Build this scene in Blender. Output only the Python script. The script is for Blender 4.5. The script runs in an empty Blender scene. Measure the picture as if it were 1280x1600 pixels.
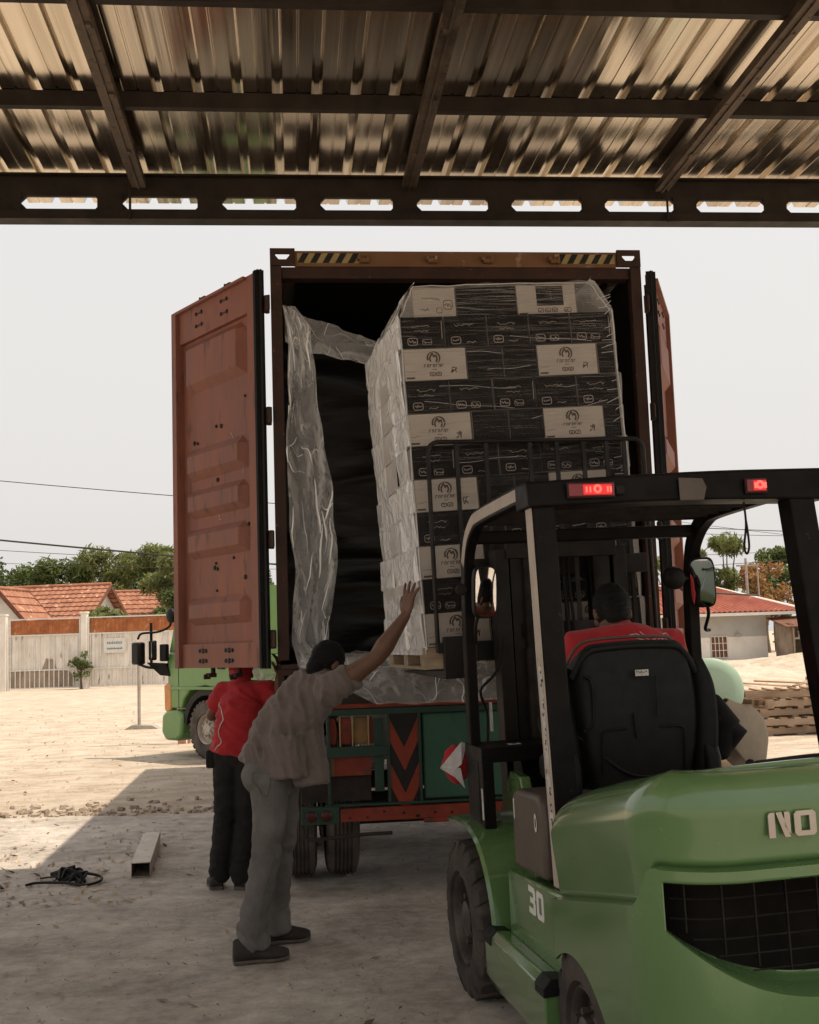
import bpy, bmesh, math, random
from math import sin, cos, pi, radians, sqrt, atan2
from mathutils import Vector as V, Matrix, Euler, noise
random.seed(7)
sc = bpy.context.scene
# ------------------------------------------------------------- camera
cam_d = bpy.data.cameras.new("camera"); cam = bpy.data.objects.new("camera", cam_d)
sc.collection.objects.link(cam); sc.camera = cam
cam_d.sensor_fit = 'VERTICAL'; cam_d.sensor_height = 36.0; cam_d.lens = 40.5
cam_d.clip_start = 0.05; cam_d.clip_end = 3000
cam.location = (0, 0, 1.6)
cam.matrix_world = Matrix.Translation((0, 0, 1.6)) @ Matrix.Rotation(radians(90 + 6.43), 4, 'X') @ Matrix.Rotation(radians(-1.9), 4, 'Z')
# ------------------------------------------------------------- light
SUN = V((0.443, -0.02, 1.0)).normalized()
el = math.asin(SUN.z); az = atan2(SUN.x, SUN.y)
w = bpy.data.worlds.new("World"); sc.world = w; w.use_nodes = True
nt = w.node_tree; nt.nodes.clear()
sky = nt.nodes.new("ShaderNodeTexSky"); sky.sky_type = 'NISHITA'; sky.sun_disc = False
sky.sun_elevation = el; sky.sun_rotation = az; sky.air_density = 1.6; sky.dust_density = 5.5; sky.ozone_density = 0.6
hs = nt.nodes.new("ShaderNodeHueSaturation"); hs.inputs['Saturation'].default_value = 0.25
mx = nt.nodes.new("ShaderNodeMix"); mx.data_type = 'RGBA'; mx.inputs[0].default_value = 0.74
mx.inputs[7].default_value = (6.6, 6.35, 6.15, 1)      # thin even overcast veil over the sky
bg = nt.nodes.new("ShaderNodeBackground"); bg.inputs[1].default_value = 0.104
wo = nt.nodes.new("ShaderNodeOutputWorld")
nt.links.new(sky.outputs[0], hs.inputs['Color']); nt.links.new(hs.outputs[0], mx.inputs[6])
nt.links.new(mx.outputs[2], bg.inputs[0]); nt.links.new(bg.outputs[0], wo.inputs[0])
sd = bpy.data.lights.new("sun", 'SUN'); sd.energy = 3.35; sd.angle = radians(0.6); sd.color = (1.0, 0.87, 0.70)
so = bpy.data.objects.new("sun", sd); sc.collection.objects.link(so); so.location = (20, 0, 40)
so.rotation_euler = SUN.to_track_quat('Z', 'Y').to_euler()
sc.view_settings.view_transform = 'Standard'; sc.view_settings.look = 'None'
sc.view_settings.exposure = 0.46; sc.view_settings.gamma = 1.0
sc.cycles.max_bounces = 8; sc.cycles.transparent_max_bounces = 24; sc.cycles.diffuse_bounces = 4
sc.cycles.use_denoising = True
# ------------------------------------------------------------- helpers
def rnd(a, b): return random.uniform(a, b)
class MB:
    """collects faces; build() links them as one mesh object"""
    def __init__(s, M=None): s.v = []; s.f = []; s.mi = []; s.M = M or Matrix.Identity(4); s.cm = 0
    def add(s, vs, fs, M=None):
        n = len(s.v); T = s.M @ M if M is not None else s.M
        s.v += [T @ V(p) for p in vs]; s.f += [tuple(i + n for i in f) for f in fs]; s.mi += [s.cm] * len(fs); return s
    def box(s, c, d, M=None, taper=1.0):
        x, y, z = d[0] / 2, d[1] / 2, d[2] / 2; t = taper
        vs = [(-x, -y, -z), (x, -y, -z), (x, y, -z), (-x, y, -z), (-x * t, -y * t, z), (x * t, -y * t, z), (x * t, y * t, z), (-x * t, y * t, z)]
        T = Matrix.Translation(c); T = T @ M if M is not None else T
        return s.add(vs, [(0, 3, 2, 1), (4, 5, 6, 7), (0, 1, 5, 4), (1, 2, 6, 5), (2, 3, 7, 6), (3, 0, 4, 7)], T)
    def bx(s, a, b):
        return s.box([(a[i] + b[i]) / 2 for i in range(3)], [abs(a[i] - b[i]) for i in range(3)])
    def bar(s, a, b, w, h, up=(0, 0, 1)):
        a, b = V(a), V(b); d = (b - a); L = d.length; d.normalize(); u = V(up)
        x = d.cross(u)
        if x.length < 1e-4: x = d.cross(V((1, 0, 0)))
        x.normalize(); z = x.cross(d)
        M = Matrix((( x.x, d.x, z.x, 0), (x.y, d.y, z.y, 0), (x.z, d.z, z.z, 0), (0, 0, 0, 1)))
        return s.box((a + b) / 2, (w, L, h), M)
    def tube(s, pts, r, n=10, caps=True, ell=None, up=(0, 0, 1)):
        """sweep; r number or list; ell=(a,b) list of scale pairs"""
        pts = [V(p) for p in pts]; k = len(pts); vs = []; fs = []
        rr = r if isinstance(r, (list, tuple)) else [r] * k
        px = None
        for i, p in enumerate(pts):
            d = (pts[min(i + 1, k - 1)] - pts[max(i - 1, 0)]).normalized()
            if px is None:
                px = d.cross(V(up))
                if px.length < 0.05: px = d.cross(V((1, 0, 0)))
            px = (px - d * px.dot(d)).normalized(); py = d.cross(px)
            ea, eb = ell[i] if ell else (1, 1)
            for j in range(n):
                a = 2 * pi * j / n
                vs.append(p + px * (cos(a) * rr[i] * ea) + py * (sin(a) * rr[i] * eb))
        for i in range(k - 1):
            for j in range(n):
                fs.append((i * n + j, i * n + (j + 1) % n, (i + 1) * n + (j + 1) % n, (i + 1) * n + j))
        if caps: fs.append(tuple(range(n))[::-1]); fs.append(tuple((k - 1) * n + j for j in range(n)))
        return s.add(vs, fs)
    def limb(s, pts, r, n=16, ell=None, up=(0, 0, 1)):
        """tube with round ends"""
        pts = [V(p) for p in pts]; r = list(r); ell = list(ell) if ell else [(1, 1)] * len(pts)
        d0 = (pts[0] - pts[1]).normalized(); d1 = (pts[-1] - pts[-2]).normalized(); P0 = []; R0 = []; P1 = []; R1 = []
        for t in (1.0, 0.92, 0.7, 0.4):
            P0.append(pts[0] + d0 * r[0] * t); R0.append(r[0] * sqrt(max(1 - t * t, 0.003)))
            P1.append(pts[-1] + d1 * r[-1] * t); R1.append(r[-1] * sqrt(max(1 - t * t, 0.003)))
        return s.tube(P0 + pts + P1[::-1], R0 + r + R1[::-1], n, True, [ell[0]] * 4 + ell + [ell[-1]] * 4, up)
    def ball(s, c, r, sx=1, sy=1, sz=1, M=None, n=16, m=10):
        vs = []; fs = []
        for i in range(m + 1):
            t = pi * i / m
            for j in range(n):
                a = 2 * pi * j / n; vs.append((r * sx * sin(t) * cos(a), r * sy * sin(t) * sin(a), r * sz * cos(t)))
        for i in range(m):
            for j in range(n): fs.append((i * n + j, (i + 1) * n + j, (i + 1) * n + (j + 1) % n, i * n + (j + 1) % n))
        T = Matrix.Translation(c); T = T @ M if M is not None else T
        return s.add(vs, fs, T)
    def prism(s, poly, O, X, Y, D):
        """polygon in the plane O+X*u+Y*v, extruded by vector D"""
        O, X, Y, D = V(O), V(X), V(Y), V(D); n = len(poly)
        a = [O + X * u + Y * v for u, v in poly]; b = [p + D for p in a]
        fs = [tuple(range(n))[::-1], tuple(range(n, 2 * n))] + [(i, (i + 1) % n, n + (i + 1) % n, n + i) for i in range(n)]
        if X.cross(Y).dot(D) < 0: fs = [f[::-1] for f in fs]
        return s.add(a + b, fs)
    def lathe(s, prof, O, A, n=32, seg=None):
        """profile list (radius, along axis)"""
        O, A = V(O), V(A).normalized(); X = A.orthogonal().normalized(); Y = A.cross(X); k = len(prof); vs = []; fs = []
        for r, h in prof:
            for j in range(n):
                a = 2 * pi * j / n; vs.append(O + A * h + X * (r * cos(a)) + Y * (r * sin(a)))
        for i in range(k - 1):
            for j in range(n): fs.append((i * n + j, i * n + (j + 1) % n, (i + 1) * n + (j + 1) % n, (i + 1) * n + j))
        return s.add(vs, fs)
    def sheet(s, nu, nv, fn):
        vs = [fn(i / nu, j / nv) for j in range(nv + 1) for i in range(nu + 1)]
        fs = [(j * (nu + 1) + i, j * (nu + 1) + i + 1, (j + 1) * (nu + 1) + i + 1, (j + 1) * (nu + 1) + i) for j in range(nv) for i in range(nu)]
        return s.add(vs, fs)
    def build(s, name, mat, parent=None, bevel=0, smooth=None, loc=None, seg=2):
        me = bpy.data.meshes.new(name)
        me.from_pydata([tuple(p) for p in s.v], [], s.f); me.update()
        mats = mat if isinstance(mat, (list, tuple)) else [mat]
        for m in mats: me.materials.append(m)
        if len(mats) > 1: me.polygons.foreach_set('material_index', s.mi)
        bm = bmesh.new(); bm.from_mesh(me); bmesh.ops.recalc_face_normals(bm, faces=bm.faces); bm.to_mesh(me); bm.free()
        if smooth is not None:
            me.polygons.foreach_set('use_smooth', [True] * len(me.polygons))
            if smooth < 180: me.set_sharp_from_angle(angle=radians(smooth))
        o = bpy.data.objects.new(name, me); sc.collection.objects.link(o)
        if parent: o.parent = parent
        if loc: o.location = loc
        if bevel:
            b = o.modifiers.new('bevel', 'BEVEL'); b.width = bevel; b.segments = seg; b.limit_method = 'ANGLE'; b.angle_limit = radians(35); b.harden_normals = False
            if smooth is None:
                me.polygons.foreach_set('use_smooth', [True] * len(me.polygons)); me.set_sharp_from_angle(angle=radians(40))
        return o
def tag(o, label=None, cat=None, group=None, kind=None):
    if label: o['label'] = label
    if cat: o['category'] = cat
    if group: o['group'] = group
    if kind: o['kind'] = kind
    return o
def empty(name, loc=(0, 0, 0), rot=(0, 0, 0), label=None, cat=None, group=None):
    o = bpy.data.objects.new(name, None); sc.collection.objects.link(o); o.location = loc; o.rotation_euler = rot
    o.empty_display_size = 0.1
    return tag(o, label, cat, group)
def dup(o, parent=None):
    c = o.copy(); sc.collection.objects.link(c); c.parent = parent
    for ch in list(o.children): dup(ch, c)
    return c
def mat(name, c1, c2=None, scale=6.0, rough=0.6, rough2=None, metal=0.0, bump=0.0, bscale=None, alpha=1.0, coat=0.0, spec=0.28,
        stretch=(1, 1, 1), c3=None, s3=30.0, t3=0.6, emit=None, estr=0.0, trans=0.0, detail=6.0, sheen=0.0):
    m = bpy.data.materials.new(name); m.use_nodes = True; t = m.node_tree; b = t.nodes['Principled BSDF']
    L = t.links.new; N = t.nodes.new
    b.inputs['Roughness'].default_value = rough; b.inputs['Metallic'].default_value = metal
    b.inputs['Specular IOR Level'].default_value = spec
    b.inputs['Coat Weight'].default_value = coat; b.inputs['Coat Roughness'].default_value = 0.12
    b.inputs['Transmission Weight'].default_value = trans; b.inputs['Alpha'].default_value = alpha
    b.inputs['Sheen Weight'].default_value = sheen
    if emit: b.inputs['Emission Color'].default_value = (*emit, 1); b.inputs['Emission Strength'].default_value = estr
    tc = N('ShaderNodeTexCoord'); mp = N('ShaderNodeMapping'); mp.inputs['Scale'].default_value = stretch
    L(tc.outputs['Object'], mp.inputs[0])
    nz = N('ShaderNodeTexNoise'); nz.inputs['Scale'].default_value = scale; nz.inputs['Detail'].default_value = detail; nz.inputs['Roughness'].default_value = 0.62
    L(mp.outputs[0], nz.inputs['Vector'])
    if c2 is None: c2 = tuple(x * 0.72 for x in c1)
    cr = N('ShaderNodeValToRGB'); cr.color_ramp.elements[0].position = 0.34; cr.color_ramp.elements[1].position = 0.66
    cr.color_ramp.elements[0].color = (*c2, 1); cr.color_ramp.elements[1].color = (*c1, 1)
    L(nz.outputs['Fac'], cr.inputs[0]); out = cr.outputs[0]
    if c3 is not None:
        n3 = N('ShaderNodeTexNoise'); n3.inputs['Scale'].default_value = s3; n3.inputs['Detail'].default_value = 5; L(mp.outputs[0], n3.inputs['Vector'])
        r3 = N('ShaderNodeValToRGB'); r3.color_ramp.elements[0].position = t3; r3.color_ramp.elements[1].position = min(t3 + 0.08, 1)
        L(n3.outputs['Fac'], r3.inputs[0]); m3 = N('ShaderNodeMix'); m3.data_type = 'RGBA'
        L(r3.outputs[0], m3.inputs[0]); L(out, m3.inputs[6]); m3.inputs[7].default_value = (*c3, 1); out = m3.outputs[2]
    L(out, b.inputs['Base Color'])
    if rough2 is not None:
        mr = N('ShaderNodeMapRange'); mr.inputs[3].default_value = rough; mr.inputs[4].default_value = rough2
        mr.inputs[1].default_value = 0.3; mr.inputs[2].default_value = 0.7
        L(nz.outputs['Fac'], mr.inputs[0]); L(mr.outputs[0], b.inputs['Roughness'])
    if bump:
        nb = N('ShaderNodeTexNoise'); nb.inputs['Scale'].default_value = bscale or scale * 4; nb.inputs['Detail'].default_value = 6; L(mp.outputs[0], nb.inputs['Vector'])
        bp = N('ShaderNodeBump'); bp.inputs['Strength'].default_value = min(bump, 1.0); bp.inputs['Distance'].default_value = 0.01 * max(1, bump)
        L(nb.outputs['Fac'], bp.inputs['Height']); L(bp.outputs[0], b.inputs['Normal'])
    return m
def smooth_path(pts, n=6):
    """Catmull-Rom"""
    pts = [V(p) for p in pts]; out = []
    P = [pts[0] * 2 - pts[1]] + pts + [pts[-1] * 2 - pts[-2]]
    for i in range(1, len(P) - 2):
        for k in range(n):
            t = k / n; a, b, c, d = P[i - 1], P[i], P[i + 1], P[i + 2]
            out.append(0.5 * ((2 * b) + (c - a) * t + (2 * a - 5 * b + 4 * c - d) * t * t + (3 * b - a - 3 * c + d) * t ** 3))
    out.append(pts[-1]); return out
def fbm(p, o=4): return noise.fractal(V(p), 1.0, 2.0, o)
# ------------------------------------------------------------- materials
M = {}
M['black_paint'] = mat('black_paint', (0.006, 0.0052, 0.0048), (0.011, 0.009, 0.008), 9, 0.38, 0.52, bump=0.15, c3=(0.05, 0.042, 0.035), s3=40, t3=0.70, spec=.1)
M['black_steel'] = mat('black_steel', (0.012, 0.010, 0.009), (0.028, 0.023, 0.019), 12, 0.42, 0.6, metal=0.0, spec=.12, bump=0.2)
M['plastic'] = mat('black_plastic', (0.008, 0.0075, 0.007), (0.012, 0.011, 0.010), 20, 0.38, 0.5, spec=.16, bump=0.25, bscale=400)
M['rubber'] = mat('tyre_rubber', (0.032, 0.027, 0.024), (0.075, 0.06, 0.05), 7, 0.75, 0.9, bump=0.3, bscale=60)
M['rubber_dusty'] = mat('dusty_tyre_rubber', (0.06, 0.052, 0.046), (0.13, 0.105, 0.088), 6, 0.85, 0.95, bump=0.3, bscale=60)
M['green'] = mat('green_paint', (0.105, 0.196, 0.068), (0.092, 0.174, 0.060), 2, 0.20, 0.30, coat=1.0, c3=(0.17, 0.20, 0.115), s3=55, t3=0.69, bump=0.02, bscale=3)
M['green_dark'] = mat('dark_green_frame', (0.030, 0.066, 0.046), (0.02, 0.042, 0.032), 7, 0.5, 0.7, c3=(0.10, 0.05, 0.03), s3=18, t3=0.66, bump=0.2)
M['rim_dark'] = mat('dark_rim_paint', (0.05, 0.042, 0.036), (0.09, 0.075, 0.062), 14, 0.45, metal=0.3, bump=.2)
M['steel'] = mat('galvanised_steel', (0.55, 0.50, 0.44), (0.40, 0.35, 0.30), 5, 0.35, 0.5, metal=0.9, bump=0.1)
M['white'] = mat('white_paint', (0.72, 0.70, 0.66), (0.58, 0.55, 0.50), 8, 0.6)
M['sticker'] = mat('white_sticker', (0.62, 0.60, 0.56), (0.38, 0.35, 0.31), 22, 0.5, c3=(0.2, 0.18, 0.16), s3=60, t3=0.62)
M['ink'] = mat('black_ink', (0.02, 0.018, 0.016), None, 10, 0.6)
# ============================================================= ground
def ground_mat():
    m = bpy.data.materials.new('dusty_dirt'); m.use_nodes = True; t = m.node_tree; b = t.nodes['Principled BSDF']; L = t.links.new; N = t.nodes.new
    tc = N('ShaderNodeTexCoord')
    def nz(sc_, d=8, st=(1, 1, 1), r=0.65):
        mp = N('ShaderNodeMapping'); mp.inputs['Scale'].default_value = st; L(tc.outputs['Object'], mp.inputs[0])
        n = N('ShaderNodeTexNoise'); n.inputs['Scale'].default_value = sc_; n.inputs['Detail'].default_value = d; n.inputs['Roughness'].default_value = r; L(mp.outputs[0], n.inputs['Vector']); return n
    def ramp(n, p0, c0, p1, c1):
        r = N('ShaderNodeValToRGB'); e = r.color_ramp.elements; e[0].position = p0; e[1].position = p1; e[0].color = (*c0, 1); e[1].color = (*c1, 1); L(n.outputs['Fac'], r.inputs[0]); return r
    def mixc(f, a, bb, typ='MIX'):
        k = N('ShaderNodeMix'); k.data_type = 'RGBA'; k.blend_type = typ; L(f, k.inputs[0]) if hasattr(f, 'links') else None
        L(a, k.inputs[6]); L(bb, k.inputs[7]); return k.outputs[2]
    base = ramp(nz(0.35), 0.35, (0.44, 0.36, 0.275), 0.65, (0.56, 0.48, 0.39))
    mid = ramp(nz(1.7, 12, (1, 1.5, 1), .72), 0.40, (0.27, 0.19, 0.125), 0.58, (0.60, 0.525, 0.43))
    k = N('ShaderNodeMix'); k.data_type = 'RGBA'; k.inputs[0].default_value = 0.5; L(base.outputs[0], k.inputs[6]); L(mid.outputs[0], k.inputs[7])
    straw = ramp(nz(16, 6, (1, 2.6, 1), 0.75), 0.54, (0, 0, 0), 0.60, (1, 1, 1))
    k2 = N('ShaderNodeMix'); k2.data_type = 'RGBA'; L(straw.outputs[0], k2.inputs[0]); L(k.outputs[2], k2.inputs[6]); k2.inputs[7].default_value = (0.60, 0.50, 0.38, 1)
    dk = ramp(nz(9, 9, (1, 2.0, 1), 0.8), 0.60, (0, 0, 0), 0.68, (0.7, 0.7, 0.7))
    k3 = N('ShaderNodeMix'); k3.data_type = 'RGBA'; L(dk.outputs[0], k3.inputs[0]); L(k2.outputs[2], k3.inputs[6]); k3.inputs[7].default_value = (0.24, 0.175, 0.12, 1)
    L(k3.outputs[2], b.inputs['Base Color']); b.inputs['Roughness'].default_value = 0.95; b.inputs['Specular IOR Level'].default_value = 0.2
    nb = nz(14, 10, (1, 1, 1), 0.75); bp = N('ShaderNodeBump'); bp.inputs['Strength'].default_value = 0.9; bp.inputs['Distance'].default_value = 0.03
    L(nb.outputs['Fac'], bp.inputs['Height']); L(bp.outputs[0], b.inputs['Normal']); return m
def concrete_mat():
    m = bpy.data.materials.new('worn_concrete'); m.use_nodes = True; t = m.node_tree; b = t.nodes['Principled BSDF']; L = t.links.new; N = t.nodes.new
    tc = N('ShaderNodeTexCoord')
    def nz(sc_, d=8, st=(1, 1, 1), r=0.65):
        mp = N('ShaderNodeMapping'); mp.inputs['Scale'].default_value = st; L(tc.outputs['Object'], mp.inputs[0])
        n = N('ShaderNodeTexNoise'); n.inputs['Scale'].default_value = sc_; n.inputs['Detail'].default_value = d; n.inputs['Roughness'].default_value = r; L(mp.outputs[0], n.inputs['Vector']); return n
    def ramp(n, p0, c0, p1, c1):
        r = N('ShaderNodeValToRGB'); e = r.color_ramp.elements; e[0].position = p0; e[1].position = p1; e[0].color = (*c0, 1); e[1].color = (*c1, 1); L(n.outputs['Fac'], r.inputs[0]); return r
    a = ramp(nz(1.1, 11, (1, 1.15, 1), .7), 0.40, (0.27, 0.232, 0.196), 0.60, (0.62, 0.56, 0.49))
    c = ramp(nz(7, 10, (1, 1, 1), 0.8), 0.35, (0.28, 0.24, 0.20), 0.65, (0.74, 0.67, 0.59))
    k = N('ShaderNodeMix'); k.data_type = 'RGBA'; k.inputs[0].default_value = 0.55; L(a.outputs[0], k.inputs[6]); L(c.outputs[0], k.inputs[7])
    s = ramp(nz(0.55, 5, (1, 1.6, 1)), 0.57, (0, 0, 0), 0.70, (0.5, 0.5, 0.5))
    k2 = N('ShaderNodeMix'); k2.data_type = 'RGBA'; L(s.outputs[0], k2.inputs[0]); L(k.outputs[2], k2.inputs[6]); k2.inputs[7].default_value = (0.12, 0.095, 0.078, 1)
    g = ramp(nz(52, 5, (1, 1, 1), 0.85), 0.60, (0, 0, 0), 0.70, (0.55, 0.55, 0.55))
    k3 = N('ShaderNodeMix'); k3.data_type = 'RGBA'; L(g.outputs[0], k3.inputs[0]); L(k2.outputs[2], k3.inputs[6]); k3.inputs[7].default_value = (0.12, 0.098, 0.082, 1)
    # long cracks
    vo = N('ShaderNodeTexVoronoi'); vo.feature = 'DISTANCE_TO_EDGE'; vo.inputs['Scale'].default_value = 0.42
    wn = nz(1.4, 4); ad = N('ShaderNodeVectorMath'); ad.operation = 'MULTIPLY_ADD'; ad.inputs[1].default_value = (0.7, 0.7, 0.7)
    L(wn.outputs['Color'], ad.inputs[0]); L(tc.outputs['Object'], ad.inputs[2]); L(ad.outputs[0], vo.inputs['Vector'])
    cr = N('ShaderNodeMapRange'); cr.inputs[1].default_value = 0.0; cr.inputs[2].default_value = 0.004; cr.inputs[3].default_value = 0.3; cr.inputs[4].default_value = 0
    L(vo.outputs['Distance'], cr.inputs[0]); k4 = N('ShaderNodeMix'); k4.data_type = 'RGBA'; L(cr.outputs[0], k4.inputs[0]); L(k3.outputs[2], k4.inputs[6]); k4.inputs[7].default_value = (0.10, 0.08, 0.065, 1)
    L(k4.outputs[2], b.inputs['Base Color']); b.inputs['Roughness'].default_value = 0.9; b.inputs['Specular IOR Level'].default_value = 0.25
    nb = nz(38, 12, (1, 1, 1), 0.88); bp = N('ShaderNodeBump'); bp.inputs['Strength'].default_value = 0.8; bp.inputs['Distance'].default_value = 0.009
    L(nb.outputs['Fac'], bp.inputs['Height']); L(bp.outputs[0], b.inputs['Normal']); return m
M['dirt'] = ground_mat(); M['concrete'] = concrete_mat()
g = MB(); g.add([(-900, -300, 0), (900, -300, 0), (900, 1800, 0), (-900, 1800, 0)], [(0, 1, 2, 3)])
tag(g.build('ground', M['dirt']), 'pale dusty dirt yard in full sun around the truck', 'ground', kind='structure')
g = MB()
def edge_y(x): return 11.45 + 0.02 * x + 0.22 * fbm((x * 0.45, 3.1, 0)) + 0.05 * fbm((x * 3, 1.1, 0))
xs = [-30 + i * 0.12 for i in range(501)]
vs = []
for x in xs: vs += [(x, -9, 0.012), (x, edge_y(x), 0.012), (x, edge_y(x) + 0.05, -0.01)]
fs = []
for i in range(len(xs) - 1):
    a = i * 3; fs += [(a, a + 3, a + 4, a + 1), (a + 1, a + 4, a + 5, a + 2)]
g.add(vs, fs); tag(g.build('concrete_apron', M['concrete']), 'worn grey concrete apron under the canopy with a broken far edge', 'apron', kind='structure')
# rubble along the broken edge, leaf and straw litter
def shards(n, area, smin, smax, zmax=0.05):
    b = MB()
    for _ in range(n):
        x, y = area(); s = rnd(smin, smax); k = random.randint(4, 6); h = rnd(0.2, 0.5) * s
        a0 = rnd(0, 6.28); ax, ay = rnd(0.5, 1), rnd(0.35, 1)
        vs = []
        for zz, q in ((-0.01, 1.0), (h, 0.8)):
            for j in range(k):
                a = a0 + 2 * pi * j / k; vs.append((ax * s * cos(a) * q, ay * s * sin(a) * q, zz))
        T = Matrix.Translation((x, y, rnd(0.0, zmax * 0.3))) @ Euler((rnd(-.35, .35), rnd(-.35, .35), rnd(0, 6))).to_matrix().to_4x4()
        b.add(vs, [tuple(range(k))[::-1], tuple(range(k, 2 * k))] + [(j, (j + 1) % k, k + (j + 1) % k, k + j) for j in range(k)], T)
    return b
M['rubble'] = mat('broken_concrete_and_leaves', (0.50, 0.42, 0.34), (0.24, 0.18, 0.13), 3.5, 0.95)
def ar():
    x = rnd(-9, 3.5); return x, edge_y(x) + 0.05 + abs(random.gauss(0, 0.42))
tag(shards(900, ar, 0.015, 0.07).build('rubble', M['rubble']), 'broken concrete chips and dry leaves along the apron edge', 'rubble', kind='stuff')
random.seed(17); gb = shards(900, lambda: (lambda y: (rnd(-.42 * y, .15 * y), y))(rnd(4.2, 11.2)), .003, .011, .0)
for i_ in range(len(gb.v)): gb.v[i_].z += .010
M['grit'] = mat('loose_grit', (.50, .44, .38), (.17, .14, .115), 2.3, .95)
tag(gb.build('grit', M['grit']), 'loose grit scattered on the concrete apron', 'grit', kind='stuff')
def lf():
    y = 7.5 + 26 * random.random() ** 1.6; return rnd(-0.42 * y - 1, -0.10 * y - 1.0), y
b = MB()
for _ in range(1500):
    x, y = lf(); s = rnd(0.012, 0.045)
    T = Matrix.Translation((x, y, 0.02)) @ Euler((rnd(-.5, .5), rnd(-.5, .5), rnd(0, 6))).to_matrix().to_4x4()
    b.add([(-s, 0, 0), (0, -s * .35, 0.004), (s, 0, 0.006), (0, s * .35, 0)], [(0, 1, 2, 3)], T)
for _ in range(1500):
    y = rnd(3.6, 11); x = rnd(-0.4 * y, 0.2 * y); s = rnd(0.004, 0.02) if random.random() < .93 else rnd(.02, .04)
    T = Matrix.Translation((x, y, 0.02)) @ Euler((rnd(-.4, .4), rnd(-.4, .4), rnd(0, 6))).to_matrix().to_4x4()
    b.add([(-s, 0, 0), (0, -s * .4, 0.003), (s, 0, 0.004), (0, s * .4, 0)], [(0, 1, 2, 3)], T)
M['litter'] = mat('dry_leaf_litter', (0.58, 0.46, 0.32), (0.15, 0.10, 0.065), 1.7, 0.9)
tag(b.build('litter', M['litter']), 'dry leaves and straw scattered over the yard', 'litter', kind='stuff')

# ============================================================= canopy
CY = radians(5.9); cr_ = V((cos(CY), sin(CY), 0)); cf = V((-sin(CY), cos(CY), 0))
CO = V((0.05, 8.2, 0))                        # point under the beam
canopy = empty('canopy', (CO.x, CO.y, 0), (0, 0, CY), 'corrugated metal canopy roof on dark steel beams over the loading yard', 'canopy')
M['roof'] = mat('galvalume_sheet', (0.84, 0.77, 0.66), (0.50, 0.44, 0.36), 0.9, 0.13, 0.24, metal=1.0, bump=0.10, bscale=2.2, stretch=(13, 0.12, 1), detail=5)
M['canopy_steel'] = mat('dark_canopy_steel', (0.016, 0.011, 0.008), (0.032, 0.022, 0.015), 5, 0.5, 0.65, metal=0.1, bump=0.1)
M['rafter_steel'] = mat('brown_rafter_steel', (0.16, 0.115, 0.08), (0.07, 0.048, 0.034), 7, 0.4, 0.6, metal=0.5, bump=0.2, c3=(0.04, 0.025, 0.018), s3=22, t3=0.6)
ZR = 5.05                                      # sheet plane
prof = []                                      # trapezoidal deck seen from below: broad pans at ZR, ribs rising above
x = -7.0; P_ = 0.245
while x < 7.2:
    prof += [(x, 0), (x + 0.070, 0), (x + 0.074, 0.006), (x + 0.082, 0.006), (x + 0.086, 0), (x + 0.165, 0), (x + 0.182, 0.042), (x + 0.215, 0.042), (x + 0.232, 0)]
    x += P_
sheet_b = MB()
ys = [-7.2, -6.6, -6.0, -4.0, -3.2, -2.4, -1.6, -0.8, -0.4, 0.0, 0.62]
vs = []
for yy in ys:
    for px_, pz in prof: vs.append((px_, yy, ZR + pz + 0.004 * fbm((px_ * 1.3, yy * 0.7, 0))))
n = len(prof); fs = [(j * n + i, j * n + i + 1, (j + 1) * n + i + 1, (j + 1) * n + i) for j in range(len(ys) - 1) for i in range(n - 1)]
sheet_b.add(vs, fs); rs = sheet_b.build('roof_sheet', M['roof'], canopy)
sm = rs.modifiers.new('thick', 'SOLIDIFY'); sm.thickness = 0.0012; sm.offset = 1
# castellated edge beam: web with hexagonal slots, two flanges
def castellated(y0, z0, z1, hz0, hz1, pitch, halfw, x0, x1, t=0.03, off=0.0):
    b = MB(); k = int((x1 - x0) / pitch)
    for i in range(k):
        c = x0 + pitch * (i + .5); l, r = c - pitch / 2, c + pitch / 2; zm = (hz0 + hz1) / 2
        hl = [(c - halfw, zm), (c - halfw + 0.045, hz1), (c + halfw - 0.045, hz1), (c + halfw, zm), (c + halfw - 0.045, hz0), (c - halfw + 0.045, hz0)]
        up = [(l, zm), hl[0], hl[1], hl[2], hl[3], (r, zm), (r, z1), (l, z1)]
        lo = [(l, z0), (r, z0), (r, zm), hl[3], hl[4], hl[5], hl[0], (l, zm)]
        b.prism(up, (0, y0, 0), (1, 0, 0), (0, 0, 1), (0, t, 0)); b.prism(lo, (0, y0, 0), (1, 0, 0), (0, 0, 1), (0, t, 0))
    return b
ZB = 4.685
cb = castellated(0.0, ZB, ZB + 0.315, ZB + 0.078, ZB + 0.172, 0.71, 0.285, -7.1, 7.1)
cb.bx((-7.1, -0.05, ZB - 0.012), (7.1, 0.08, ZB)); cb.bx((-7.1, -0.05, ZB + 0.315), (7.1, 0.08, ZB + 0.327))
cb.bx((-7.1, -0.052, ZB), (7.1, -0.044, ZB + 0.05))
for i in range(-9, 10): cb.bx((i * 0.71 - 0.13 + .03, -0.012, ZB + 0.06), (i * 0.71 + 0.08, -0.001, ZB + 0.19))
cb.build('edge_beam', M['canopy_steel'], canopy)
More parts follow.
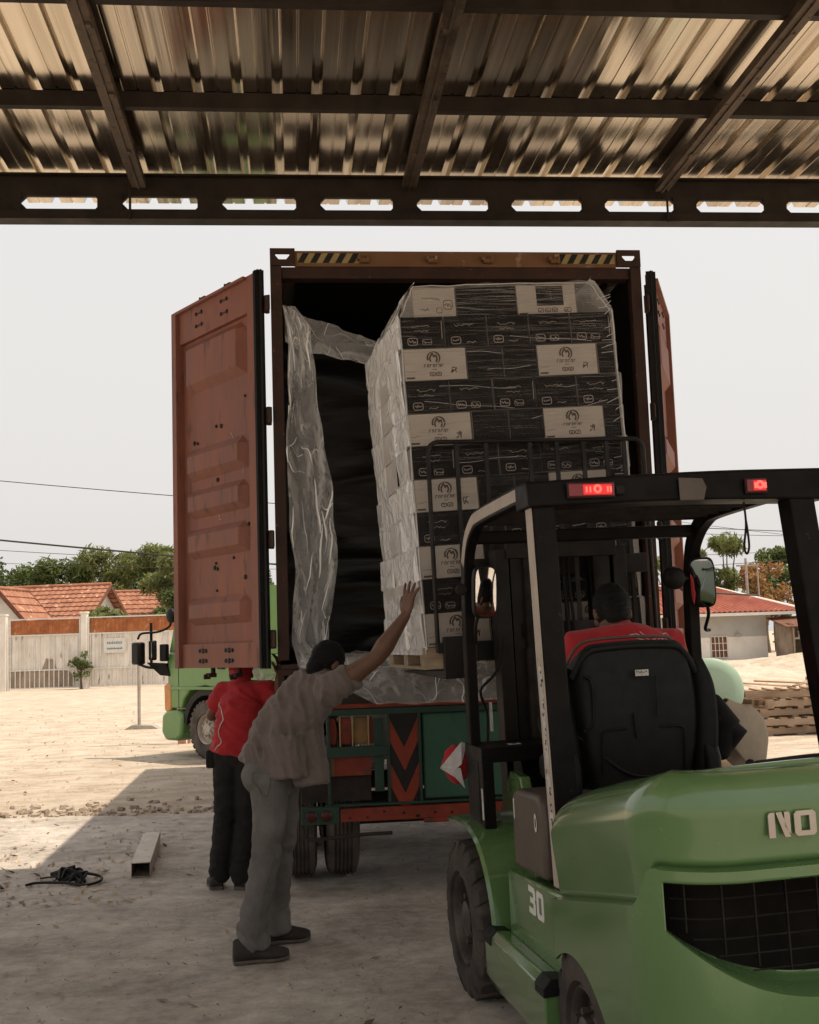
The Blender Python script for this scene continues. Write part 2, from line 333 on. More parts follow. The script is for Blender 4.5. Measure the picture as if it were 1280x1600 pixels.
for i, (py, h) in enumerate(((-1.22, 0.10), (-2.42, 0.10), (-3.7, 0.1), (-5.0, 0.1), (-6.4, 0.1), (-7.15, .1))):
    b = MB(); b.bx((-7, py - 0.003, ZR - h - 0.004), (7, py + 0.0, ZR - 0.004)); b.bx((-7, py, ZR - 0.007), (7, py + 0.05, ZR - 0.004))
    b.bx((-7, py, ZR - h - 0.004), (7, py + 0.05, ZR - h - 0.001)); b.bx((-7, py + 0.047, ZR - h - .001), (7, py + 0.05, ZR - h + 0.014))
    o = b.build('purlin', M['canopy_steel'], canopy)
for rx in (-5.7, -3.9, -1.93, 0.02, 1.93, 3.85, 5.8):
    b = MB(); z0 = ZR - 0.150
    for s in (-1, 1):
        b.bx((rx + s * 0.028 - 0.022, -7.2, z0), (rx + s * 0.028 + 0.022, -0.055, z0 + 0.004))
        b.bx((rx + s * 0.05 - 0.002, -7.2, z0 + .004), (rx + s * 0.05 + 0.002, -0.055, z0 + 0.05)); 
    b.bx((rx - 0.006, -7.2, z0 - 0.01), (rx + 0.006, -0.055, z0 + 0.05))
    for k in range(9): b.box((rx + rnd(-.03, .03), -0.7 - k * 0.78 + rnd(-.1, .1), z0 - 0.006), (0.03, 0.05, 0.012))
    b.build('rafter', M['rafter_steel'], canopy)
for rx in (-1.99, 1.96, -6.0, 5.9):
    MB().tube([(rx, -0.075, ZB + 0.31), (rx, -0.075, ZB - 0.03)], 0.009, 8).build('drop_rod', M['canopy_steel'], canopy)
for cx in (-6.8, 6.8):
    for cy in (-0.1, -7.1):
        b = MB(); b.bx((cx - .1, cy - .1, 0), (cx + .1, cy + .1, ZB - .012 if cy > -1 else ZR - .01)); b.bx((cx - .2, cy - .2, 0), (cx + .2, cy + .2, 0.03))
        b.build('column', M['canopy_steel'], canopy)
# ============================================================= shipping container (own frame: x right, y into the box, origin rear left foot)
KY = radians(6.5); K0 = V((-0.87, 7.4, 0)); KM = Matrix.Translation(K0) @ Matrix.Rotation(KY, 4, 'Z')
W, Z0, Z1, LEN = 2.53, 1.33, 4.226, 8.5
M['rust'] = mat('faded_red_brown_container_paint', (0.305, 0.120, 0.080), (0.205, 0.080, 0.054), 2.4, 0.5, 0.7, bump=0.15, bscale=20, c3=(0.155, 0.068, 0.047), s3=7, t3=0.60, stretch=(2.2, 2.2, .45))
M['rust_dark'] = mat('worn_brown_frame_paint', (0.060, 0.028, 0.019), (0.032, 0.017, 0.012), 6, 0.6, 0.8, bump=0.2, c3=(0.17, 0.11, 0.08), s3=25, t3=0.66)
M['header'] = mat('orange_brown_header_paint', (0.20, 0.105, 0.050), (0.16, 0.075, 0.035), 3, 0.6, bump=0.15, c3=(0.34, 0.23, 0.15), s3=8, t3=0.6)
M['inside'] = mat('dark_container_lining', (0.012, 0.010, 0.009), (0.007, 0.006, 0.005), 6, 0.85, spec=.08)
M['gasket'] = mat('black_door_gasket', (0.014, 0.013, 0.012), None, 12, 0.5)
M['yellow'] = mat('dull_yellow_tape', (0.40, 0.30, 0.13), (0.30, 0.21, 0.09), 8, 0.6)
cont = empty('shipping_container', K0, (0, 0, KY), 'open reddish brown shipping container loaded on the trailer with both doors swung back', 'container')
# corrugated side walls + front
def corr_wall(x, y0, y1, z0, z1, s):
    b = MB(); vs = []; y = y0; pr = []
    while y < y1: pr += [(y, 0), (y + .07, 0), (y + .14, .036), (y + .21, .036)]; y += .28
    pr.append((y1, 0)); pr = [p for p in pr if p[0] <= y1]
    for yy, d in pr: vs += [(x + s * d, yy, z0), (x + s * d, yy, z1)]
    b.add(vs, [(2 * i, 2 * i + 2, 2 * i + 3, 2 * i + 1) for i in range(len(pr) - 1)]); return b
for xx, s in ((0.012, 1), (W - 0.012, -1)):
    b = corr_wall(xx, 0.12, LEN - 0.1, Z0 + 0.13, Z1 - 0.13, s); o = b.build('side_wall', [M['rust'], M['inside']], cont)
    md = o.modifiers.new('t', 'SOLIDIFY'); md.thickness = 0.004; md.offset = 0
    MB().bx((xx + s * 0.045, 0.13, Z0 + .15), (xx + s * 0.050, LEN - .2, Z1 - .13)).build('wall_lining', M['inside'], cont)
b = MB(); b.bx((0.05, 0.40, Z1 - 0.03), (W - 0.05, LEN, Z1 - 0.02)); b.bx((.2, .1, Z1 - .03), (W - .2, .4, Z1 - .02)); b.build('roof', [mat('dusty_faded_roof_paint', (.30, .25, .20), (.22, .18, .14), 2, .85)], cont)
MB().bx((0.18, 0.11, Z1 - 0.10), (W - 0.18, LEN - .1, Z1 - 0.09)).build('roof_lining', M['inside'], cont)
MB().bx((0.02, LEN - 0.1, Z0 + .1), (W - 0.02, LEN, Z1 - .05)).build('front_wall', M['rust'], cont)
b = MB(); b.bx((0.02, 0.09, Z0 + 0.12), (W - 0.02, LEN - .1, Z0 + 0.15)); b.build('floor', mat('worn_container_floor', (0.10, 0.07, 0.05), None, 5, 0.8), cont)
b = MB()
for xx in (0, W - 0.09): b.bx((xx, 0.1, Z0), (xx + 0.09, LEN, Z0 + 0.15)); b.bx((xx, 0.5, Z1 - 0.1), (xx + 0.09, LEN, Z1 - 0.02))
b.build('side_rail', M['rust_dark'], cont)
for xx, s in ((0.0, 1), (W, -1)):
    b = MB()
    b.prism([(0, 0), (0.075, 0), (0.075, 0.04), (0.055, 0.05), (0.055, 0.14), (0, 0.16)], (xx, 0, Z0 + .178), (s, 0, 0), (0, 1, 0), (0, 0, Z1 - Z0 - .178 - .119))
    b.build('corner_post', M['rust_dark'], cont, bevel=0.004)
    for zz in (Z0, Z1 - 0.118):              # corner casting with see-through holes
        b = MB(); cx0, cx1 = (0, 0.165) if s > 0 else (W - 0.165, W); cy0 = -0.004; c = ((cx0 + cx1) / 2, zz + 0.062); w2, h2 = 0.046, 0.02
        for (a0, a1, c0, c1) in ((cx0, c[0] - w2, zz, zz + .118), (c[0] + w2, cx1, zz, zz + .118), (c[0] - w2, c[0] + w2, zz, c[1] - h2), (c[0] - w2, c[0] + w2, c[1] + h2, zz + .118)):
            b.bx((a0, cy0, c0), (a1, cy0 + (0.16 if zz < 2 else .022), c1))
        for q in (-1, 1): b.prism([(0, 0), (-q * 0.022, 0), (0, 0.026)], (c[0] + q * w2, cy0 + .001, c[1] - h2), (1, 0, 0), (0, 0, 1), (0, .02, 0))
        b.build('corner_casting', M['rust_dark'], cont)
MB().bx((0.165, 0.012, Z1 - .118), (W - .165, 0.10, Z1 - .012)).build('header', M['header'], cont, bevel=0.003)
MB().bx((0.075, 0.03, Z1 - .195), (W - .075, 0.13, Z1 - .118)).build('header_rail', M['rust_dark'], cont, bevel=0.003)
b = MB(); b.bx((0.165, 0.004, Z0), (W - .165, 0.12, Z0 + .12)); b.build('door_sill', M['rust_dark'], cont, bevel=0.004)
for sx0, nn in ((0.18, 5), (W - 0.18 - 0.42, 5)):           # hazard stripes
    b = MB(); b.bx((sx0, 0.006, Z1 - 0.098), (sx0 + 0.42, 0.0115, Z1 - 0.03)); b.cm = 1
    for i in range(5):
        xx = sx0 + i * 0.084; b.prism([(0, 0), (0.042, 0), (0.080, 0.066), (0.038, 0.066)], (xx, 0.005, Z1 - 0.097), (1, 0, 0), (0, 0, 1), (0, -0.0015, 0))
    b.build('hazard_stripe', [M['yellow'], M['ink']], cont)
for xx in (0.62, 1.08, 1.46, 1.92):                         # cam keepers
    b = MB(); b.box((xx, -0.005, Z1 - .085), (0.05, 0.045, 0.03)); b.box((xx - .03, -0.015, Z1 - .07), (0.022, 0.05, 0.028)); b.box((xx + .03, -0.012, Z1 - .078), (0.02, 0.04, 0.05))
    b.build('cam_keeper', M['header'], cont, bevel=0.004)
# --- doors: built flat (x along width from hinge, y = thickness, inner face at -y), then swung
def door(hx, ang, s):
    D = empty('door', (hx, 0.02, Z0 + 0.135), (0, 0, ang), None, None); D.parent = cont; h = 2.615; wd = 1.235
    X = lambda x: s * x
    b = MB()
    def bb(x0, x1, y0, y1, z0, z1): b.bx((X(x0), y0, z0), (X(x1), y1, z1))
    bb(0.055, 0.16, -0.022, 0.03, 0, h); bb(wd - 0.07, wd, -0.045, 0.03, 0, h)
    bb(0.16, wd - 0.07, -0.016, 0.03, h - 0.25, h - 0.002); bb(0.16, wd - 0.07, -0.016, 0.03, 0.002, 0.17)
    bb(0.16, wd - 0.07, -0.05, -0.016, h - 0.022, h - 0.002)
    b.build('door_frame', M['rust'], D, bevel=0.004)
    # pressed panel, three deep horizontal corrugations with tapered ends
    zs = []; hh = h - 0.42; prof = [(0, 0), (.035, 0), (.085, -.048), (.225, -.048), (.275, 0)]
    base = 0.17; pts = [(base, 0), (base + .13, 0), (base + .18, 1), (base + .27, 1), (base + .32, 0), (base + .60, 0), (base + .65, 1), (base + .76, 1), (base + .81, 0),
        (base + .89, 0), (base + .94, 1), (base + 1.04, 1), (base + 1.09, 0), (base + 1.16, 0), (base + 1.22, 1), (base + 1.33, 1), (base + 1.39, 0), (base + 1.80, 0), (base + 1.86, 1), (base + 2.12, 1), (base + 2.17, 0), (h - .25, 0)]
    b = MB(); vs = []; cols = [(0.16, 0), (0.17, 0), (0.235, 0), (0.30, 1), (wd - 0.21, 1), (wd - 0.135, 0), (wd - .08, 0), (wd - .07, 0)]
    nx = len(cols)
    for zz, d in pts:
        for cxx, e in cols: vs.append((X(cxx), 0.022 - 0.048 * (1 - d) * 1.0 + (0 if e else 0.0) if False else (0.018 - 0.05 * d * e), zz))
    fs = [(j * nx + i, j * nx + i + 1, (j + 1) * nx + i + 1, (j + 1) * nx + i) for j in range(len(pts) - 1) for i in range(nx - 1)]
    b.add(vs, fs); o = b.build('door_panel', M['rust'], D); md = o.modifiers.new('t', 'SOLIDIFY'); md.thickness = 0.003; md.offset = 0
    bv = o.modifiers.new('bv', 'BEVEL'); bv.width = 0.006; bv.segments = 2; bv.limit_method = 'ANGLE'; bv.angle_limit = radians(15)
    # gasket strips
    b = MB(); b.bx((X(0.0), -0.03, -0.005), (X(0.055), 0.02, h + .005)); b.bx((X(-0.028), -0.02, 0.0), (X(0.0), -0.012, h))
    for k in range(3): b.bx((X(0.012 + k * .016), -0.045 + k * .004, 0), (X(0.016 + k * .016), -0.03, h))
    b.build('gasket', M['gasket'], D)
    for zz in (0.18, 0.82, 1.63, 2.38):
        b = MB(); b.tube([(X(-0.03), 0.022, zz - .06), (X(-0.03), 0.022, zz + .06)], 0.018, 12); b.bx((X(-0.045), 0.008, zz - .055), (X(0.06), 0.016, zz + .055)); b.bx((X(-0.085), 0.0, zz - .05), (X(-.03), 0.014, zz + .05))
        b.build('hinge', M['rust_dark'], D, bevel=0.003)
    b = MB()
    def dot(x, z, r=0.014, y=None):
        y = y if y is not None else 0.0
        MB().lathe([(r, 0.001), (r, 0.006), (r * .6, 0.010), (0.001, 0.010)], (X(x), y, z), (0, -1, 0), 10).build('bolt_head', M['gasket'], D)
    for cx_ in (0.48, 0.85):
        for zz in (h - 0.08, h - 0.17): dot(cx_ - .04, zz, y=-.016); dot(cx_ + .04, zz, y=-.016); b.bx((X(cx_ - .035), -.021, zz - .004), (X(cx_ + .035), -.016, zz + .004))
        for zz in (0.05, 0.12): dot(cx_ - .045, zz, y=-.016); dot(cx_ + .045, zz, y=-.016); dot(cx_, zz, .018, y=-.016); b.bx((X(cx_ - .05), -.022, zz - .005), (X(cx_ + .05), -.016, zz + .005))
    for x_, z_ in ((0.60, 1.67), (0.67, 1.68), (0.95, 1.60), (1.0, 1.61), (0.50, 0.87), (0.56, 0.88), (0.9, 0.82), (0.95, 0.83), (0.68, 0.68), (0.72, 0.69), (0.70, .72), (0.69, 0.53), (0.45, 0.74), (0.57, 0.42), (0.48, 0.43), (0.30, 0.60), (0.26, 1.82), (0.24, 0.95), (.66, 1.3)):
        dot(x_, z_, rnd(.008, .017), y=0.015)
    b.build('bolt_straps', M['gasket'], D)
    b = MB(); random.seed(31)
    for (x_, z_, L__, a_) in ((.42, 1.55, .07, .9), (.50, 1.50, .05, 1.4), (.62, 1.02, .02, 0), (.64, 1.035, .02, 1.57), (.33, .33, .05, .3), (.92, 2.32, .04, .2), (.55, 2.05, .09, 1.2), (.80, .36, .10, .1), (.3, 1.3, .06, 1.5), (.97, 1.15, .05, 1.5)):
        b.bar((X(x_), .012, z_), (X(x_ + L__ * cos(a_)), .012, z_ + L__ * sin(a_)), .004, .0015, (0, 1, 0))
    b.build('scuff_marks', M['sticker'], D)
    # locking bars on the outer face, cams peeking past top and bottom
    for lx in (0.48, 0.85):
        b = MB(); b.tube([(X(lx), 0.06, -0.05), (X(lx), 0.06, h + 0.05)], 0.017, 10)
        for zz in (-0.05, h + 0.035): b.box((X(lx), 0.045, zz), (0.05, 0.06, 0.03)); b.box((X(lx) + .015, 0.02, zz - .01), (0.014, 0.05, 0.035))
        for zz in (0.35, 1.2, 2.1): b.box((X(lx), 0.045, zz), (0.09, 0.03, 0.06))
        b.build('locking_bar', M['rust_dark'], D, bevel=0.003)
    return D
door(-0.035, radians(180 - 55 + 2.0), 1) if False else None
# closed door would run from the hinge towards the middle; swung back by ~230 and ~250 degrees
def swing(hx, deg, side):
    a = radians(deg)                           # direction of door in container frame
    D = door(hx, 0, 1)
    D.rotation_euler = (0, 0, a)
    return D
# left door: direction pointing back-left; its inner face (-y local) must look to the viewer
dl = swing(-0.06, 90 + 31.5, 'L'); 
for c in dl.children: pass
dl.rotation_euler = (0, 0, radians(90 + 31.5)); dl.scale = (1, -1, 1)
dr = swing(W + 0.06, 90 - 23.5, 'R'); dr.scale = (1, 1, 1)

# ============================================================= trailer
M['tail_red'] = mat('faded_red_paint', (0.26, 0.042, 0.021), (0.16, 0.027, 0.014), 8, 0.5, c3=(0.10, 0.04, 0.03), s3=9, t3=0.60)
M['tail_yellow'] = mat('faded_ochre_panel', (0.27, 0.155, 0.06), (0.18, 0.10, 0.04), 7, 0.6)
M['chev_black'] = mat('chevron_black', (0.016, 0.014, 0.012), None, 9, 0.6)
M['chev_red'] = mat('chevron_red', (0.25, 0.040, 0.017), (0.19, 0.030, 0.013), 6, 0.5)
M['hull_green'] = mat('teal_green_plate', (0.042, 0.112, 0.072), (0.033, 0.088, 0.056), 2.5, 0.5, c3=(0.025, 0.05, 0.035), s3=5, t3=0.64, bump=0.1)
M['grime'] = mat('grimy_underframe', (0.05, 0.038, 0.03), (0.025, 0.019, 0.016), 6, 0.8, bump=0.3)
tr = empty('trailer', K0, (0, 0, KY), 'flatbed trailer with red and black chevron boards carrying the shipping container', 'trailer')
b = MB(); b.bx((-.02, 0.05, 1.16), (W + .02, LEN, 1.215)); b.bx((0.0, 0.06, 1.215), (.12, LEN, 1.326)); b.bx((W - .12, 0.06, 1.215), (W, LEN, 1.326))
for k in range(7): b.bx((0.12, 0.3 + k * 1.25, 1.22), (W - .12, 0.4 + k * 1.25, 1.325))
b.bx((-0.0, 0.02, 1.185), (W, 0.06, 1.325)); b.build('deck', M['grime'], tr)
b = MB(); b.bx((-.02, -0.005, 1.19), (W + .02, 0.048, 1.218)); b.build('deck_edge', M['tail_red'], tr, bevel=.003)
for xx in (0.85, 1.55): MB().bx((xx, 0.3, 0.75), (xx + .12, LEN, 1.16)).build('chassis_rail', M['grime'], tr)
b = MB()                                       # rear green frame
for xx in (0.30, 0.682, 0.885, 1.62, 1.83, 2.2): b.bx((xx, 0.0, 0.59), (xx + 0.018, 0.06, 1.19))
b.bx((0.28, 0.001, 1.145), (2.22, 0.055, 1.185)); b.bx((0.28, 0.001, 0.575), (2.22, 0.065, 0.592)); b.bx((0.28, -0.008, 0.885), (0.682, 0.03, 0.95))
b.bx((0.60, 0.02, 0.66), (0.66, 0.03, 1.12)); b.bx((1.83, -0.008, 0.885), (2.2, 0.03, 0.95))
b.build('rear_frame', M['green_dark'], tr, bevel=0.003)
for cx0 in (0.70, 1.638):
    b = MB(); b.bx((cx0, 0.012, 0.592), (cx0 + 0.185 , 0.03, 1.145)); b.cm = 1; Wc = 0.185; b2 = []
    for k in range(2):
        zt = 1.12 - k * 0.285
        b.prism([(0, zt), (Wc / 2, zt - .19), (Wc, zt), (Wc, zt - .145 + .0), (Wc / 2, zt - .335), (0, zt - .145)][:], (cx0, 0.0115, 0), (1, 0, 0), (0, 0, 1), (0, -0.003, 0))
    b.build('chevron_board', [M['chev_black'], M['chev_red']], tr)
b = MB(); b.bx((0.915, 0.02, 0.60), (1.61, 0.05, 1.14)); b.build('rear_plate', M['hull_green'], tr, bevel=0.012)
b = MB(); b.tube([(1.245, 0.012, 1.13), (1.25, 0.008, 0.95), (1.265, 0.012, 0.82)], 0.006, 6); b.box((1.08, 0.016, .87), (.02, .01, .012)); b.box((1.085, 0.016, .855), (.008, .01, .03)); b.build('cable', M['ink'], tr)
for i, (x0, x1, mt) in enumerate(((0.32, 0.36, 'chev_red'), (0.39, 0.455, 'tail_red'), (0.475, 0.56, 'tail_yellow'), (0.575, 0.6, 'tail_red'), (1.86, 1.93, 'tail_red'), (1.98, 2.03, 'tail_yellow'), (2.08, 2.16, 'tail_red'))):
    b = MB(); b.prism([(x0, 0.96), (x1, 0.96), (x1 + .01, 1.05), (x1 - .005, 1.13), (x0 + .005, 1.13), (x0 - .01, 1.03)], (0, 0.05, 0), (1, 0, 0), (0, 0, 1), (0, 0.03, 0)); b.build('rear_slat', M[mt], tr, bevel=0.004)
b = MB()
for xx in (0.385, 0.465, 0.568): b.bx((xx - .005, 0.03, .95), (xx + .004, 0.05, 1.145))
b.build('slat_trim', M['yellow'], tr)
b = MB(); b.bx((0.31, 0.04, 0.765), (0.58, 0.055, 0.885)); b.build('red_board', M['tail_red'], tr); b = MB(); b.bx((0.235, 0.03, 0.765), (0.345, 0.045, 0.885)); b.build('orange_board', M['header'], tr)
b = MB(); b.bx((0.14, 0.09, 0.60), (0.58, 0.105, 0.765)); b.build('mudflap', M['grime'], tr)
MB().bx((1.9, 0.09, 0.60), (2.4, 0.105, 0.885)).build('mudflap', M['grime'], tr)
b = MB(); b.bx((0.37, -0.03, 0.485), (2.16, 0.02, 0.568)); b.box((0.98, -.02, .475), (.16, .04, .03)); b.build('bumper', M['tail_red'], tr, bevel=0.006)
b = MB()
for i in range(16): b.ball((0.45 + i * 0.107 + rnd(-.02, .02), -0.031, 0.53 + rnd(-.025, .025)), rnd(.006, .014), 1, .15, rnd(.5, 1), n=8, m=5)
b.build('rust_pits', M['chev_black'], tr)
for xx in (0.13, 2.17):
    b = MB(); b.bx((xx, -0.035, 0.478), (xx + 0.235, 0.03, 0.585)); L_ = b.build('lamp_box', M['green_dark'], tr, bevel=0.004)
    for q in (0.06, 0.155): MB().lathe([(0.034, 0), (0.034, 0.008), (0.026, 0.014), (0.001, 0.016)], (xx + q, -0.035, 0.53), (0, -1, 0), 20).build('tail_lamp', mat('dead_tail_lamp', (0.07, 0.012, 0.01), None, 9, 0.3), L_)
b = MB(); b.tube(smooth_path([(0.13, 0.0, 0.478), (0.15, 0.0, 0.40), (0.22, 0.0, 0.385), (0.5, 0.0, 0.40), (0.7, 0.02, 0.40)]), 0.012, 8); b.build('hose', M['grime'], tr)
b = MB(); b.bx((0.02, 0.62, 0.40), (2.5, 0.70, 0.47)); b.bx((-.04, 0.9, 0.33), (2.5, 0.98, 0.40)); b.build('under_run_bar', M['grime'], tr)
def tyre(name, r, wd, O, A, parent, rim=0.56, tread=22, lug=0.0, dusty='rubber', rimmat='black_steel', dish=0.03, hub=True, groove=True, lugang=0.5):
    """O centre of the outer face, A axis pointing outwards"""
    O, A = V(O), V(A).normalized(); T = empty('wheel', O); T.parent = parent
    b = MB(); rr = r * rim
    prof = [(rr, -0.02), (rr + .012, 0.004), (r * .72, 0.006), (r * .86, 0.002), (r * .93, -0.008), (r * .975, -0.024), (r, -0.045)]
    if groove:
        for q in range(5):
            c = -0.045 - (wd - 0.09) * (q + 0.5) / 5; prof += [(r, c + .010), (r - .012, c + .006), (r - .012, c - .006), (r, c - .010)]
    prof += [(r, -wd + .045), (r * .975, -wd + .02), (r * .86, -wd), (rr, -wd + .01)]
    b.lathe(prof, (0, 0, 0), A, 64)
    t = b.build('tyre', M[dusty], T, smooth=38)
    if lug:
        X = A.orthogonal().normalized(); Y = A.cross(X); b = MB()
        for side in (0, 1):
            for k in range(tread):
                a = 2 * pi * (k + side * .5) / tread; da = 2 * pi / tread * 0.62
                def P_(rad, ang, h): return A * h + X * (rad * cos(ang)) + Y * (rad * sin(ang))
                h0, h1 = (0.002, -wd * 0.52) if side == 0 else (-wd - .002, -wd * 0.48)
                sw = 0.55 * da * (1 if side == 0 else 1)
                vs = []
                for (rad_o, h, sh, rad_i) in ((r * .90, h0, 0, r * .84), (r + lug * .8, h0 + (h1 - h0) * .12, 0, r - .02), (r + lug, h1, sw, r - .02)):
                    for e in (-da / 2, da / 2): vs += [P_(rad_i, a + e + sh, h), P_(rad_o, a + e * .86 + sh, h)]
                # 0 i-,1 o-,2 i+,3 o+
                fs = []
                for q in (0, 4): fs += [(q + 1, q + 3, q + 7, q + 5), (q, q + 1, q + 5, q + 4), (q + 2, q + 6, q + 7, q + 3)]
                fs += [(0, 2, 3, 1), (8, 9, 11, 10)]
                b.add(vs, fs)
        b.build('tread_blocks', M[dusty], T, bevel=0.004)
    b = MB(); b.lathe([(rr + .004, -0.02), (rr - .01, -0.006), (rr - .022, -0.02), (rr - .03, -dish - .03), (rr * .62, -dish - .05), (rr * .55, -dish - .01), (rr * .40, -dish + .005), (rr * .38, -dish + .03), (rr * .26, -dish + .04), (0.001, -dish + .042)], (0, 0, 0), A, 48)
    rm = b.build('rim', M[rimmat], T, smooth=38)
    X = A.orthogonal().normalized(); Y = A.cross(X); b = MB()
    for k in range(8 if r > .4 else 6):
        a = 2 * pi * k / (8 if r > .4 else 6) + .3; c = A * (-dish + .002) + (X * cos(a) + Y * sin(a)) * rr * .49; MB().tube([c, c + A * 0.03], 0.013 if r < .4 else .016, 6).build('wheel_nut', M[rimmat], T)
    return T
for (xo, yo) in ((0.015, .80), (0.30, .80), (0.015, 2.1), (0.30, 2.1), (W - 0.235, .80), (W - 0.52, .80), (W - 0.235, 2.1), (W - .52, 2.1)):
    tyre('trailer_wheel', 0.48, 0.22, (xo, yo, 0.50), (-1, 0, 0), tr, dusty='rubber_dusty')
MB().tube([(0.3, .8, .5), (W - .3, .8, .5)], .07, 12).build('axle', M['grime'], tr); MB().tube([(0.3, 2.1, .5), (W - .3, 2.1, .5)], .07, 12).build('axle', M['grime'], tr)
b = MB(); b.bx((1.2, 7.2, .4), (1.35, 7.3, 1.0)); b.bx((.4, 7.0, .2), (.5, 7.1, .9)); b.bx((2.0, 7.0, .2), (2.1, 7.1, .9)); b.bx((.33, 6.92, .012), (.57, 7.18, .2)); b.bx((1.93, 6.92, .012), (2.17, 7.18, .2)); b.build('landing_leg', M['grime'], tr)

# ============================================================= plastic liner, sheet on the deck, black curtain
def film_mat(name, col, alpha, rough=0.12, streak=True, asc=7.0):
    m = bpy.data.materials.new(name); m.use_nodes = True; t = m.node_tree; b = t.nodes['Principled BSDF']; L = t.links.new; N = t.nodes.new
    b.inputs['Base Color'].default_value = (*col, 1); b.inputs['Roughness'].default_value = rough; b.inputs['Specular IOR Level'].default_value = 0.9
    b.inputs['Subsurface Weight'].default_value = 0.0
    tc = N('ShaderNodeTexCoord'); n = N('ShaderNodeTexNoise'); n.inputs['Scale'].default_value = asc; n.inputs['Detail'].default_value = 8; n.inputs['Roughness'].default_value = .7
    L(tc.outputs['Object'], n.inputs['Vector']); r = N('ShaderNodeMapRange'); r.inputs[1].default_value = .35; r.inputs[2].default_value = .7; r.inputs[3].default_value = alpha * 0.75; r.inputs[4].default_value = min(1, alpha * 1.2)
    L(n.outputs['Fac'], r.inputs[0]); lw = N('ShaderNodeLayerWeight'); lw.inputs[0].default_value = .35; lr = N('ShaderNodeMapRange'); lr.inputs[1].default_value = .1; lr.inputs[2].default_value = .8; lr.inputs[3].default_value = 0; lr.inputs[4].default_value = .8; L(lw.outputs['Facing'], lr.inputs[0]); ma = N('ShaderNodeMath'); ma.operation = 'ADD'; ma.use_clamp = True; L(r.outputs[0], ma.inputs[0]); L(lr.outputs[0], ma.inputs[1]); L(ma.outputs[0], b.inputs['Alpha'])
    nb = N('ShaderNodeTexNoise'); nb.inputs['Scale'].default_value = 5; nb.inputs['Detail'].default_value = 1.5; nb.inputs['Distortion'].default_value = 2.2; L(tc.outputs['Object'], nb.inputs['Vector'])
    bp = N('ShaderNodeBump'); bp.inputs['Strength'].default_value = .55; bp.inputs['Distance'].default_value = .03; L(nb.outputs['Fac'], bp.inputs['Height']); L(bp.outputs[0], b.inputs['Normal']); L(bp.outputs[0], lw.inputs['Normal'])
    n.inputs['Detail'].default_value = 2
    return m
M['film'] = film_mat('crumpled_clear_plastic', (0.94, 0.92, 0.90), 0.26, 0.06, asc=2.5)
def ridge(p): return 1 - abs(noise.noise(V(p))) * 2
def crumple(u, v, s=1.0, o=0): 
    return s * (0.65 * ridge((u * 1.7 + o, v * 1.3, o)) + 0.34 * ridge((u * 3.6 + o + v, v * 2.6 - u, 3 + o)) + 0.10 * ridge((u * 8 - v * 3, v * 6 + o, 7)))
KI = KM.inverted()
def kwarp(b): return b
# left hanging curtain: follow measured outline (x left, x right, z)
LC = [(3.84, 0.075, 0.16), (3.70, 0.10, 0.26), (3.56, 0.11, 0.26), (3.3, 0.10, 0.29), (2.9, 0.085, 0.33), (2.6, 0.09, 0.37), (2.3, 0.10, 0.40), (2.0, 0.12, 0.38), (1.75, 0.10, 0.33), (1.62, 0.085, 0.34), (1.46, 0.13, 0.50)]
def interp(T, z):
    for i in range(len(T) - 1):
        if T[i][0] >= z >= T[i + 1][0]:
            k = (T[i][0] - z) / (T[i][0] - T[i + 1][0]); return [T[i][q] + (T[i + 1][q] - T[i][q]) * k for q in (1, 2)]
    return T[-1][1:]
def f(u, v):
    z = 3.84 - v * 2.38; a, c = interp(LC, z); x = a + (c - a) * u
    ww = .7 * noise.noise(V((u * 1.5, v * 4, 0))) + .35 * noise.noise(V((u * 4, v * 11, 5))); y = -0.05 + 0.05 * sin(u * 3.1) + 0.105 * abs(((u * 2.3 + v * .8 + ww) % 1) - .5) + 0.04 * abs(((u * 4.1 - v * 5.3 + 2 * ww) % 1) - .5) + crumple(u * 1.5, v * 5, 0.03, 2)
    return (x + 0.02 * noise.noise(V((u * 3, v * 9, 1))), y, z)
lin = empty('plastic_liner', K0, (0, 0, KY), 'clear crumpled plastic liner gathered inside the left edge of the container opening', 'plastic liner')
fc_ = f; MB().sheet(26, 150, f).build('side_curtain', M['film'], lin, smooth=60)
def f(u, v):
    x = 0.09 + u * 1.75; zt = 3.86 - 0.30 * min(u * 2.2, 1) ** .8 - 0.02 * u; hgt = 0.26 - 0.15 * min(u * 1.6, 1)
    z = zt - v * hgt + 0.02 * noise.noise(V((u * 8, v * 2, 4))); y = 0.17 + 0.05 * sin(v * 3.1) + crumple(u * 5, v * 1.2, 0.05, 9) - .09 * abs(((u * 7 + v * 1.1 + noise.noise(V((u * 6, v, 2)))) % 1) - .5)
    return (x, y - .12, z)
ft_ = f; MB().sheet(150, 14, f).build('top_band', M['film'], lin, smooth=60)
def f(u, v):
    x = 0.14 + u * 2.26; y = -0.03 - 0.02 * v + 0; 
    # runs from inside over the sill, hanging in front of it
    prof = [(0.9, 1.50), (0.3, 1.49), (0.05, 1.475), (-0.045, 1.45), (-0.055, 1.35), (-0.06, 1.21)]
    k = v * (len(prof) - 1); i = min(int(k), len(prof) - 2); q = k - i; y = prof[i][0] + (prof[i + 1][0] - prof[i][0]) * q; z = prof[i][1] + (prof[i + 1][1] - prof[i][1]) * q
    lim = max(0.0, 1 - max(0, (0.62 - x)) / 0.42)
    if v > .55: z = 1.475 + (z - 1.475) * (0.15 + .85 * lim)
    am = 0.07
    c = crumple(u * 6, v * 2.6, am, 5)
    return (x, y - c * (1 if v > .5 else .1), z + (c * .8 if v < .55 else 0.012 * noise.noise(V((u * 14, v * 3, 2)))))
fs_ = f; sht = MB(KM).sheet(190, 60, f).build('plastic_sheet', M['film'], None, smooth=60)
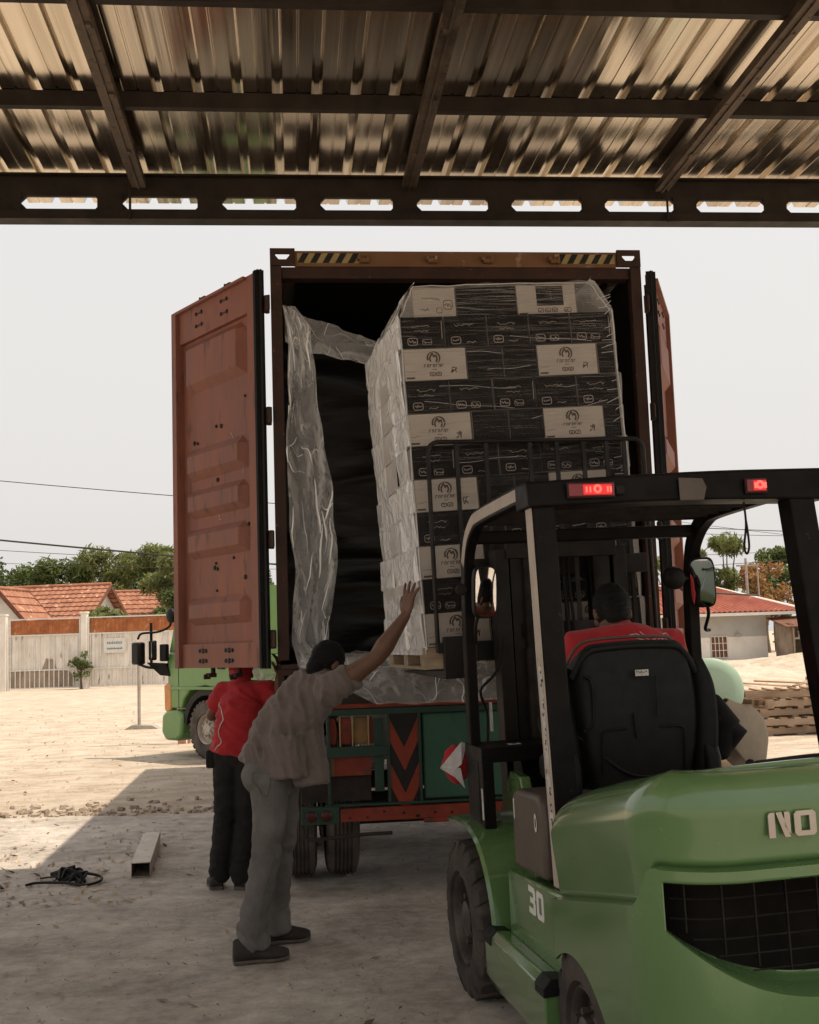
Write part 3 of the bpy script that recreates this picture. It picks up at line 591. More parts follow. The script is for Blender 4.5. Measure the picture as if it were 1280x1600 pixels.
tag(sht, 'crumpled clear plastic sheet draped over the container sill and hanging above the chevrons', 'plastic sheet')
def crease_glints(fn, n, name, parent, M_=None, lu=.3, lv=.12, seed=1, r=(.0012, .0035), off=-.006, vr=(0, 1)):
    random.seed(seed); b = MB(M_)
    for i in range(n):
        u, v = rnd(.02, .98), rnd(*vr); a = rnd(0, 6.28); L_ = rnd(.3, 1); P = []; R = []
        for k in range(9):
            t = k / 8; u_ = min(.99, max(.01, u + lu * L_ * (t - .5) * cos(a) + .02 * lu * sin(t * 9 + i))); v_ = min(.99, max(.01, v + lv * L_ * (t - .5) * sin(a) + .05 * lv * sin(t * 7 + i * 2)))
            p = V(fn(u_, v_)); p.y += off; P.append(p); R.append(r[0] + (r[1] - r[0]) * sin(pi * t) * L_)
        b.tube(P, R, 5, ell=[(1.3, .5)] * 9)
    return b.build(name, M['glint'], parent, smooth=60)
M['glint'] = mat('painted_crease_glint', (.93, .91, .88), (.88, .86, .83), 5, .12, spec=.9, coat=1.0)  # highlights on the film's creases, drawn as thin bright tubes
crease_glints(fc_, 46, 'curtain_glints', lin, None, .5, .16, 4, (.0015, .0055))
crease_glints(ft_, 34, 'band_glints', lin, None, .12, .9, 5, (.0015, .004))
crease_glints(fs_, 46, 'sheet_glints', sht, KM, .14, .4, 6, (.001, .004), -.006, (.35, 1))
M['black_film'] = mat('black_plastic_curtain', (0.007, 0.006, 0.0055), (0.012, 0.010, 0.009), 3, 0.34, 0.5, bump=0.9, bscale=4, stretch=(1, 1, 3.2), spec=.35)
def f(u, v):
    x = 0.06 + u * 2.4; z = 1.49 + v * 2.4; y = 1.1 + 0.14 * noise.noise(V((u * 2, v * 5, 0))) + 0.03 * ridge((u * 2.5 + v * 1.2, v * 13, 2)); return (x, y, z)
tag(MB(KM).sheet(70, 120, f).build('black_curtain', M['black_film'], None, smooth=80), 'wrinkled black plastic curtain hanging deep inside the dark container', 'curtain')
# ============================================================= forklift (own frame: x right, y forward, origin on the ground under the front axle)
FH = radians(11); F0 = V((0.83, 5.45, 0.0)); FR = radians(1.0)
fk = empty('forklift', F0, (0, -FR, FH), 'green forklift with black overhead guard lifting the wrapped pallet towards the container', 'forklift')
FM = Matrix.Translation(F0) @ Euler((0, -FR, FH)).to_matrix().to_4x4()
bk, gr = M['black_paint'], M['green']
tyre('front_wheel', 0.338, 0.23, (-0.64, 0.10, 0.348), (-1, 0, 0), fk, rim=0.60, lug=0.014, tread=20, groove=False, dish=0.05, rimmat='rim_dark')
tyre('front_wheel', 0.338, 0.23, (0.64, 0.10, 0.348), (1, 0, 0), fk, rim=0.60, lug=0.014, tread=20, groove=False, dish=0.05, rimmat='rim_dark')
tyre('rear_wheel', 0.29, 0.19, (-0.585, -1.40, 0.30), (-1, 0, 0), fk, rim=0.56, lug=0.013, tread=18, groove=False, dish=0.03, rimmat='rim_dark')
tyre('rear_wheel', 0.29, 0.19, (0.585, -1.40, 0.30), (1, 0, 0), fk, rim=0.56, lug=0.013, tread=18, groove=False, dish=0.03, rimmat='rim_dark')
# fenders
for s in (-1, 1):
    pts = [(0.50, 0.74), (0.36, 0.757), (0.20, 0.76), (0.06, 0.748), (-0.085, 0.70), (-0.20, 0.608), (-0.275, 0.485), (-0.31, 0.348), (-0.34, 0.22), (-0.38, 0.15)]
    pts = [(p.x, p.y) for p in smooth_path([(a, b_, 0) for a, b_ in pts], 5)]
    b = MB(); vs = []
    k = len(pts)
    for i, (y, z) in enumerate(pts):
        a = pts[max(i - 1, 0)]; c = pts[min(i + 1, k - 1)]; t = V((c[0] - a[0], c[1] - a[1], 0)).normalized(); n_ = V((-t.y, t.x, 0)) * -1
        if n_.y < 0: n_ = -n_
        for xx, off in ((-0.60, 0), (-0.585, 0.012), (-0.30, 0.012), (-0.30, -0.0), (-0.59, -0.008)):
            vs.append((s * -xx * -1, y + n_.x * off, z + n_.y * off))
    fs = [(i * 5 + j, i * 5 + (j + 1) % 5, (i + 1) * 5 + (j + 1) % 5, (i + 1) * 5 + j) for i in range(k - 1) for j in range(5)] + [tuple(range(5)), tuple((k - 1) * 5 + j for j in range(5))]
    b.add(vs, fs); b.build('fender', gr, fk, smooth=35)
    # inner web behind the fender down to the step
    b = MB(); b.prism([(0.34, 0.70), (0.05, 0.73), (-0.18, 0.60), (-0.32, 0.43), (-0.42, 0.16), (-0.55, 0.16), (-0.55, 0.64), (-0.30, 0.66), (-.12, 0.99), (0.05, 1.0)], (s * 0.34, 0, 0), (0, 1, 0), (0, 0, 1), (s * 0.05, 0, 0))
    b.build('cowl_side', gr, fk, bevel=0.008)
    # side panel that carries the number, and the step
    b = MB(); b.prism([(-0.38, 0.20), (-1.185, 0.20), (-1.185, 0.695), (-0.40, 0.655)], (s * 0.20, 0, 0), (0, 1, 0), (0, 0, 1), (s * 0.345, 0, 0)); b.build('side_panel', gr, fk, bevel=0.012, seg=3)
    b = MB(); b.prism([(0.545, 0.40), (0.60, 0.405), (0.628, 0.375), (0.628, 0.21), (0.59, 0.14), (0.50, 0.14)], (0, -1.11, 0), (s, 0, 0), (0, 0, 1), (0, 0.84, 0)); b.build('step', gr, fk, bevel=0.006)
    for y0 in (-1.11, -0.37):
        b = MB(); b.prism([(0.546, 0.403), (0.602, 0.409), (0.633, 0.378), (0.6335, 0.345), (0.546, 0.35)], (0, y0 - .01, 0), (s, 0, 0), (0, 0, 1), (0, 0.11, 0)); b.build('step_pad', M['plastic'], fk, bevel=0.004)
for s in (-1, 1): MB().bx((s * .5465, -1.196, .25), (s * .30, -1.1855, .70)).build('panel_gap', M['ink'], fk)
# floor / chassis core
b = MB(); b.bx((-0.36, -1.1, 0.14), (0.36, 0.30, 0.56)); b.bx((-0.34, -0.62, 0.56), (0.34, 0.10, 0.62)); b.build('chassis', M['black_steel'], fk)
MB().bx((-0.47, -0.10, 0.10), (0.47, 0.10, 0.42)).build('axle_housing', M['black_steel'], fk, bevel=0.02)
# tank box under the left pillar with rounded lid
b = MB(); b.prism([(-0.50, 0.685), (-0.92, 0.70), (-0.92, 0.93), (-0.90, 0.99), (-0.85, 1.01), (-0.56, 1.0), (-0.51, 0.975), (-0.50, 0.93)], (-0.54, 0, 0), (0, 1, 0), (0, 0, 1), (0.26, 0, 0))
M['tank'] = mat('brown_black_tank_plastic', (0.105, 0.082, 0.066), (0.08, 0.062, 0.05), 5, 0.45, bump=0.1, c3=(0.05, .04, .033), s3=9, t3=.62)
tb = b.build('tank_box', M['tank'], fk, bevel=0.02, seg=3)
b = MB(); b.bx((-0.5415, -0.545, 0.88), (-0.5405, -0.535, 0.96)); 
ring = [(cos(a), sin(a)) for a in [2 * pi * i / 24 for i in range(24)]]
for i in range(24):
    a, c = ring[i], ring[(i + 1) % 24]; q = lambda p, k: (-0.543, -0.84 + p[0] * 0.017 * k, 0.905 + p[1] * 0.035 * k)
    b.add([q(a, 1), q(c, 1), q(c, .55), q(a, .55)], [(0, 1, 2, 3)])
b.build('mark', M['white'], tb)
# ---- counterweight and hood as one swept shell
def cw_shell():
    b = MB(); nper, nz = 460, 150; YF, YR, HWD = -1.19, -2.18, 0.60
    def ztop(y): return 1.03 + 0.185 * min(1, max(0, (YF - y) / 0.86)) ** 0.75
    vs = []; deep = {}
    def plan(t, hw, rc, yr):
        # t 0..1 from left front, round the back, to right front
        Ls = (YF - yr) - rc; La = rc * pi / 2; Lb = 2 * (hw - rc); T_ = 2 * Ls + 2 * La + Lb; d = t * T_
        if d < Ls: return V((-hw, YF - d, 0)), V((-1, 0, 0))
        d -= Ls
        if d < La: a = d / rc; return V((-hw + rc - rc * cos(a), yr + rc - rc * sin(a), 0)), V((-cos(a), -sin(a), 0))
        d -= La
        if d < Lb: return V((-hw + rc + d, yr, 0)), V((0, -1, 0))
        d -= Lb
        if d < La: a = d / rc; return V((hw - rc + rc * sin(a), yr + rc - rc * cos(a), 0)), V((sin(a), -cos(a), 0))
        d -= La; return V((hw, yr + rc + d, 0)), V((1, 0, 0))
    sst = lambda a, c, x: (lambda k: k * k * (3 - 2 * k))(min(1, max(0, (x - a) / (c - a))))
    for j in range(nz + 1):
        zt_ = j / nz
        for i in range(nper + 1):
            t = i / nper; p, n_ = plan(t, HWD, 0.26, YR)
            zt = ztop(p.y)
            off = 0.0; rec = 0.0
            # crease height: rises towards the rear, then steps up and runs across the back
            s_ = min(1, max(0, (YF - p.y) / 0.86))
            cz = 0.700 + 0.155 * s_
            if p.y < -1.93: cz += 0.10 * sst(0.5995, 0.572, abs(p.x))
            zbq = min(0.60 + 0.19 * min(1, abs(p.x) / 0.55) ** 3.0, cz - .055); ztq = min(.925, cz - .028)
            z = (0.16 + (zbq - .16) * zt_ / .3 if zt_ <= .3 else zbq + (ztq - zbq) * (zt_ - .3) / .25 if zt_ <= .55 else ztq + (cz - ztq) * (zt_ - .55) / .05) if zt_ <= .6 else cz + (zt - cz) * (zt_ - .6) / .4
            # upper body bulges, ledge below the crease
            if zt_ > .6001: 
                off -= 0.028 - 0.02 * sst(0, 0.25, z - cz)
                off -= 0.016 * math.exp(-((z - cz) / 0.012) ** 2)
            else:
                off += 0.004 - 0.012 * sst(0, .04, cz - z) * 0 
            # rounded top edge
            re = 0.12; k = (zt - z)
            if k < re: off -= re * (1 - sqrt(max(0, 1 - (1 - k / re) ** 2))) * 0.95
            # tuck in towards the bottom rear
            if p.y < -1.5: off -= 0.10 * sst(0.55, 0.16, z) * sst(-1.5, -2.1, p.y)
            # grille recess
            if n_.y < -0.15 and p.y < -1.95:
                gx = min(1, abs(p.x) / 0.55); zb = 0.60 + 0.19 * gx ** 3.0 ; ztp = 0.925
                ins = min(z - zb, ztp - z, (0.55 - abs(p.x)) * 1.0)
                if abs(p.x) > 0.55: ins = -1
                rec = 0.14 * sst(0.0, 0.030, ins)
            deep[(j, i)] = n_.y < -0.15 and p.y < -1.95 and .322 < zt_ < .538 and abs(p.x) < .535
            vs.append((p.x + n_.x * off, p.y + n_.y * off + rec, z))
    fs = [(j * (nper + 1) + i, j * (nper + 1) + i + 1, (j + 1) * (nper + 1) + i + 1, (j + 1) * (nper + 1) + i) for j in range(nz) for i in range(nper)]
    # top cap: shrink rings towards a centre line
    base = nz * (nper + 1); rings = 14; N0 = len(vs)
    for r in range(1, rings + 1):
        k = r / rings
        for i in range(nper + 1):
            p = V(vs[base + i]); cx_ = 0.0; q = V((p.x * (1 - k), YF + (p.y - YF) * (1 - k * 0.0) , 0))
            yy = p.y; zz = ztop(yy) + 0.012 * (1 - (1 - k) ** 2)
            vs.append((q.x, yy, zz + 0.0))
    for r in range(rings):
        for i in range(nper):
            a = (base if r == 0 else N0 + (r - 1) * (nper + 1)) + i; c = N0 + r * (nper + 1) + i
            fs.append((a, a + 1, c + 1, c))
    b.add(vs, fs)
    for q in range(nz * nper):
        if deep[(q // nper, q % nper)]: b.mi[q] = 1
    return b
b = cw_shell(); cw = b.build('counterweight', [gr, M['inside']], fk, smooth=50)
# wheel arch cut
cut = MB(); cut.tube([(-0.9, -1.385, 0.285), (0.9, -1.385, 0.285)], 0.36, 40); cut.bx((-.9, -1.74, -0.2), (.9, -1.03, 0.30)); 
cb2 = MB(); arch = [(0.355 * cos(a) - 1.385, max(0.20 + 0.355 * sin(a), -0.3)) for a in [pi * i / 24 for i in range(25)]]
arch = [(-1.385 + 0.36, -0.3)] + arch + [(-1.385 - .36, -0.3)]
cb2.prism(arch, (-0.95, 0, 0), (0, 1, 0), (0, 0, 1), (1.9, 0, 0)); co = cb2.build('cutter', gr)
co.matrix_world = FM.copy(); bpy.context.view_layer.update()
sd_ = cw.modifiers.new('s', 'SOLIDIFY'); sd_.thickness = 0.012; sd_.offset = -1
md = cw.modifiers.new('arch', 'BOOLEAN'); md.object = co; md.operation = 'DIFFERENCE'; md.solver = 'FAST'
dg = bpy.context.evaluated_depsgraph_get(); me = bpy.data.meshes.new_from_object(cw.evaluated_get(dg)); cw.modifiers.clear(); cw.data = me
bpy.data.objects.remove(co)
# dark inner wheel well, radiator cavity and grille
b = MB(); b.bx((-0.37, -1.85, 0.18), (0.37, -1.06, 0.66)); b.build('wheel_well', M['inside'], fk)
b = MB()
ysf = lambda x_: (-2.18 if abs(x_) < .34 else -1.92 - .26 * sqrt(max(0, 1 - ((abs(x_) - .34) / .26) ** 2))) + .085
for x_ in [-0.48 + i * 0.096 for i in range(11)]: b.bx((x_ - 0.002, ysf(x_), 0.60 + 0.19 * (abs(x_) / .55) ** 3 + .048), (x_ + 0.002, ysf(x_) + .012, 0.905))
for z_ in (0.665, 0.71, 0.755, 0.81, 0.865): 
    hx_ = min(.515, .55 * (max(.002, (z_ - .625)) / .19) ** .3333 - .02); b.tube([(hx_ * (k / 12 - 1), ysf(hx_ * (k / 12 - 1)) + .004, z_) for k in range(25)], .0025, 4)
b.build('grille', M['black_steel'], fk)
# raised letters on the back of the hood and the number on the side
def glyph(b, ch, x, z, w_, h_, place):
    """blocky letters from outline pieces; place(u,v,d) maps to 3d"""
    def q(*pts):
        P0 = [place(x + u * w_, z + v * h_, 0) for u, v in pts]; P1 = [place(x + u * w_, z + v * h_, 0.006) for u, v in pts]; n = len(pts)
        b.add(P0 + P1, [tuple(range(n, 2 * n)), tuple(range(n))[::-1]] + [(i, (i + 1) % n, n + (i + 1) % n, n + i) for i in range(n)])
    if ch == 'N': q((0, 0), (.3, 0), (.3, 1), (.08, 1), (0, .9)); q((.36, 1), (.72, 0), (.98, 0), (.62, 1)) ; q((.74, .42), (1, .1), (1, .92), (.94, 1), (.74, 1)) 
    if ch == 'O': q((0, .12), (.12, 0), (.3, 0), (.3, 1), (.12, 1), (0, .88)); q((.7, 0), (.88, 0), (1, .12), (1, .88), (.88, 1), (.7, 1)); q((.3, 0), (.7, 0), (.7, .2), (.3, .2)); q((.3, .8), (.7, .8), (.7, 1), (.3, 1))
    if ch == 'B': q((0, 0), (.3, 0), (.3, 1), (0, 1)); q((.7, .08), (.92, .08), (1, .18), (1, .42), (.9, .5), (.7, .5)); q((.7, .5), (.88, .5), (.97, .6), (.97, .84), (.88, .94), (.7, .94)); q((.3, 0), (.8, 0), (.9, .08), (.7, .2), (.3, .2)); q((.3, .41), (.7, .41), (.7, .6), (.3, .6)); q((.3, .8), (.7, .8), (.88, .93), (.78, 1), (.3, 1))
    if ch == 'L': q((0, 0), (.3, 0), (.3, 1), (0, 1)); q((.3, 0), (1, 0), (1, .22), (.3, .22))
    if ch == 'E': q((0, 0), (.3, 0), (.3, 1), (0, 1)); q((.3, 0), (1, 0), (1, .22), (.3, .22)); q((.3, .4), (.9, .4), (.9, .6), (.3, .6)); q((.3, .78), (1, .78), (1, 1), (.3, 1))
    if ch == '3': q((0, 1), (.86, 1), (1, .86), (1, .62), (.9, .5), (.68, .5), (.68, .78), (0, .78)); q((.68, .5), (.9, .5), (1, .38), (1, .12), (.88, 0), (.68, .0)); q((.2, .4), (.68, .4), (.68, .6), (.2, .6)); q((0, 0), (.68, 0), (.68, .22), (0, .22))
def rear_place(u, v, d):
    hw_ = 0.60 - 0.26; x_ = u
    if abs(x_) <= hw_: p = V((x_, -2.18, v)); n_ = V((0, -1, 0))
    else:
        a = math.asin(min(1, (abs(x_) - hw_) / 0.26)); p = V((math.copysign(hw_ + 0.26 * sin(a), x_), -2.18 + 0.26 - 0.26 * cos(a), v)); n_ = V((math.copysign(sin(a), x_), -cos(a), 0))
    return p + n_ * (-0.0105 + d)
b = MB()
for i, ch in enumerate('NO'): glyph(b, ch, -0.270 + i * 0.078, 1.034, 0.066, 0.068, rear_place)
b.build('raised_letters', M['steel'], fk)
b = MB()
for i, ch in enumerate('3O'): glyph(b, ch, i * 0.105, 0, 0.088, 0.105, lambda u, v, d: V((-0.5455 - d * .15, -0.70 - u, 0.545 + v - u * 0.01)))
b.build('number', M['white'], fk)
MB().lathe([(0.012, 0), (0.012, .004), (0.004, .008), (0.0005, .008)], (-0.40, -2.14, 1.05), (-.5, -.85, 0), 12).build('screw', M['steel'], fk)
# engine cover under the seat
b = MB(); b.prism([(-0.44, 0.56), (-0.44, 0.90), (-0.50, 0.98), (-1.14, 1.04), (-1.14, 0.56)], (-0.30, 0, 0), (0, 1, 0), (0, 0, 1), (0.66, 0, 0)); b.build('engine_cover', bk, fk, bevel=0.02)
# black rail curling over the hood's far side
MB().tube(smooth_path([(-0.10, -1.80, 1.190), (0.10, -1.78, 1.196), (0.30, -1.80, 1.196), (0.46, -1.84, 1.190), (0.56, -1.9, 1.15)]), 0.009, 8).build('hood_cable', M['plastic'], fk)
MB().ball((-0.12, -1.80, 1.19), 0.016, n=10, m=6).build('hood_latch', M['plastic'], fk)
# ---- seat
seat = empty('seat', (0.0, 0, 0)); seat.parent = fk
SX, SY = -0.092, -0.80
def seat_shell(u, v):
    # u across -1..1, v up 0..1
    uu = u * 2 - 1; w_ = (0.235 + 0.052 * sin(min(1, v * 1.35) * pi * .62)) * (1 - 0.30 * max(0, v - .86) ** 2 * 30 * .30)
    x_ = SX + uu * w_; z = 1.0 + v * 0.562 + (0.018 * (1 - uu ** 2) if v > .6 else 0); e = abs(uu)
    if v > .82: z -= 0.10 * (max(0, e - .62) / .38) ** 2.2
    y = SY - 0.10 * (1 - v) * .2 - 0.035 * (1 - e ** 3) - 0.03 * sin(v * pi) + 0.07 * max(0, e - .8) / .2
    return (x_, y, z)
b = MB(); b.sheet(48, 36, seat_shell); o = b.build('seat_back_shell', M['plastic'], seat, smooth=70)
md = o.modifiers.new('t', 'SOLIDIFY'); md.thickness = 0.075; md.offset = -1; md = o.modifiers.new('b', 'BEVEL'); md.width = .02; md.segments = 3; md.limit_method = 'ANGLE'; md.angle_limit = radians(60)
for s in (-1, 1):
    b = MB(); pts = smooth_path([(SX + s * 0.275, SY + 0.02, 1.48), (SX + s * 0.292, SY, 1.38), (SX + s * 0.285, SY - .015, 1.25), (SX + s * 0.275, SY - .02, 1.14), (SX + s * .26, SY, 1.02)])
    b.tube(pts, [0.026 + .012 * sin(i / len(pts) * 3.14) for i in range(len(pts))], 12, ell=[(0.8, 1.5)] * len(pts)); b.build('seat_wing', M['plastic'], seat, smooth=60)
    b = MB(); b.prism([(-0.08, .0), (.05, 0), (0.06, 0.10), (0.03, 0.20), (-0.04, 0.21), (-0.08, 0.12)], (SX + s * 0.26, SY + .0, 0.985), (0, 1, 0), (0, 0, 1), (s * 0.06, 0, 0)); b.build('hip_guard', M['plastic'], seat, bevel=0.02, seg=3)
# piping along the top, embossed panels, label, slots
pp = []
for i in range(25):
    uu = -1 + i / 12; e = abs(uu); w_ = 0.262; z = 1.575 + 0.018 * (1 - uu ** 2) - 0.10 * (max(0, e - .62) / .38) ** 2.2
    pp.append((SX + uu * w_, SY + 0.035 + .03 * e ** 3, z))
MB().tube(pp, 0.006, 8).build('piping', M['tank'], seat, smooth=60)
b = MB(); pp2 = [(x_, y - 0.082, z - 0.035) for x_, y, z in pp]; b.tube(pp2, 0.008, 8, ell=[(1, 1.6)] * len(pp2)); b.build('top_rib', M['plastic'], seat, smooth=60)
b = MB(); 
for s in (-1, 1):
    pts = smooth_path([(SX + s * .17, SY - .060, 1.07), (SX + s * .17, SY - .076, 1.20), (SX + s * .155, SY - .078, 1.235), (SX + s * .07, SY - .082, 1.24)], 5); b.tube(pts, .004, 6)
b.tube([(SX + .06, SY - .086, 1.44), (SX + .06, SY - .086, 1.28)], .0035, 6); b.tube([(SX - .03, SY - .084, 1.20), (SX - .038, SY - .084, 1.30)], .005, 6)
b.tube(smooth_path([(SX - .22, SY - .05, 1.45), (SX - .195, SY - .062, 1.42), (SX - .20, SY - .062, 1.27), (SX - .235, SY - .05, 1.235)], 6), .007, 8)
b.tube(smooth_path([(SX - .255, SY - .02, 1.22), (SX - .16, SY - .062, 1.13), (SX - .05, SY - .075, 1.06), (SX + .12, SY - .075, 1.055)], 6), .006, 8)
b.build('embossing', M['plastic'], seat, smooth=60)
b = MB(); b.box((SX + 0.005, SY - .0865, 1.452), (.055, .002, .024)); sl = b.build('seat_label', M['sticker'], seat)
b = MB()
for i in range(7): b.box((SX - .016 + i * .0065, SY - .088, 1.455 + rnd(-.002, .002)), (.004, .001, rnd(.003, .007)))
b.box((SX + .004, SY - .088, 1.446), (.004, .001, .003)); b.build('label_print', M['ink'], sl)
b = MB(); b.box((SX, SY + .33, 1.05), (.50, .46, .12)); b.build('seat_cushion', M['plastic'], seat, bevel=0.04, seg=4)
b = MB(); b.box((SX, SY + .25, .98), (.40, .40, .06)); b.build('seat_rail', M['black_steel'], seat)
# ---- overhead guard
def gpost(name, pts, w1, w2, m):
    b = MB(); P = [V(p) for p in pts]; k = len(P); vs = []; fs = []
    for i, p in enumerate(P):
        d = (P[min(i + 1, k - 1)] - P[max(i - 1, 0)]).normalized(); X = V((1, 0, 0)); Y = d.cross(X).normalized()
        for a, c in ((-1, -1), (1, -1), (1, 1), (-1, 1)): vs.append(p + X * a * w1 / 2 + Y * c * w2 / 2)
    for i in range(k - 1):
        for j in range(4): fs.append((i * 4 + j, i * 4 + (j + 1) % 4, (i + 1) * 4 + (j + 1) % 4, (i + 1) * 4 + j))
    fs += [(3, 2, 1, 0), tuple((k - 1) * 4 + j for j in range(4))]; b.add(vs, fs); return b.build(name, m, fk, bevel=0.006)
GL, GR_ = -0.505, 0.66
M['pillar_glare'] = mat('worn_pillar_paint_glare', (0.46, 0.385, 0.315), (0.36, 0.295, 0.24), 8, 0.45, c3=(0.06, 0.05, 0.04), s3=30, t3=0.66)  # pale tone is glare on the black posts, put into the colour
gpost('rear_pillar', [(GL + .037, -0.985, 0.67), (GL + .037, -0.94, 1.5), (GL + .037, -0.915, 2.14)], 0.088, 0.09, bk)
gpost('rear_pillar', [(GR_ - .045, -1.12, 0.85), (GR_ - .04, -1.0, 1.5), (GR_ - .05, -0.92, 2.14)], 0.11, 0.10, bk)
b = MB(); b.bx((GR_ - .085, -1.08, 1.25), (GR_ - .08, -.99, 1.9)); 
gpost('pillar_glare_face', [(GL - .0115, -0.99, 0.69), (GL - .0115, -0.942, 1.5), (GL - .0115, -0.915, 2.13)], 0.006, 0.076, M['pillar_glare'])
b = MB()
for (z0, z1, m_) in ((1.33, 1.50, 0), (1.12, 1.32, 0), (1.02, 1.10, 0), (0.83, 0.96, 0)):
    yy = lambda z: -1.0 + (z - 0.69) * 0.052
    b.prism([(yy(z0) - .012, z0), (yy(z0) + .026, z0), (yy(z1) + .026, z1), (yy(z1) - .012, z1)], (GL - .0148, 0, 0), (0, 1, 0), (0, 0, 1), (-0.001, 0, 0))
ps = b.build('pillar_sticker', M['sticker'], fk)
b = MB()
for _ in range(26):
    z = rnd(0.85, 1.48); y = -1.0 + (z - .69) * .052 + rnd(-.010, .010)
    b.box((GL - .0164, y, z), (.0008, rnd(.006, .016), rnd(.003, .012)), Matrix.Rotation(rnd(-.8, .8), 4, 'X'))
b.build('sticker_print', M['ink'], ps)
# front pillars run up and curve back into the side rails
for xx, nm in ((GL + .01, 'L'), (GR_, 'R')):
    pts = [(xx, 0.27, 0.74 if nm == 'L' else .74), (xx, 0.27, 1.2), (xx, 0.25, 1.70), (xx, 0.20, 1.97), (xx, 0.12, 2.08), (xx, 0.0, 2.145), (xx, -0.12, 2.165), (xx, -0.5, 2.175), (xx, -0.90, 2.18)]
    gpost('guard_side_frame', smooth_path(pts, 5), 0.05 if nm == 'L' else .055, 0.075, bk)
    if nm == 'L': gpost('side_frame_glare', [(p.x - .027, p.y, p.z) for p in smooth_path(pts[3:], 5)], 0.004, 0.05, M['pillar_glare'])  # painted glare strip along the left of the frame
b = MB()
k = 22; vs = []                                  # arched rear cross beam
for i in range(k + 1):
    u = i / k; x_ = GL - .03 + (GR_ - GL + .10) * u; zt = 2.205 + 0.030 * sin(min(1, u * 1.3) * pi / 2); zb = 2.105 + .012 * sin(u * pi)
    for (yy, zz) in ((-0.985, zb), (-0.97, zt), (-0.80, zt + .008), (-0.80, zb)): vs.append((x_, yy, zz))
fs = [(i * 4 + j, i * 4 + (j + 1) % 4, (i + 1) * 4 + (j + 1) % 4, (i + 1) * 4 + j) for i in range(k) for j in range(4)] + [(3, 2, 1, 0), tuple(k * 4 + j for j in range(4))]
b.add(vs, fs); b.build('rear_beam', bk, fk, bevel=0.012, seg=3)
for i in range(7):
    yy = -0.70 + i * 0.125; b = MB(); b.box(((GL + GR_) / 2, yy, 2.165), (GR_ - GL, 0.022, 0.05), Matrix.Rotation(0.5, 4, 'X')); b.build('guard_slat', M['black_steel'], fk)
b = MB(); b.bx((GL, 0.10, 2.06), (GR_, 0.16, 2.12)); b.build('front_beam', bk, fk, bevel=0.01)
M['red_lamp'] = mat('red_tail_lamp', (0.5, 0.012, 0.01), None, 9, 0.25, emit=(1.0, 0.02, 0.015), estr=0.45, coat=0.6)
M['red_core'] = mat('lit_lamp_core', (0.9, 0.1, 0.06), None, 9, 0.25, emit=(1.0, 0.06, 0.05), estr=2.2)
M['red_dim'] = mat('red_lamp_lens', (0.25, 0.012, 0.01), None, 9, 0.2, coat=0.6)
for (lx, lw) in ((-0.285, 0.185), (0.405, 0.085)):
    b = MB(); b.box((lx, -0.992, 2.165), (lw + .01, 0.012, 0.062)); lm = b.build('lamp', M['ink'], fk, bevel=0.003)
    b = MB(); b.box((lx, -0.999, 2.165), (lw, 0.012, 0.052)); b.build('lamp_lens', M['red_dim'], lm, bevel=0.004)
    b = MB(); b.box((lx + lw * .12, -1.0055, 2.165), (lw * .62, 0.003, 0.040)); b.build('lamp_glow', M['red_lamp'], lm, bevel=0.002)
    b = MB(); b.lathe([(0.017, 0), (0.017, .003), (0.008, .003), (0.008, 0)], (lx + lw * .12, -1.007, 2.167), (0, -1, 0), 20)
    for q in (-.3, -.2, .28, .36): b.box((lx + lw * (.12 + q * .8), -1.008, 2.165), (.007, .002, .022))
    b.build('lamp_core', M['red_core'], lm)
b = MB(); b.box((-0.165, -.992, 2.162), (.035, .01, .035)); b.build('lamp_socket', M['black_steel'], fk, bevel=.004)
b = MB(); b.prism([(0, 0), (.10, 0), (.115, .05), (.10, .085), (0.0, .09)], (0.08, -.99, 2.115), (1, 0, 0), (0, 0, 1), (0, -.003, 0)); b.build('guard_plate', M['tank'], fk, bevel=.001)
MB().tube(smooth_path([(0.385, -.92, 2.11), (0.387, -.92, 2.02), (0.372, -.92, 1.93), (0.381, -.92, 1.90), (0.393, -.92, 1.93), (0.391, -.92, 2.0), (0.387, -.92, 2.04)]), 0.0045, 6).build('hanging_strap', M['plastic'], fk, smooth=60)
# ---- mirrors
M['mirror'] = mat('mirror_glass', (0.75, 0.72, 0.70), (0.7, .67, .65), 3, 0.03, metal=1.0)
for (mx_, yaw, arm) in ((-0.44, 16, 1), (0.66, -24, -1)):
    mt_ = empty('mirror', (mx_, 0.10, 1.83), (radians(6 if arm > 0 else 12), 0, radians(yaw))); mt_.parent = fk
    b = MB(); n = 28; ol = []
    for i in range(n):
        a = 2 * pi * i / n; ol.append((0.063 * math.copysign(abs(cos(a)) ** .5, cos(a)), 0.125 * math.copysign(abs(sin(a)) ** .42, sin(a))))
    b.prism(ol, (0, 0, 0), (1, 0, 0), (0, 0, 1), (0, 0.03, 0)); b.build('mirror_case', M['plastic'], mt_, bevel=0.006, seg=3)
    b = MB(); vs = [(0, -0.006, 0)] + [(u * .9, -0.002, v * .93) for u, v in ol]; b.add(vs, [(0, 1 + i, 1 + (i + 1) % n) for i in range(n)]); b.build('mirror_glass', M['mirror'], mt_, smooth=180)
    b = MB(); b.tube(smooth_path([(0, .03, -.05), (-.02 * arm, .06, -.16), (.0, .10, -.25), (-.02 * arm, .15, -.27)]), 0.009, 8); b.tube(smooth_path([(0, .03, .09), (0, .09, .12), (-.02 * arm, .15, .10)]), .008, 8); b.build('mirror_arm', M['plastic'], mt_, smooth=60)
b = MB(); b.ball((0.52, 0.12, 1.86), 0.058, 1, .8, 1); b.tube([(0.56, .16, 1.86), (0.65, 0.22, 1.86)], .015, 8); b.build('work_lamp', M['plastic'], fk, smooth=60)
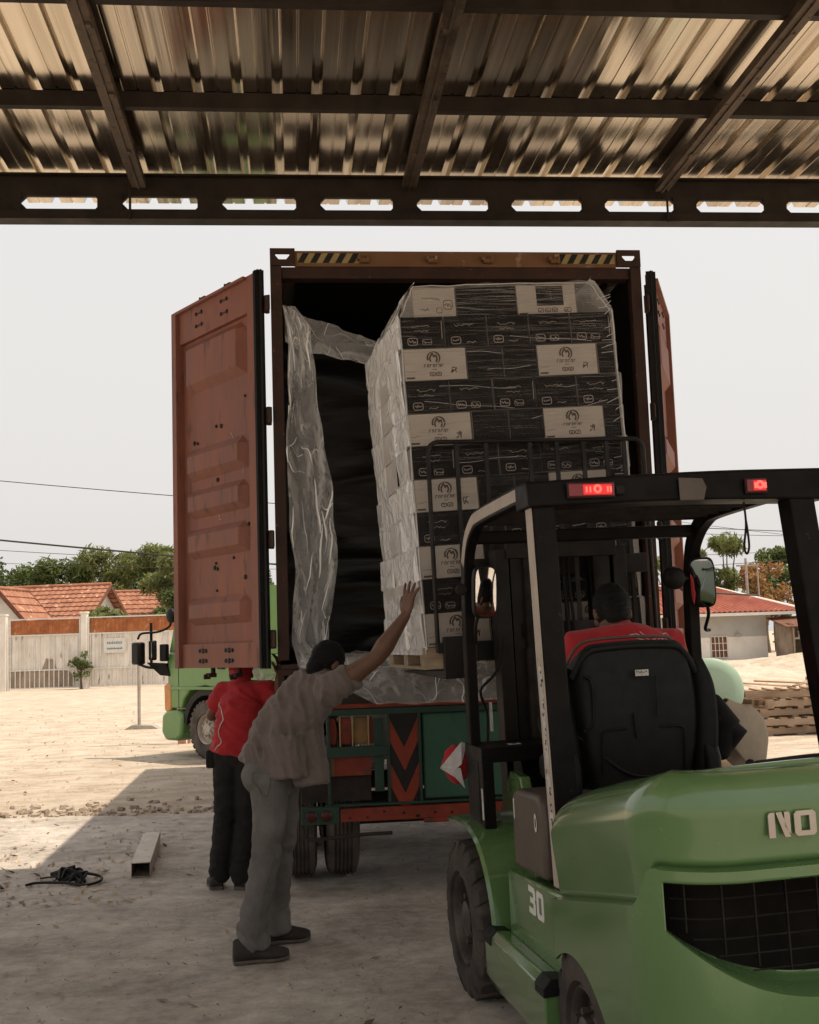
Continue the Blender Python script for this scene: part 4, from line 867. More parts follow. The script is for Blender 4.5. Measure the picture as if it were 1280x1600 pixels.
b = MB(); b.lathe([(0.028, 0), (0.028, .01), (.02, .014), (.001, .014)], (-0.535, 0.20, 1.85), (0, -1, 0), 16); b.tube([(-0.535, .21, 1.85), (-0.50, .26, 1.85)], .01, 8); b.build('side_reflector', M['black_steel'], fk)
# ---- dashboard bracket, steering, levers
b = MB(); b.bx((GL - .02, 0.02, 1.045), (0.60, 0.34, 1.115)); b.bx((GL - .02, 0.02, 0.745), (GL + 0.035, 0.085, 1.05)); b.bx((GL - .02, 0.10, 0.76), (GL - .01, 0.32, 1.05)); b.build('dashboard', bk, fk, bevel=0.012)
b = MB(); b.box((GL + .16, .10, 1.117), (.055, .05, .002)); dl_ = b.build('dash_label', M['sticker'], fk)
b = MB(); b.box((GL + .16, .10, 1.119), (.022, .020, .001)); b.build('label_print', M['ink'], dl_)
b = MB(); b.bx((GL - .0215, 0.028, 0.79), (GL - .0205, 0.055, 0.93)); b.build('cowl_sticker', M['sticker'], fk)
b = MB(); b.prism([(0.30, 0.62), (0.30, 1.04), (0.16, 1.04), (0.02, 0.80), (-0.30, 0.60)], (-0.30, 0, 0), (0, 1, 0), (0, 0, 1), (0.6, 0, 0)); b.build('front_cowl', bk, fk, bevel=0.01)
st_ = empty('steering_wheel', (-0.12, -0.18, 1.20), (radians(35), 0, 0)); st_.parent = fk
b = MB(); R_ = 0.17; vs = []
b.tube([(R_ * cos(a), R_ * sin(a), 0) for a in [2 * pi * i / 36 for i in range(37)]], 0.014, 10, caps=False); b.build('steering_rim', M['plastic'], st_, smooth=60)
b = MB(); b.tube([(0, 0, 0.01), (0, 0, -0.35)], 0.025, 12)
for k in range(3): a = k * 2.094 + .5; b.bar((0, 0, 0), (R_ * cos(a), R_ * sin(a), 0), .025, .01)
b.build('steering_column', M['plastic'], st_)
for i in range(3):
    b = MB(); x_ = 0.16 + i * .06; b.tube([(x_, .05, 1.1), (x_, -.02, 1.27)], .006, 8); b.ball((x_, -.025, 1.285), .018, n=10, m=6); b.build('lever', M['plastic'], fk)
# ---- mast
YM = 0.42
M['mast'] = mat('greasy_black_mast_steel', (0.010, 0.0085, 0.0075), (0.022, 0.018, 0.015), 8, 0.36, 0.5, metal=0.2, spec=.25, bump=0.15)
b = MB()
for s in (-1, 1):
    x_ = 0.03 + s * 0.31
    b.prism([(-.035, -.06), (.035, -.06), (.035, -.045), (-.012, -.045), (-.012, .045), (.035, .045), (.035, .06), (-.035, .06)], (x_, YM, 0.12), (-s, 0, 0), (0, 1, 0), (0, 0, 1.93))
for zz in (0.35, 1.02, 2.0): b.bx((-0.26, YM - .075, zz), (0.32, YM - .055, zz + .09))
b.build('outer_mast', M['mast'], fk, bevel=0.003)
b = MB()
for s in (-1, 1):
    x_ = 0.03 + s * 0.235
    b.prism([(-.03, -.05), (.03, -.05), (.03, -.035), (-.01, -.035), (-.01, .035), (.03, .035), (.03, .05), (-.03, .05)], (x_, YM + .01, 0.60), (-s, 0, 0), (0, 1, 0), (0, 0, 1.50))
for zz in (0.75, 1.6, 2.02): b.bx((-0.20, YM - .04, zz), (0.26, YM - .02, zz + .08))
b.build('inner_mast', M['mast'], fk, bevel=0.003)
for x_ in (-0.155, 0.215):
    b = MB(); b.tube([(x_, YM - .05, .25), (x_, YM - .05, 1.55)], .03, 16); b.tube([(x_, YM - .05, 1.55), (x_, YM - .05, 2.06)], .018, 16); b.build('lift_cylinder', M['steel'] if False else M['black_steel'], fk, smooth=50)
for x_ in (-0.07, 0.13):
    b = MB(); b.bx((x_ - .012, YM - .005, 1.5), (x_ + .012, YM + .0, 2.05)); b.build('lift_chain', M['mast'], fk)
for i, x_ in enumerate((-0.02, 0.0, 0.05, 0.08)):
    MB().tube(smooth_path([(x_, YM - .06, 0.9), (x_ + .01, YM - .075, 1.3), (x_ - .008, YM - .05, 1.8), (x_, YM, 2.04)]), .008, 8).build('hydraulic_hose', M['plastic'], fk, smooth=60)
MB().tube(smooth_path([(-0.42, .30, 1.10), (-0.40, .36, 1.25), (-0.43, .34, 1.36), (-.34, .36, 1.45), (-.30, .34, 1.62)]), .007, 8).build('hydraulic_hose', M['plastic'], fk, smooth=60)
b = MB(); b.bx((-.385, .33, 1.16), (-.38, .37, 1.30)); b.build('mast_sticker', M['sticker'], fk)
# carriage, backrest, forks
CX = 0.015; YC = 0.56
b = MB()
for zz in (1.50, 1.92): b.bx((CX - .40, YC, zz), (CX + .56, YC + .035, zz + .10))
for s in (-1, 1): b.bx((CX + .03 + s * .2 - .02, YC - .07, 1.45), (CX + .03 + s * .2 + .02, YC, 2.05))
b.build('carriage', M['mast'], fk, bevel=0.004)
b = MB(); y_ = YC + .07; r = .055; x0, x1, zt = CX - .585, CX + .61, 2.645
pts = [(x0, y_, 1.55), (x0, y_, zt - r)] + [(x0 + r - r * cos(a), y_, zt - r + r * sin(a)) for a in (0.4, 0.8, 1.2, 1.57)] + [(x1 - r, y_, zt)] + [(x1 - r + r * sin(a), y_, zt - r + r * cos(a)) for a in (0.4, 0.8, 1.2, 1.57)] + [(x1, y_, 1.55)]
b.tube(pts, .012, 10, up=(0, 1, 0))
for i, x_ in enumerate((-0.43, -0.27, -0.03, 0.12, 0.27, 0.40, 0.50)): b.bx((CX + x_ - .011, y_ - .006, 1.55), (CX + x_ + .011, y_ + .006, zt))
b.bx((x0, y_ - .012, 1.545), (x1, y_ + .012, 1.60)); b.build('load_backrest', M['mast'], fk, smooth=40)
for x_ in (-0.50, 0.30):
    b = MB(); b.bx((CX + x_ - .06, YC + .036, 1.415), (CX + x_ + .06, YC + .076, 1.63)); b.prism([(0.04, 1.415), (1.15, 1.43), (1.15, 1.44), (0.04, 1.46)], (CX + x_ - .06, YC + .03, 0), (0, 1, 0), (0, 0, 1), (.12, 0, 0)); b.build('fork', M['mast'], fk, bevel=0.004)

# ============================================================= pallet and wrapped load, same frame raised on the forks
LR = radians(3.0)
LM = FM @ Matrix.Translation((-0.012, 0.70, 1.485)) @ Matrix.Rotation(-LR + FR, 4, 'Y')
def place(o, M_, c): o.matrix_world = M_ @ Matrix.Translation(c)
M['pallet'] = mat('pale_pallet_wood', (0.42, 0.32, 0.22), (0.24, 0.175, 0.12), 5, 0.8, bump=0.2, stretch=(1, 6, 6))
M['pallet_dark'] = mat('dark_pallet_block', (0.10, 0.075, 0.055), (0.06, 0.045, 0.035), 8, 0.8)
pal = empty('pallet'); pal.matrix_world = LM; tag(pal, 'pale wooden pallet raised on the forks under the wrapped cartons', 'pallet')
HWL = 0.595
for i in range(6): MB().bx((-HWL - .02, .0 + i * .185, .092), (HWL, .13 + i * .185, .112)).build('deck_board', M['pallet'], pal)
for x_ in (-HWL + .03, 0, HWL - .05):
    MB().bx((x_ - .05, 0.0, .0), (x_ + .05, 1.06, .016)).build('bottom_board', M['pallet'], pal)
    for y_ in (0.0, 0.47, 0.94): MB().bx((x_ - .05, y_, .0165), (x_ + .05, y_ + .12, .0915)).build('block', M['pallet'] if x_ < 0 else M['pallet_dark'], pal)
M['ctn_dark'] = mat('dark_brown_printed_carton', (0.012, 0.009, 0.0075), (0.008, 0.0065, 0.0055), 4, 0.6, spec=.08, bump=0.1)
M['ctn_white'] = mat('off_white_carton', (0.48, 0.42, 0.355), (0.41, 0.355, 0.30), 3, 0.6, c3=(.42, .36, .30), s3=5, t3=.64)
M['ctn_side'] = mat('white_carton_side', (0.50, 0.465, 0.425), (0.36, 0.33, 0.30), 3, 0.5)
M['print_pale'] = mat('pale_carton_print', (0.36, 0.31, 0.265), (0.25, 0.21, 0.18), 40, 0.6)
M['print_dark'] = mat('brown_carton_print', (0.060, 0.040, 0.030), (0.10, 0.065, 0.045), 40, 0.6)
RH = 0.176; DEP = 0.35
def carton_mesh(w_, d_, h_, mats, label=False):
    b = MB(); g_ = .003
    vs = [(g_, 0, g_), (w_ - g_, 0, g_), (w_ - g_, d_ - g_, g_), (g_, d_ - g_, g_), (g_, 0, h_ - g_), (w_ - g_, 0, h_ - g_), (w_ - g_, d_ - g_, h_ - g_), (g_, d_ - g_, h_ - g_)]
    b.add(vs, [(0, 1, 5, 4)]); b.cm = 1; b.add(vs, [(0, 3, 2, 1), (4, 5, 6, 7), (1, 2, 6, 5), (2, 3, 7, 6), (3, 0, 4, 7)])
    return b
def stroke(b, pts, w_, y=-0.0015):
    for (a, c) in zip(pts[:-1], pts[1:]):
        d = V((c[0] - a[0], c[1] - a[1])); 
        if d.length < 1e-6: continue
        n_ = V((-d.y, d.x)).normalized() * w_ / 2
        b.add([(a[0] + n_.x, y, a[1] + n_.y), (a[0] - n_.x, y, a[1] - n_.y), (c[0] - n_.x, y, c[1] - n_.y), (c[0] + n_.x, y, c[1] + n_.y)], [(0, 1, 2, 3)])
def squig(b, x, z, L_, h_, w_, n=8):
    pts = []
    for i in range(n + 1): pts.append((x + L_ * i / n + rnd(-.2, .2) * L_ / n, z + rnd(0, h_)))
    stroke(b, pts, w_)
def rrect(b, x, z, w_, h_, t):
    r = min(w_, h_) * .28; P = []
    for cx_, cz_, a0 in ((x + w_ - r, z + h_ - r, 0), (x + r, z + h_ - r, pi / 2), (x + r, z + r, pi), (x + w_ - r, z + r, 1.5 * pi)):
        for k in range(4): a = a0 + k * pi / 6; P.append((cx_ + r * cos(a), cz_ + r * sin(a)))
    stroke(b, P + [P[0]], t)
def print_dark_carton(w_, seed):
    random.seed(seed); b = MB()
    rrect(b, .035, .020, .052, .038, .004); squig(b, .043, .030, .036, .02, .005, 6)
    if seed % 3: rrect(b, .115, .020, .05, .03, .0025); squig(b, .118, .025, .045, .018, .004, 8)
    else: squig(b, .12, .022, .05, .008, .003, 8)
    squig(b, .06, .115, .10, .014, .0025, 12)
    if seed % 2: squig(b, .07, .09, .08, .012, .002, 10)
    if seed % 4 == 1: stroke(b, [(w_ - .014, .05), (w_ - .012, .15)], .004)
    return b
def print_label(w_, seed):
    """white end panel with flame-like emblem, unreadable lettering and a cut corner"""
    random.seed(seed); b = MB(); b.cm = 0; h = RH
    b.prism([(.004, .006), (w_ - .062, .006), (w_ - .006, .075), (w_ - .006, h - .006), (.004, h - .006)], (0, 0, 0), (1, 0, 0), (0, 0, 1), (0, -.0012, 0))
    b.cm = 1; cx_, cz_ = w_ * .48, .122
    arc = [(cx_ + .034 * cos(a), cz_ + .034 * sin(a)) for a in [radians(-60 + i * 20) for i in range(14)]]
    for i in range(len(arc) - 1): stroke(b, arc[i:i + 2], .004 + .006 * abs(sin(i * .4)), -.0028)
    stroke(b, [(cx_ - .018, cz_ - .02), (cx_ - .022, cz_), (cx_ - .006, cz_ + .028), (cx_ + .002, cz_ + .004), (cx_ + .012, cz_ + .018), (cx_ + .02, cz_ - .004), (cx_ + .012, cz_ - .022)], .009, -.0031)
    for k in range(7): x_ = cx_ - .055 + k * .016; stroke(b, [(x_, .072), (x_ + .003, .088), (x_ + .011, .086), (x_ + .008, .071)][: 3 + k % 2], .0038, -.0028)
    stroke(b, [(cx_ - .012, .060), (cx_ + .014, .060)], .003, -.0028)
    for q in (-.026, .008):
        rrect(b, cx_ + q, .026, .028, .018, .005); squig(b, cx_ + q + .006, .03, .014, .01, .004, 4)
    squig(b, .012, .048, .05, .008, .002, 7); stroke(b, [(.010, .016), (.055, .016)], .010, -.0028)
    squig(b, w_ - .088, .03, .028, .035, .005, 10); squig(b, w_ - .085, .055, .03, .02, .004, 7)
    for i in range(3): b.v  # keep
    return b
cols_d = [(-HWL + i * (2 * HWL / 5), 2 * HWL / 5) for i in range(5)]
ordn = ['left end', 'second from the left', 'middle', 'second from the right', 'right end']
rown = ['first', 'second', 'third', 'fourth', 'fifth', 'sixth', 'seventh', 'eighth', 'ninth', 'tenth']
def link_mesh(name, b, mats):
    o = b.build(name, mats); return o
proto = {}
def get(key, fn, mats):
    if key not in proto:
        o = fn().build('tmp', mats); proto[key] = o.data; bpy.data.objects.remove(o)
    return proto[key]
def carton(w_, x_, y_, z_, label, front='dark', seed=0, side=False, d_=DEP, roll=0.0):
    me = get(('c', round(w_, 3), front, d_), lambda: carton_mesh(w_, d_, RH, 0), [M['ctn_dark'] if front == 'dark' else M['ctn_white'], M['ctn_side']])
    o = bpy.data.objects.new('carton', me); sc.collection.objects.link(o); o.matrix_world = LM @ Matrix.Translation((x_, y_, z_)) @ Matrix.Rotation(roll, 4, 'Z')
    tag(o, label, 'carton', 'cartons wrapped together on the raised pallet')
    if not side:
        if front == 'label': pm = get(('pl', seed % 3), lambda: print_label(w_, seed), [M['ctn_white'], M['print_dark']]); nm = 'label_panel'
        elif seed >= 0: pm = get(('pd', seed % 4, round(w_, 3)), lambda: print_dark_carton(w_, seed % 4), [M['print_pale']]); nm = 'print'
        else: return o
        p = bpy.data.objects.new(nm, pm); sc.collection.objects.link(p); p.parent = o; p.location = (0, -0.0002, 0)
    return o
ZP = 0.113
for r in range(10):
    z_ = ZP + RH * (9 - r) ; 
    if r % 2 == 0:
        for c, (x_, w_) in enumerate(cols_d):
            carton(w_, x_ + rnd(-.002, .002), rnd(-.004, .004), z_, 'dark printed carton, %s of the %s row under the top layer' % (ordn[c], rown[r]), 'dark', r + c * 3 + 1)
    else:
        for c, (x_, w_, fr) in enumerate(((-HWL, .345, 'label'), (-HWL + .345, .205, 'dark'), (-HWL + .55, .195, 'dark'), (-HWL + .745, .345, 'label'), (-HWL + 1.09, 2 * HWL - 1.09, 'dark'))):
            kind = 'white flame-emblem carton' if fr == 'label' else 'plain dark carton'
            carton(w_, x_ + rnd(-.002, .002), rnd(-.004, .004), z_, '%s, %s of the %s row under the top layer' % (kind, ordn[c], rown[r]), 'label' if fr == 'label' else 'dark', (r + c) if fr == 'label' else -1)
    for k in (1, 2):
        carton(0.30, -HWL - rnd(.0, .022), k * DEP + .004, z_, 'white carton side %s from the front, left flank, %s row under top layer' % ('second' if k == 1 else 'third', rown[r]), 'dark', 0, side=True, roll=rnd(-.03, .03))
        carton(0.30, HWL - .30, k * DEP + .004, z_, 'white carton side %s from the front, right flank, %s row under top layer' % ('second' if k == 1 else 'third', rown[r]), 'dark', 0, side=True)
z_ = ZP + RH * 10
for (x_, w_, fr, lb) in ((-.505, .24, 'label', 'white printed carton at the left of the narrow topmost layer'), (-.265, .345, 'dark', 'dark carton in the middle of the narrow topmost layer'), (0.08, .345, 'label', 'white carton with a dark block on it at the right of the narrow topmost layer')):
    o = carton(w_, x_, 0.05, z_, lb, 'white' if fr == 'label' else 'dark', -1, d_=.33)
    if x_ > 0:
        b = MB(); b.bx((.115, -.002, .055), (.27, .0, .165)); b.build('dark_block', M['ctn_dark'], o); b = MB(); stroke(b, [(.20, .085), (.20, .14)], .005, -.003)
        for q in (.12, .16, .20, .27): rrect(b, q, .018, .03 if q < .25 else .04, .022, .004); squig(b, q + .004, .022, .02, .012, .004, 5)
        stroke(b, [(.012, .012), (.06, .012)], .009); b.build('print', M['print_dark'], o)
    elif fr == 'label':
        b = MB(); squig(b, .04, .03, .05, .03, .004, 9); squig(b, .05, .09, .1, .03, .003, 12); rrect(b, .13, .03, .03, .03, .004); rrect(b, .17, .05, .05, .05, .004); squig(b, .175, .06, .04, .03, .004, 8); b.build('print', M['print_dark'], o)
random.seed(21)
# stretch film: front, left flank and tapered shoulders, slightly off the cartons
M['wrap'] = film_mat('stretch_wrap_film', (0.62, 0.58, 0.54), 0.022, 0.10)
def wrap_streak(m, sx=1.2, sz=26):
    t = m.node_tree; n = [x for x in t.nodes if x.type == 'TEX_NOISE']; tc = [x for x in t.nodes if x.type == 'TEX_COORD'][0]
    mp = t.nodes.new('ShaderNodeMapping'); mp.inputs['Scale'].default_value = (sx, sx, sz); mp.inputs['Rotation'].default_value = (0.05, 0.12, 0)
    t.links.new(tc.outputs['Object'], mp.inputs[0])
    for x in n: t.links.new(mp.outputs[0], x.inputs['Vector']); x.inputs['Scale'].default_value = 1.0 if x is n[0] else 1.3
wrap_streak(M['wrap'])
M['wrap_side'] = film_mat('bulging_stretch_wrap', (0.80, 0.78, 0.75), 0.46, 0.06, asc=3)
wr = empty('stretch_wrap'); wr.matrix_world = LM; tag(wr, 'clear stretch film wound round the tall stack of cartons on the forks', 'stretch film')
HT = ZP + RH * 10
def shoulder(z):                                # half width/inset along height
    return 0 if z < HT else (z - HT) / RH * 0.10
def f(u, v):
    z = ZP - .02 + v * (HT + RH - ZP + .03); s_ = shoulder(z); hw_ = HWL + .008 - s_; x_ = -hw_ + 2 * hw_ * u
    if z > HT: z += -0.02 * abs(sin(u * 6.1 + .6)) * (z - HT) / RH * 1.2 + .01
    y = -.010 - 0.006 * ridge((u * 3, v * 14, 0)) + (s_ * .45 if z > HT else 0) - .004 * noise.noise(V((u * 20, v * 60, 1)))
    return (x_, y, z)
MB().sheet(70, 160, f).build('front_film', M['wrap'], wr, smooth=60)
for s in (-1, 1):
    def f(u, v):
        z = ZP - .035 + v * (HT + RH - ZP + .045); s_ = shoulder(z); ro = (z - ZP) / RH; col_ = u * 3; ph = ro - math.floor(ro)
        bul = 0.004 * sin(pi * min(1, max(0, ph))) ** .3 + .003 * sin(pi * (col_ % 1)) ** .3; jit = .020 * noise.noise(V((math.floor(ro) * 1.7, math.floor(col_) * 2.3, 5)))
        ci, ri = math.floor(col_), math.floor(ro); h1, h2, h3 = noise.noise(V((ci * 3.1 + .5, ri * 1.7, 1))), noise.noise(V((ci * 2.3, ri * 2.9 + .5, 4))), noise.noise(V((ci * 1.3, ri * 3.7, 9))); rdg = .026 * h1 * ((col_ % 1) - .5) + .022 * (h2 + .3) * (ph - .5) + .0035 * ridge((u * 7 + z * 2 + h3, z * 9, 2)) + .012 * h3 * abs((col_ % 1) + ph * .8 - .9)
        low = .03 * max(0, 1 - v * 3.5)
        x_ = s * (HWL + .010 + bul + jit * (1 if s < 0 else 0) + rdg + low * (u > .05)) - s * s_ * 1.0
        return (x_, -.012 + u * 1.08, z)
    MB().sheet(80, 220, f).build('side_film', M['wrap_side'], wr, smooth=60)
    if s < 0:
        def g2(u, v): p = f(u, v); return (p[0] - .003, p[1], p[2])
        crease_glints(g2, 60, 'side_glints', wr, None, .5, .10, 14, (.0008, .003), 0)
def f(u, v): return (-(HWL - .09) + 2 * (HWL - .09) * u, .03 + v * .95, HT + RH + .012 - .02 * abs(sin(u * 6.1 + .6)) * (1 - v) + .006 * noise.noise(V((u * 9, v * 9, 3))))
MB().sheet(40, 20, f).build('top_film', M['wrap'], wr, smooth=60)
# taut corner strings of film
b = MB()
for (a, c) in (((-.59, -.01, HT + .0), (-.50, .03, HT + RH)), ((.59, -.01, HT), (.50, .03, HT + RH)), ((-.50, .03, HT + RH), (.50, .03, HT + RH)), ((-.60, -.012, HT), (-.60, -.014, .1)), ((.60, -.012, HT), (.605, -.012, .7))):
    P_s = [V(a).lerp(V(c), i / 10) + V((rnd(-.004, .004), rnd(-.003, .003), rnd(-.004, .004))) for i in range(11)]
    b.tube(P_s, .0035, 6)
b.build('film_edge', M['wrap_side'], wr, smooth=60)
b = MB()
random.seed(5)
for i in range(15):
    z = rnd(.4, HT - .05); x_ = rnd(-.55, .3); L_ = rnd(.12, .5); sl = rnd(-.12, .2)
    b.tube([(x_ + L_ * k / 6, -.021 - .002 * sin(k), z + sl * L_ * k / 6 + .004 * sin(k * 1.3 + i)) for k in range(7)], .0011, 5)
for i in range(26):
    z = rnd(.9, HT + .1); b.tube([(HWL - .02 - rnd(0, .06), -.021, z - rnd(0, .04)), (HWL + .004, -.019, z)], .0016, 5)
b.build('film_folds', M['wrap_side'], wr)
# ============================================================= people
def remesh(b, name, m, parent, voxel=0.006, it=5, disp=None, smooth=180, mats=None):
    me = bpy.data.meshes.new(name); me.from_pydata([tuple(p) for p in b.v], [], b.f); me.update()
    bm = bmesh.new(); bm.from_mesh(me); bmesh.ops.recalc_face_normals(bm, faces=bm.faces); bm.to_mesh(me); bm.free()
    o = bpy.data.objects.new(name, me); sc.collection.objects.link(o)
    r = o.modifiers.new('r', 'REMESH'); r.mode = 'VOXEL'; r.voxel_size = voxel
    if it: s = o.modifiers.new('s', 'SMOOTH'); s.factor = 0.5; s.iterations = it
    dg = bpy.context.evaluated_depsgraph_get(); me2 = bpy.data.meshes.new_from_object(o.evaluated_get(dg)); o.modifiers.clear(); o.data = me2
    if disp:
        no = [v.normal.copy() for v in me2.vertices]
        for v, n_ in zip(me2.vertices, no): v.co = v.co + n_ * disp(v.co, n_)
    me2.materials.clear(); me2.materials.append(m); me2.polygons.foreach_set('use_smooth', [True] * len(me2.polygons)); me2.update()
    o.parent = parent; return o
def folds(scale, amp, axis=(0, 0, 1), st=3.0, seed=0):
    A = V(axis).normalized()
    def f(co, n_):
        p = co.copy(); p = p + A * (A.dot(p)) * (st - 1)        # compress along the axis -> folds run across it
        q = p * scale + V((seed, seed * .7, 0)); wv = V((noise.noise(q * .6), noise.noise(q * .6 + V((9, 0, 0))), 0)) * .8
        r = 1 - abs(noise.noise(q + wv)) * 2.2
        return amp * (r - .35) + amp * .35 * noise.noise(q * 2.6)
    return f
M['skin'] = mat('brown_skin', (0.145, 0.074, 0.046), (0.115, 0.058, 0.036), 14, 0.48, bump=0.1, bscale=120)
M['hair'] = mat('black_hair', (0.006, 0.005, 0.0045), None, 60, 0.7, spec=.2, bump=0.6, bscale=300, stretch=(1, 1, .3))
def hand(b, w_, d, n_, side, curl=(.15, .2, .22, .3), spread=.10, sc_=1.0):
    """w_ wrist, d towards fingers, n_ palm normal, side: thumb direction sign"""
    d = V(d).normalized(); n_ = V(n_); n_ = (n_ - d * n_.dot(d)).normalized(); x = d.cross(n_) * side; w_ = V(w_)
    k = sc_
    for q, L_ in ((-.030, .088), (-.011, .094), (.010, .090), (.029, .082)):
        b.limb([w_ + x * q * .45 * k, w_ + x * q * .9 * k + d * .045 * k, w_ + x * q * k + d * (L_ - .004) * k], [.017 * k, .0165 * k, .0125 * k], 10, ell=[(1, .8)] * 3, up=n_)
    for i, (q, ln) in enumerate(((.030, .070), (.010, .080), (-.011, .074), (-.031, .058))):
        c = curl[i]; p = w_ + x * q * k + d * .085 * k; dd = (d + x * spread * (q / .03)).normalized(); pts = [p]; 
        for s_ in (.45, .32, .26):
            dd = (dd * cos(c) + n_ * sin(c)).normalized(); p = p + dd * ln * s_ * k; pts.append(p)
        b.limb(pts, [.0105 * k, .0098 * k, .0088 * k, .0074 * k], 8)
    p = w_ + x * .022 * k + d * .018 * k; dd = (x * .75 + d * .65 + n_ * .15).normalized(); pts = [p, p + dd * .034 * k]
    dd = (x * .42 + d * .85 + n_ * .25).normalized(); pts.append(pts[-1] + dd * .030 * k); pts.append(pts[-1] + (dd + n_ * .2).normalized() * .022 * k)
    b.limb(pts, [.017 * k, .013 * k, .011 * k, .009 * k], 8)
def head(b, c, yaw, pitch, roll=0.0, s_=1.0):
    """adds skull, jaw, nose, ears; returns the matrix (x right, y forward, z up)"""
    T = Matrix.Translation(c) @ Euler((pitch, roll, yaw)).to_matrix().to_4x4() @ Matrix.Scale(s_, 4); b0 = b.M; b.M = b0 @ T
    b.ball((0, -.012, .018), .1, .76, .94, 1.02, n=24, m=16); b.ball((0, .030, -.045), .07, .80, .82, .98, n=20, m=12); b.ball((0, .062, -.082), .03, 1.0, .7, .7)
    b.limb([(0, .082, .012), (0, .098, -.018), (0, .104, -.030)], [.010, .013, .015], 8); b.ball((0, .086, -.055), .02, 1.2, .5, .5)
    for s in (-1, 1):
        b.ball((s * .078, -.004, -.008), .03, .30, .62, 1.05, n=12, m=8); b.ball((s * .045, .050, -.018), .03, 1, .9, .9); b.ball((s * .030, .074, .026), .018, 1.3, .5, .5)
    b.limb([(0, -.02, -.06), (0, -.045, -.13)], [.055, .056], 16)
    b.M = b0; return T
def face_parts(T, body, root_off, b0=Matrix.Identity(4)):
    for s in (-1, 1):
        b = MB(b0 @ T); b.ball((s * .031, .079, .008), .0115, n=12, m=8); b.build('eye', M['sticker'], body, smooth=180)
        b = MB(b0 @ T); b.limb([(s * .018, .090, .030), (s * .034, .090, .034), (s * .050, .078, .030)], [.004, .0045, .003], 8); b.build('eyebrow', M['hair'], body, smooth=180)
    b = MB(b0 @ T); b.limb([(-.02, .092, -.055), (0, .098, -.053), (.02, .092, -.055)], [.003, .0045, .003], 8, ell=[(1, 1)] * 3); b.build('mouth', mat('lips', (0.16, 0.06, 0.05), None, 9, .5), body, smooth=180)
def shoe(root, heel, toe, name='shoe', col='shoe', hgt=0.105, w_=0.05):
    heel, toe = V(heel), V(toe); d = toe - heel; d.z = 0; L_ = d.length; d.normalize(); x = V((d.y, -d.x, 0)); z0 = 0.013
    sec = [(0, .70, .55, .9), (.04, .88, .7, 1.0), (.15, .93, .76, 1.05), (.30, .88, .72, 1.08), (.45, .90, .72, .86), (.60, 1.0, .8, .66), (.75, 1.04, .82, .53), (.90, .92, .7, .42), (.98, .66, .48, .32), (1.0, .40, .3, .26)]
    for part in (0, 1):
        b = MB(); vs = []; n = 20
        for t, wb, wt, h in sec:
            c = heel + d * (t * L_); c.z = z0
            for j in range(n):
                a = 2 * pi * j / n; ca, sa = cos(a), sin(a)
                if part == 0: zz = .010 + (.026 if t < .5 else .02) * (.5 + .5 * math.copysign(min(1, abs(sa) * 1.6), sa)) - .010 + (.012 * max(0, t - .85) / .15); ww = w_ * wb * 1.06 * math.copysign(abs(ca) ** .6, ca)
                else: zz = .018 + max(0, sa) ** .8 * hgt * h * .95 + .004; ww = w_ * (wb if sa < .3 else wb + (wt * .55 - wb) * (sa - .3) / .7) * ca
                vs.append(c + x * ww + V((0, 0, zz)))
        k = len(sec); fs = [(i * n + j, i * n + (j + 1) % n, (i + 1) * n + (j + 1) % n, (i + 1) * n + j) for i in range(k - 1) for j in range(n)] + [tuple(range(n))[::-1], tuple((k - 1) * n + j for j in range(n))]
        b.M = Matrix.Translation(-root.location); b.add(vs, fs)
        if part == 0: so_ = b
        else: up_ = b
    o = up_.build(name, M[col], root, smooth=180); s = so_.build('sole', M[col + '_sole'], o, smooth=50)
    b = MB(Matrix.Translation(-root.location))
    for q in (.40, .47, .54, .61):
        c = heel + d * (q * L_) + V((0, 0, z0 + .014 + hgt * (.90 - (q - .40) * 1.6))); b.tube([c - x * .022, c + V((0, 0, .005)), c + x * .022], .0035, 6)
    b.build('laces', M[col + '_sole'], o, smooth=60)
    return o
M['shoe'] = mat('dark_worn_trainer', (0.045, 0.037, 0.032), (0.028, 0.023, 0.02), 12, 0.75, bump=.3, bscale=80); M['shoe_sole'] = mat('grey_shoe_sole', (0.12, 0.10, 0.085), None, 20, 0.8)
def person(loc, label):
    r = empty('person', loc); return tag(r, label, 'person')
# ---- man pushing the load
R1 = V((-0.80, 6.22, 0.012)); p1 = person(R1, 'man in a grey brown polo shirt and jeans leaning forward to push the wrapped load'); O = Matrix.Translation(-R1)
FD = V((.74, .67, 0)).normalized(); LT = V((FD.y, -FD.x, 0))     # facing, his right
M['shirt_grey'] = mat('grey_brown_polo_cloth', (0.150, 0.120, 0.105), (0.122, 0.097, 0.085), 7, 0.9, bump=.25, bscale=220, sheen=.15)
M['jeans'] = mat('faded_grey_jeans', (0.165, 0.153, 0.140), (0.095, 0.088, 0.081), 5, 0.9, bump=.3, bscale=260, c3=(.215, .20, .182), s3=3, t3=.58)
b = MB(O)
pel, wai, che, upp, nec = V((-.785, 6.22, .96)), V((-.735, 6.22, 1.10)), V((-.625, 6.22, 1.265)), V((-.535, 6.21, 1.365)), V((-.495, 6.22, 1.415))
b.limb([pel, wai, che, upp], [.11, .105, .115, .09], 20, ell=[(1.35, 1), (1.25, 1), (1.4, 1), (1.5, .95)], up=FD)
shR, shL = V((-.445, 6.08, 1.36)), V((-.565, 6.36, 1.35))
elR, wrR = V((-.195, 6.03, 1.525)), V((-.040, 6.03, 1.735))
b.limb([upp, shR], [.075, .06], 16); b.limb([upp, shL], [.075, .06], 16)
b.limb([shR, shR.lerp(elR, .35), shR.lerp(elR, .7), elR], [.060, .062, .050, .043], 16); b.limb([elR, elR.lerp(wrR, .28), elR.lerp(wrR, .7), wrR], [.044, .051, .037, .028], 16)
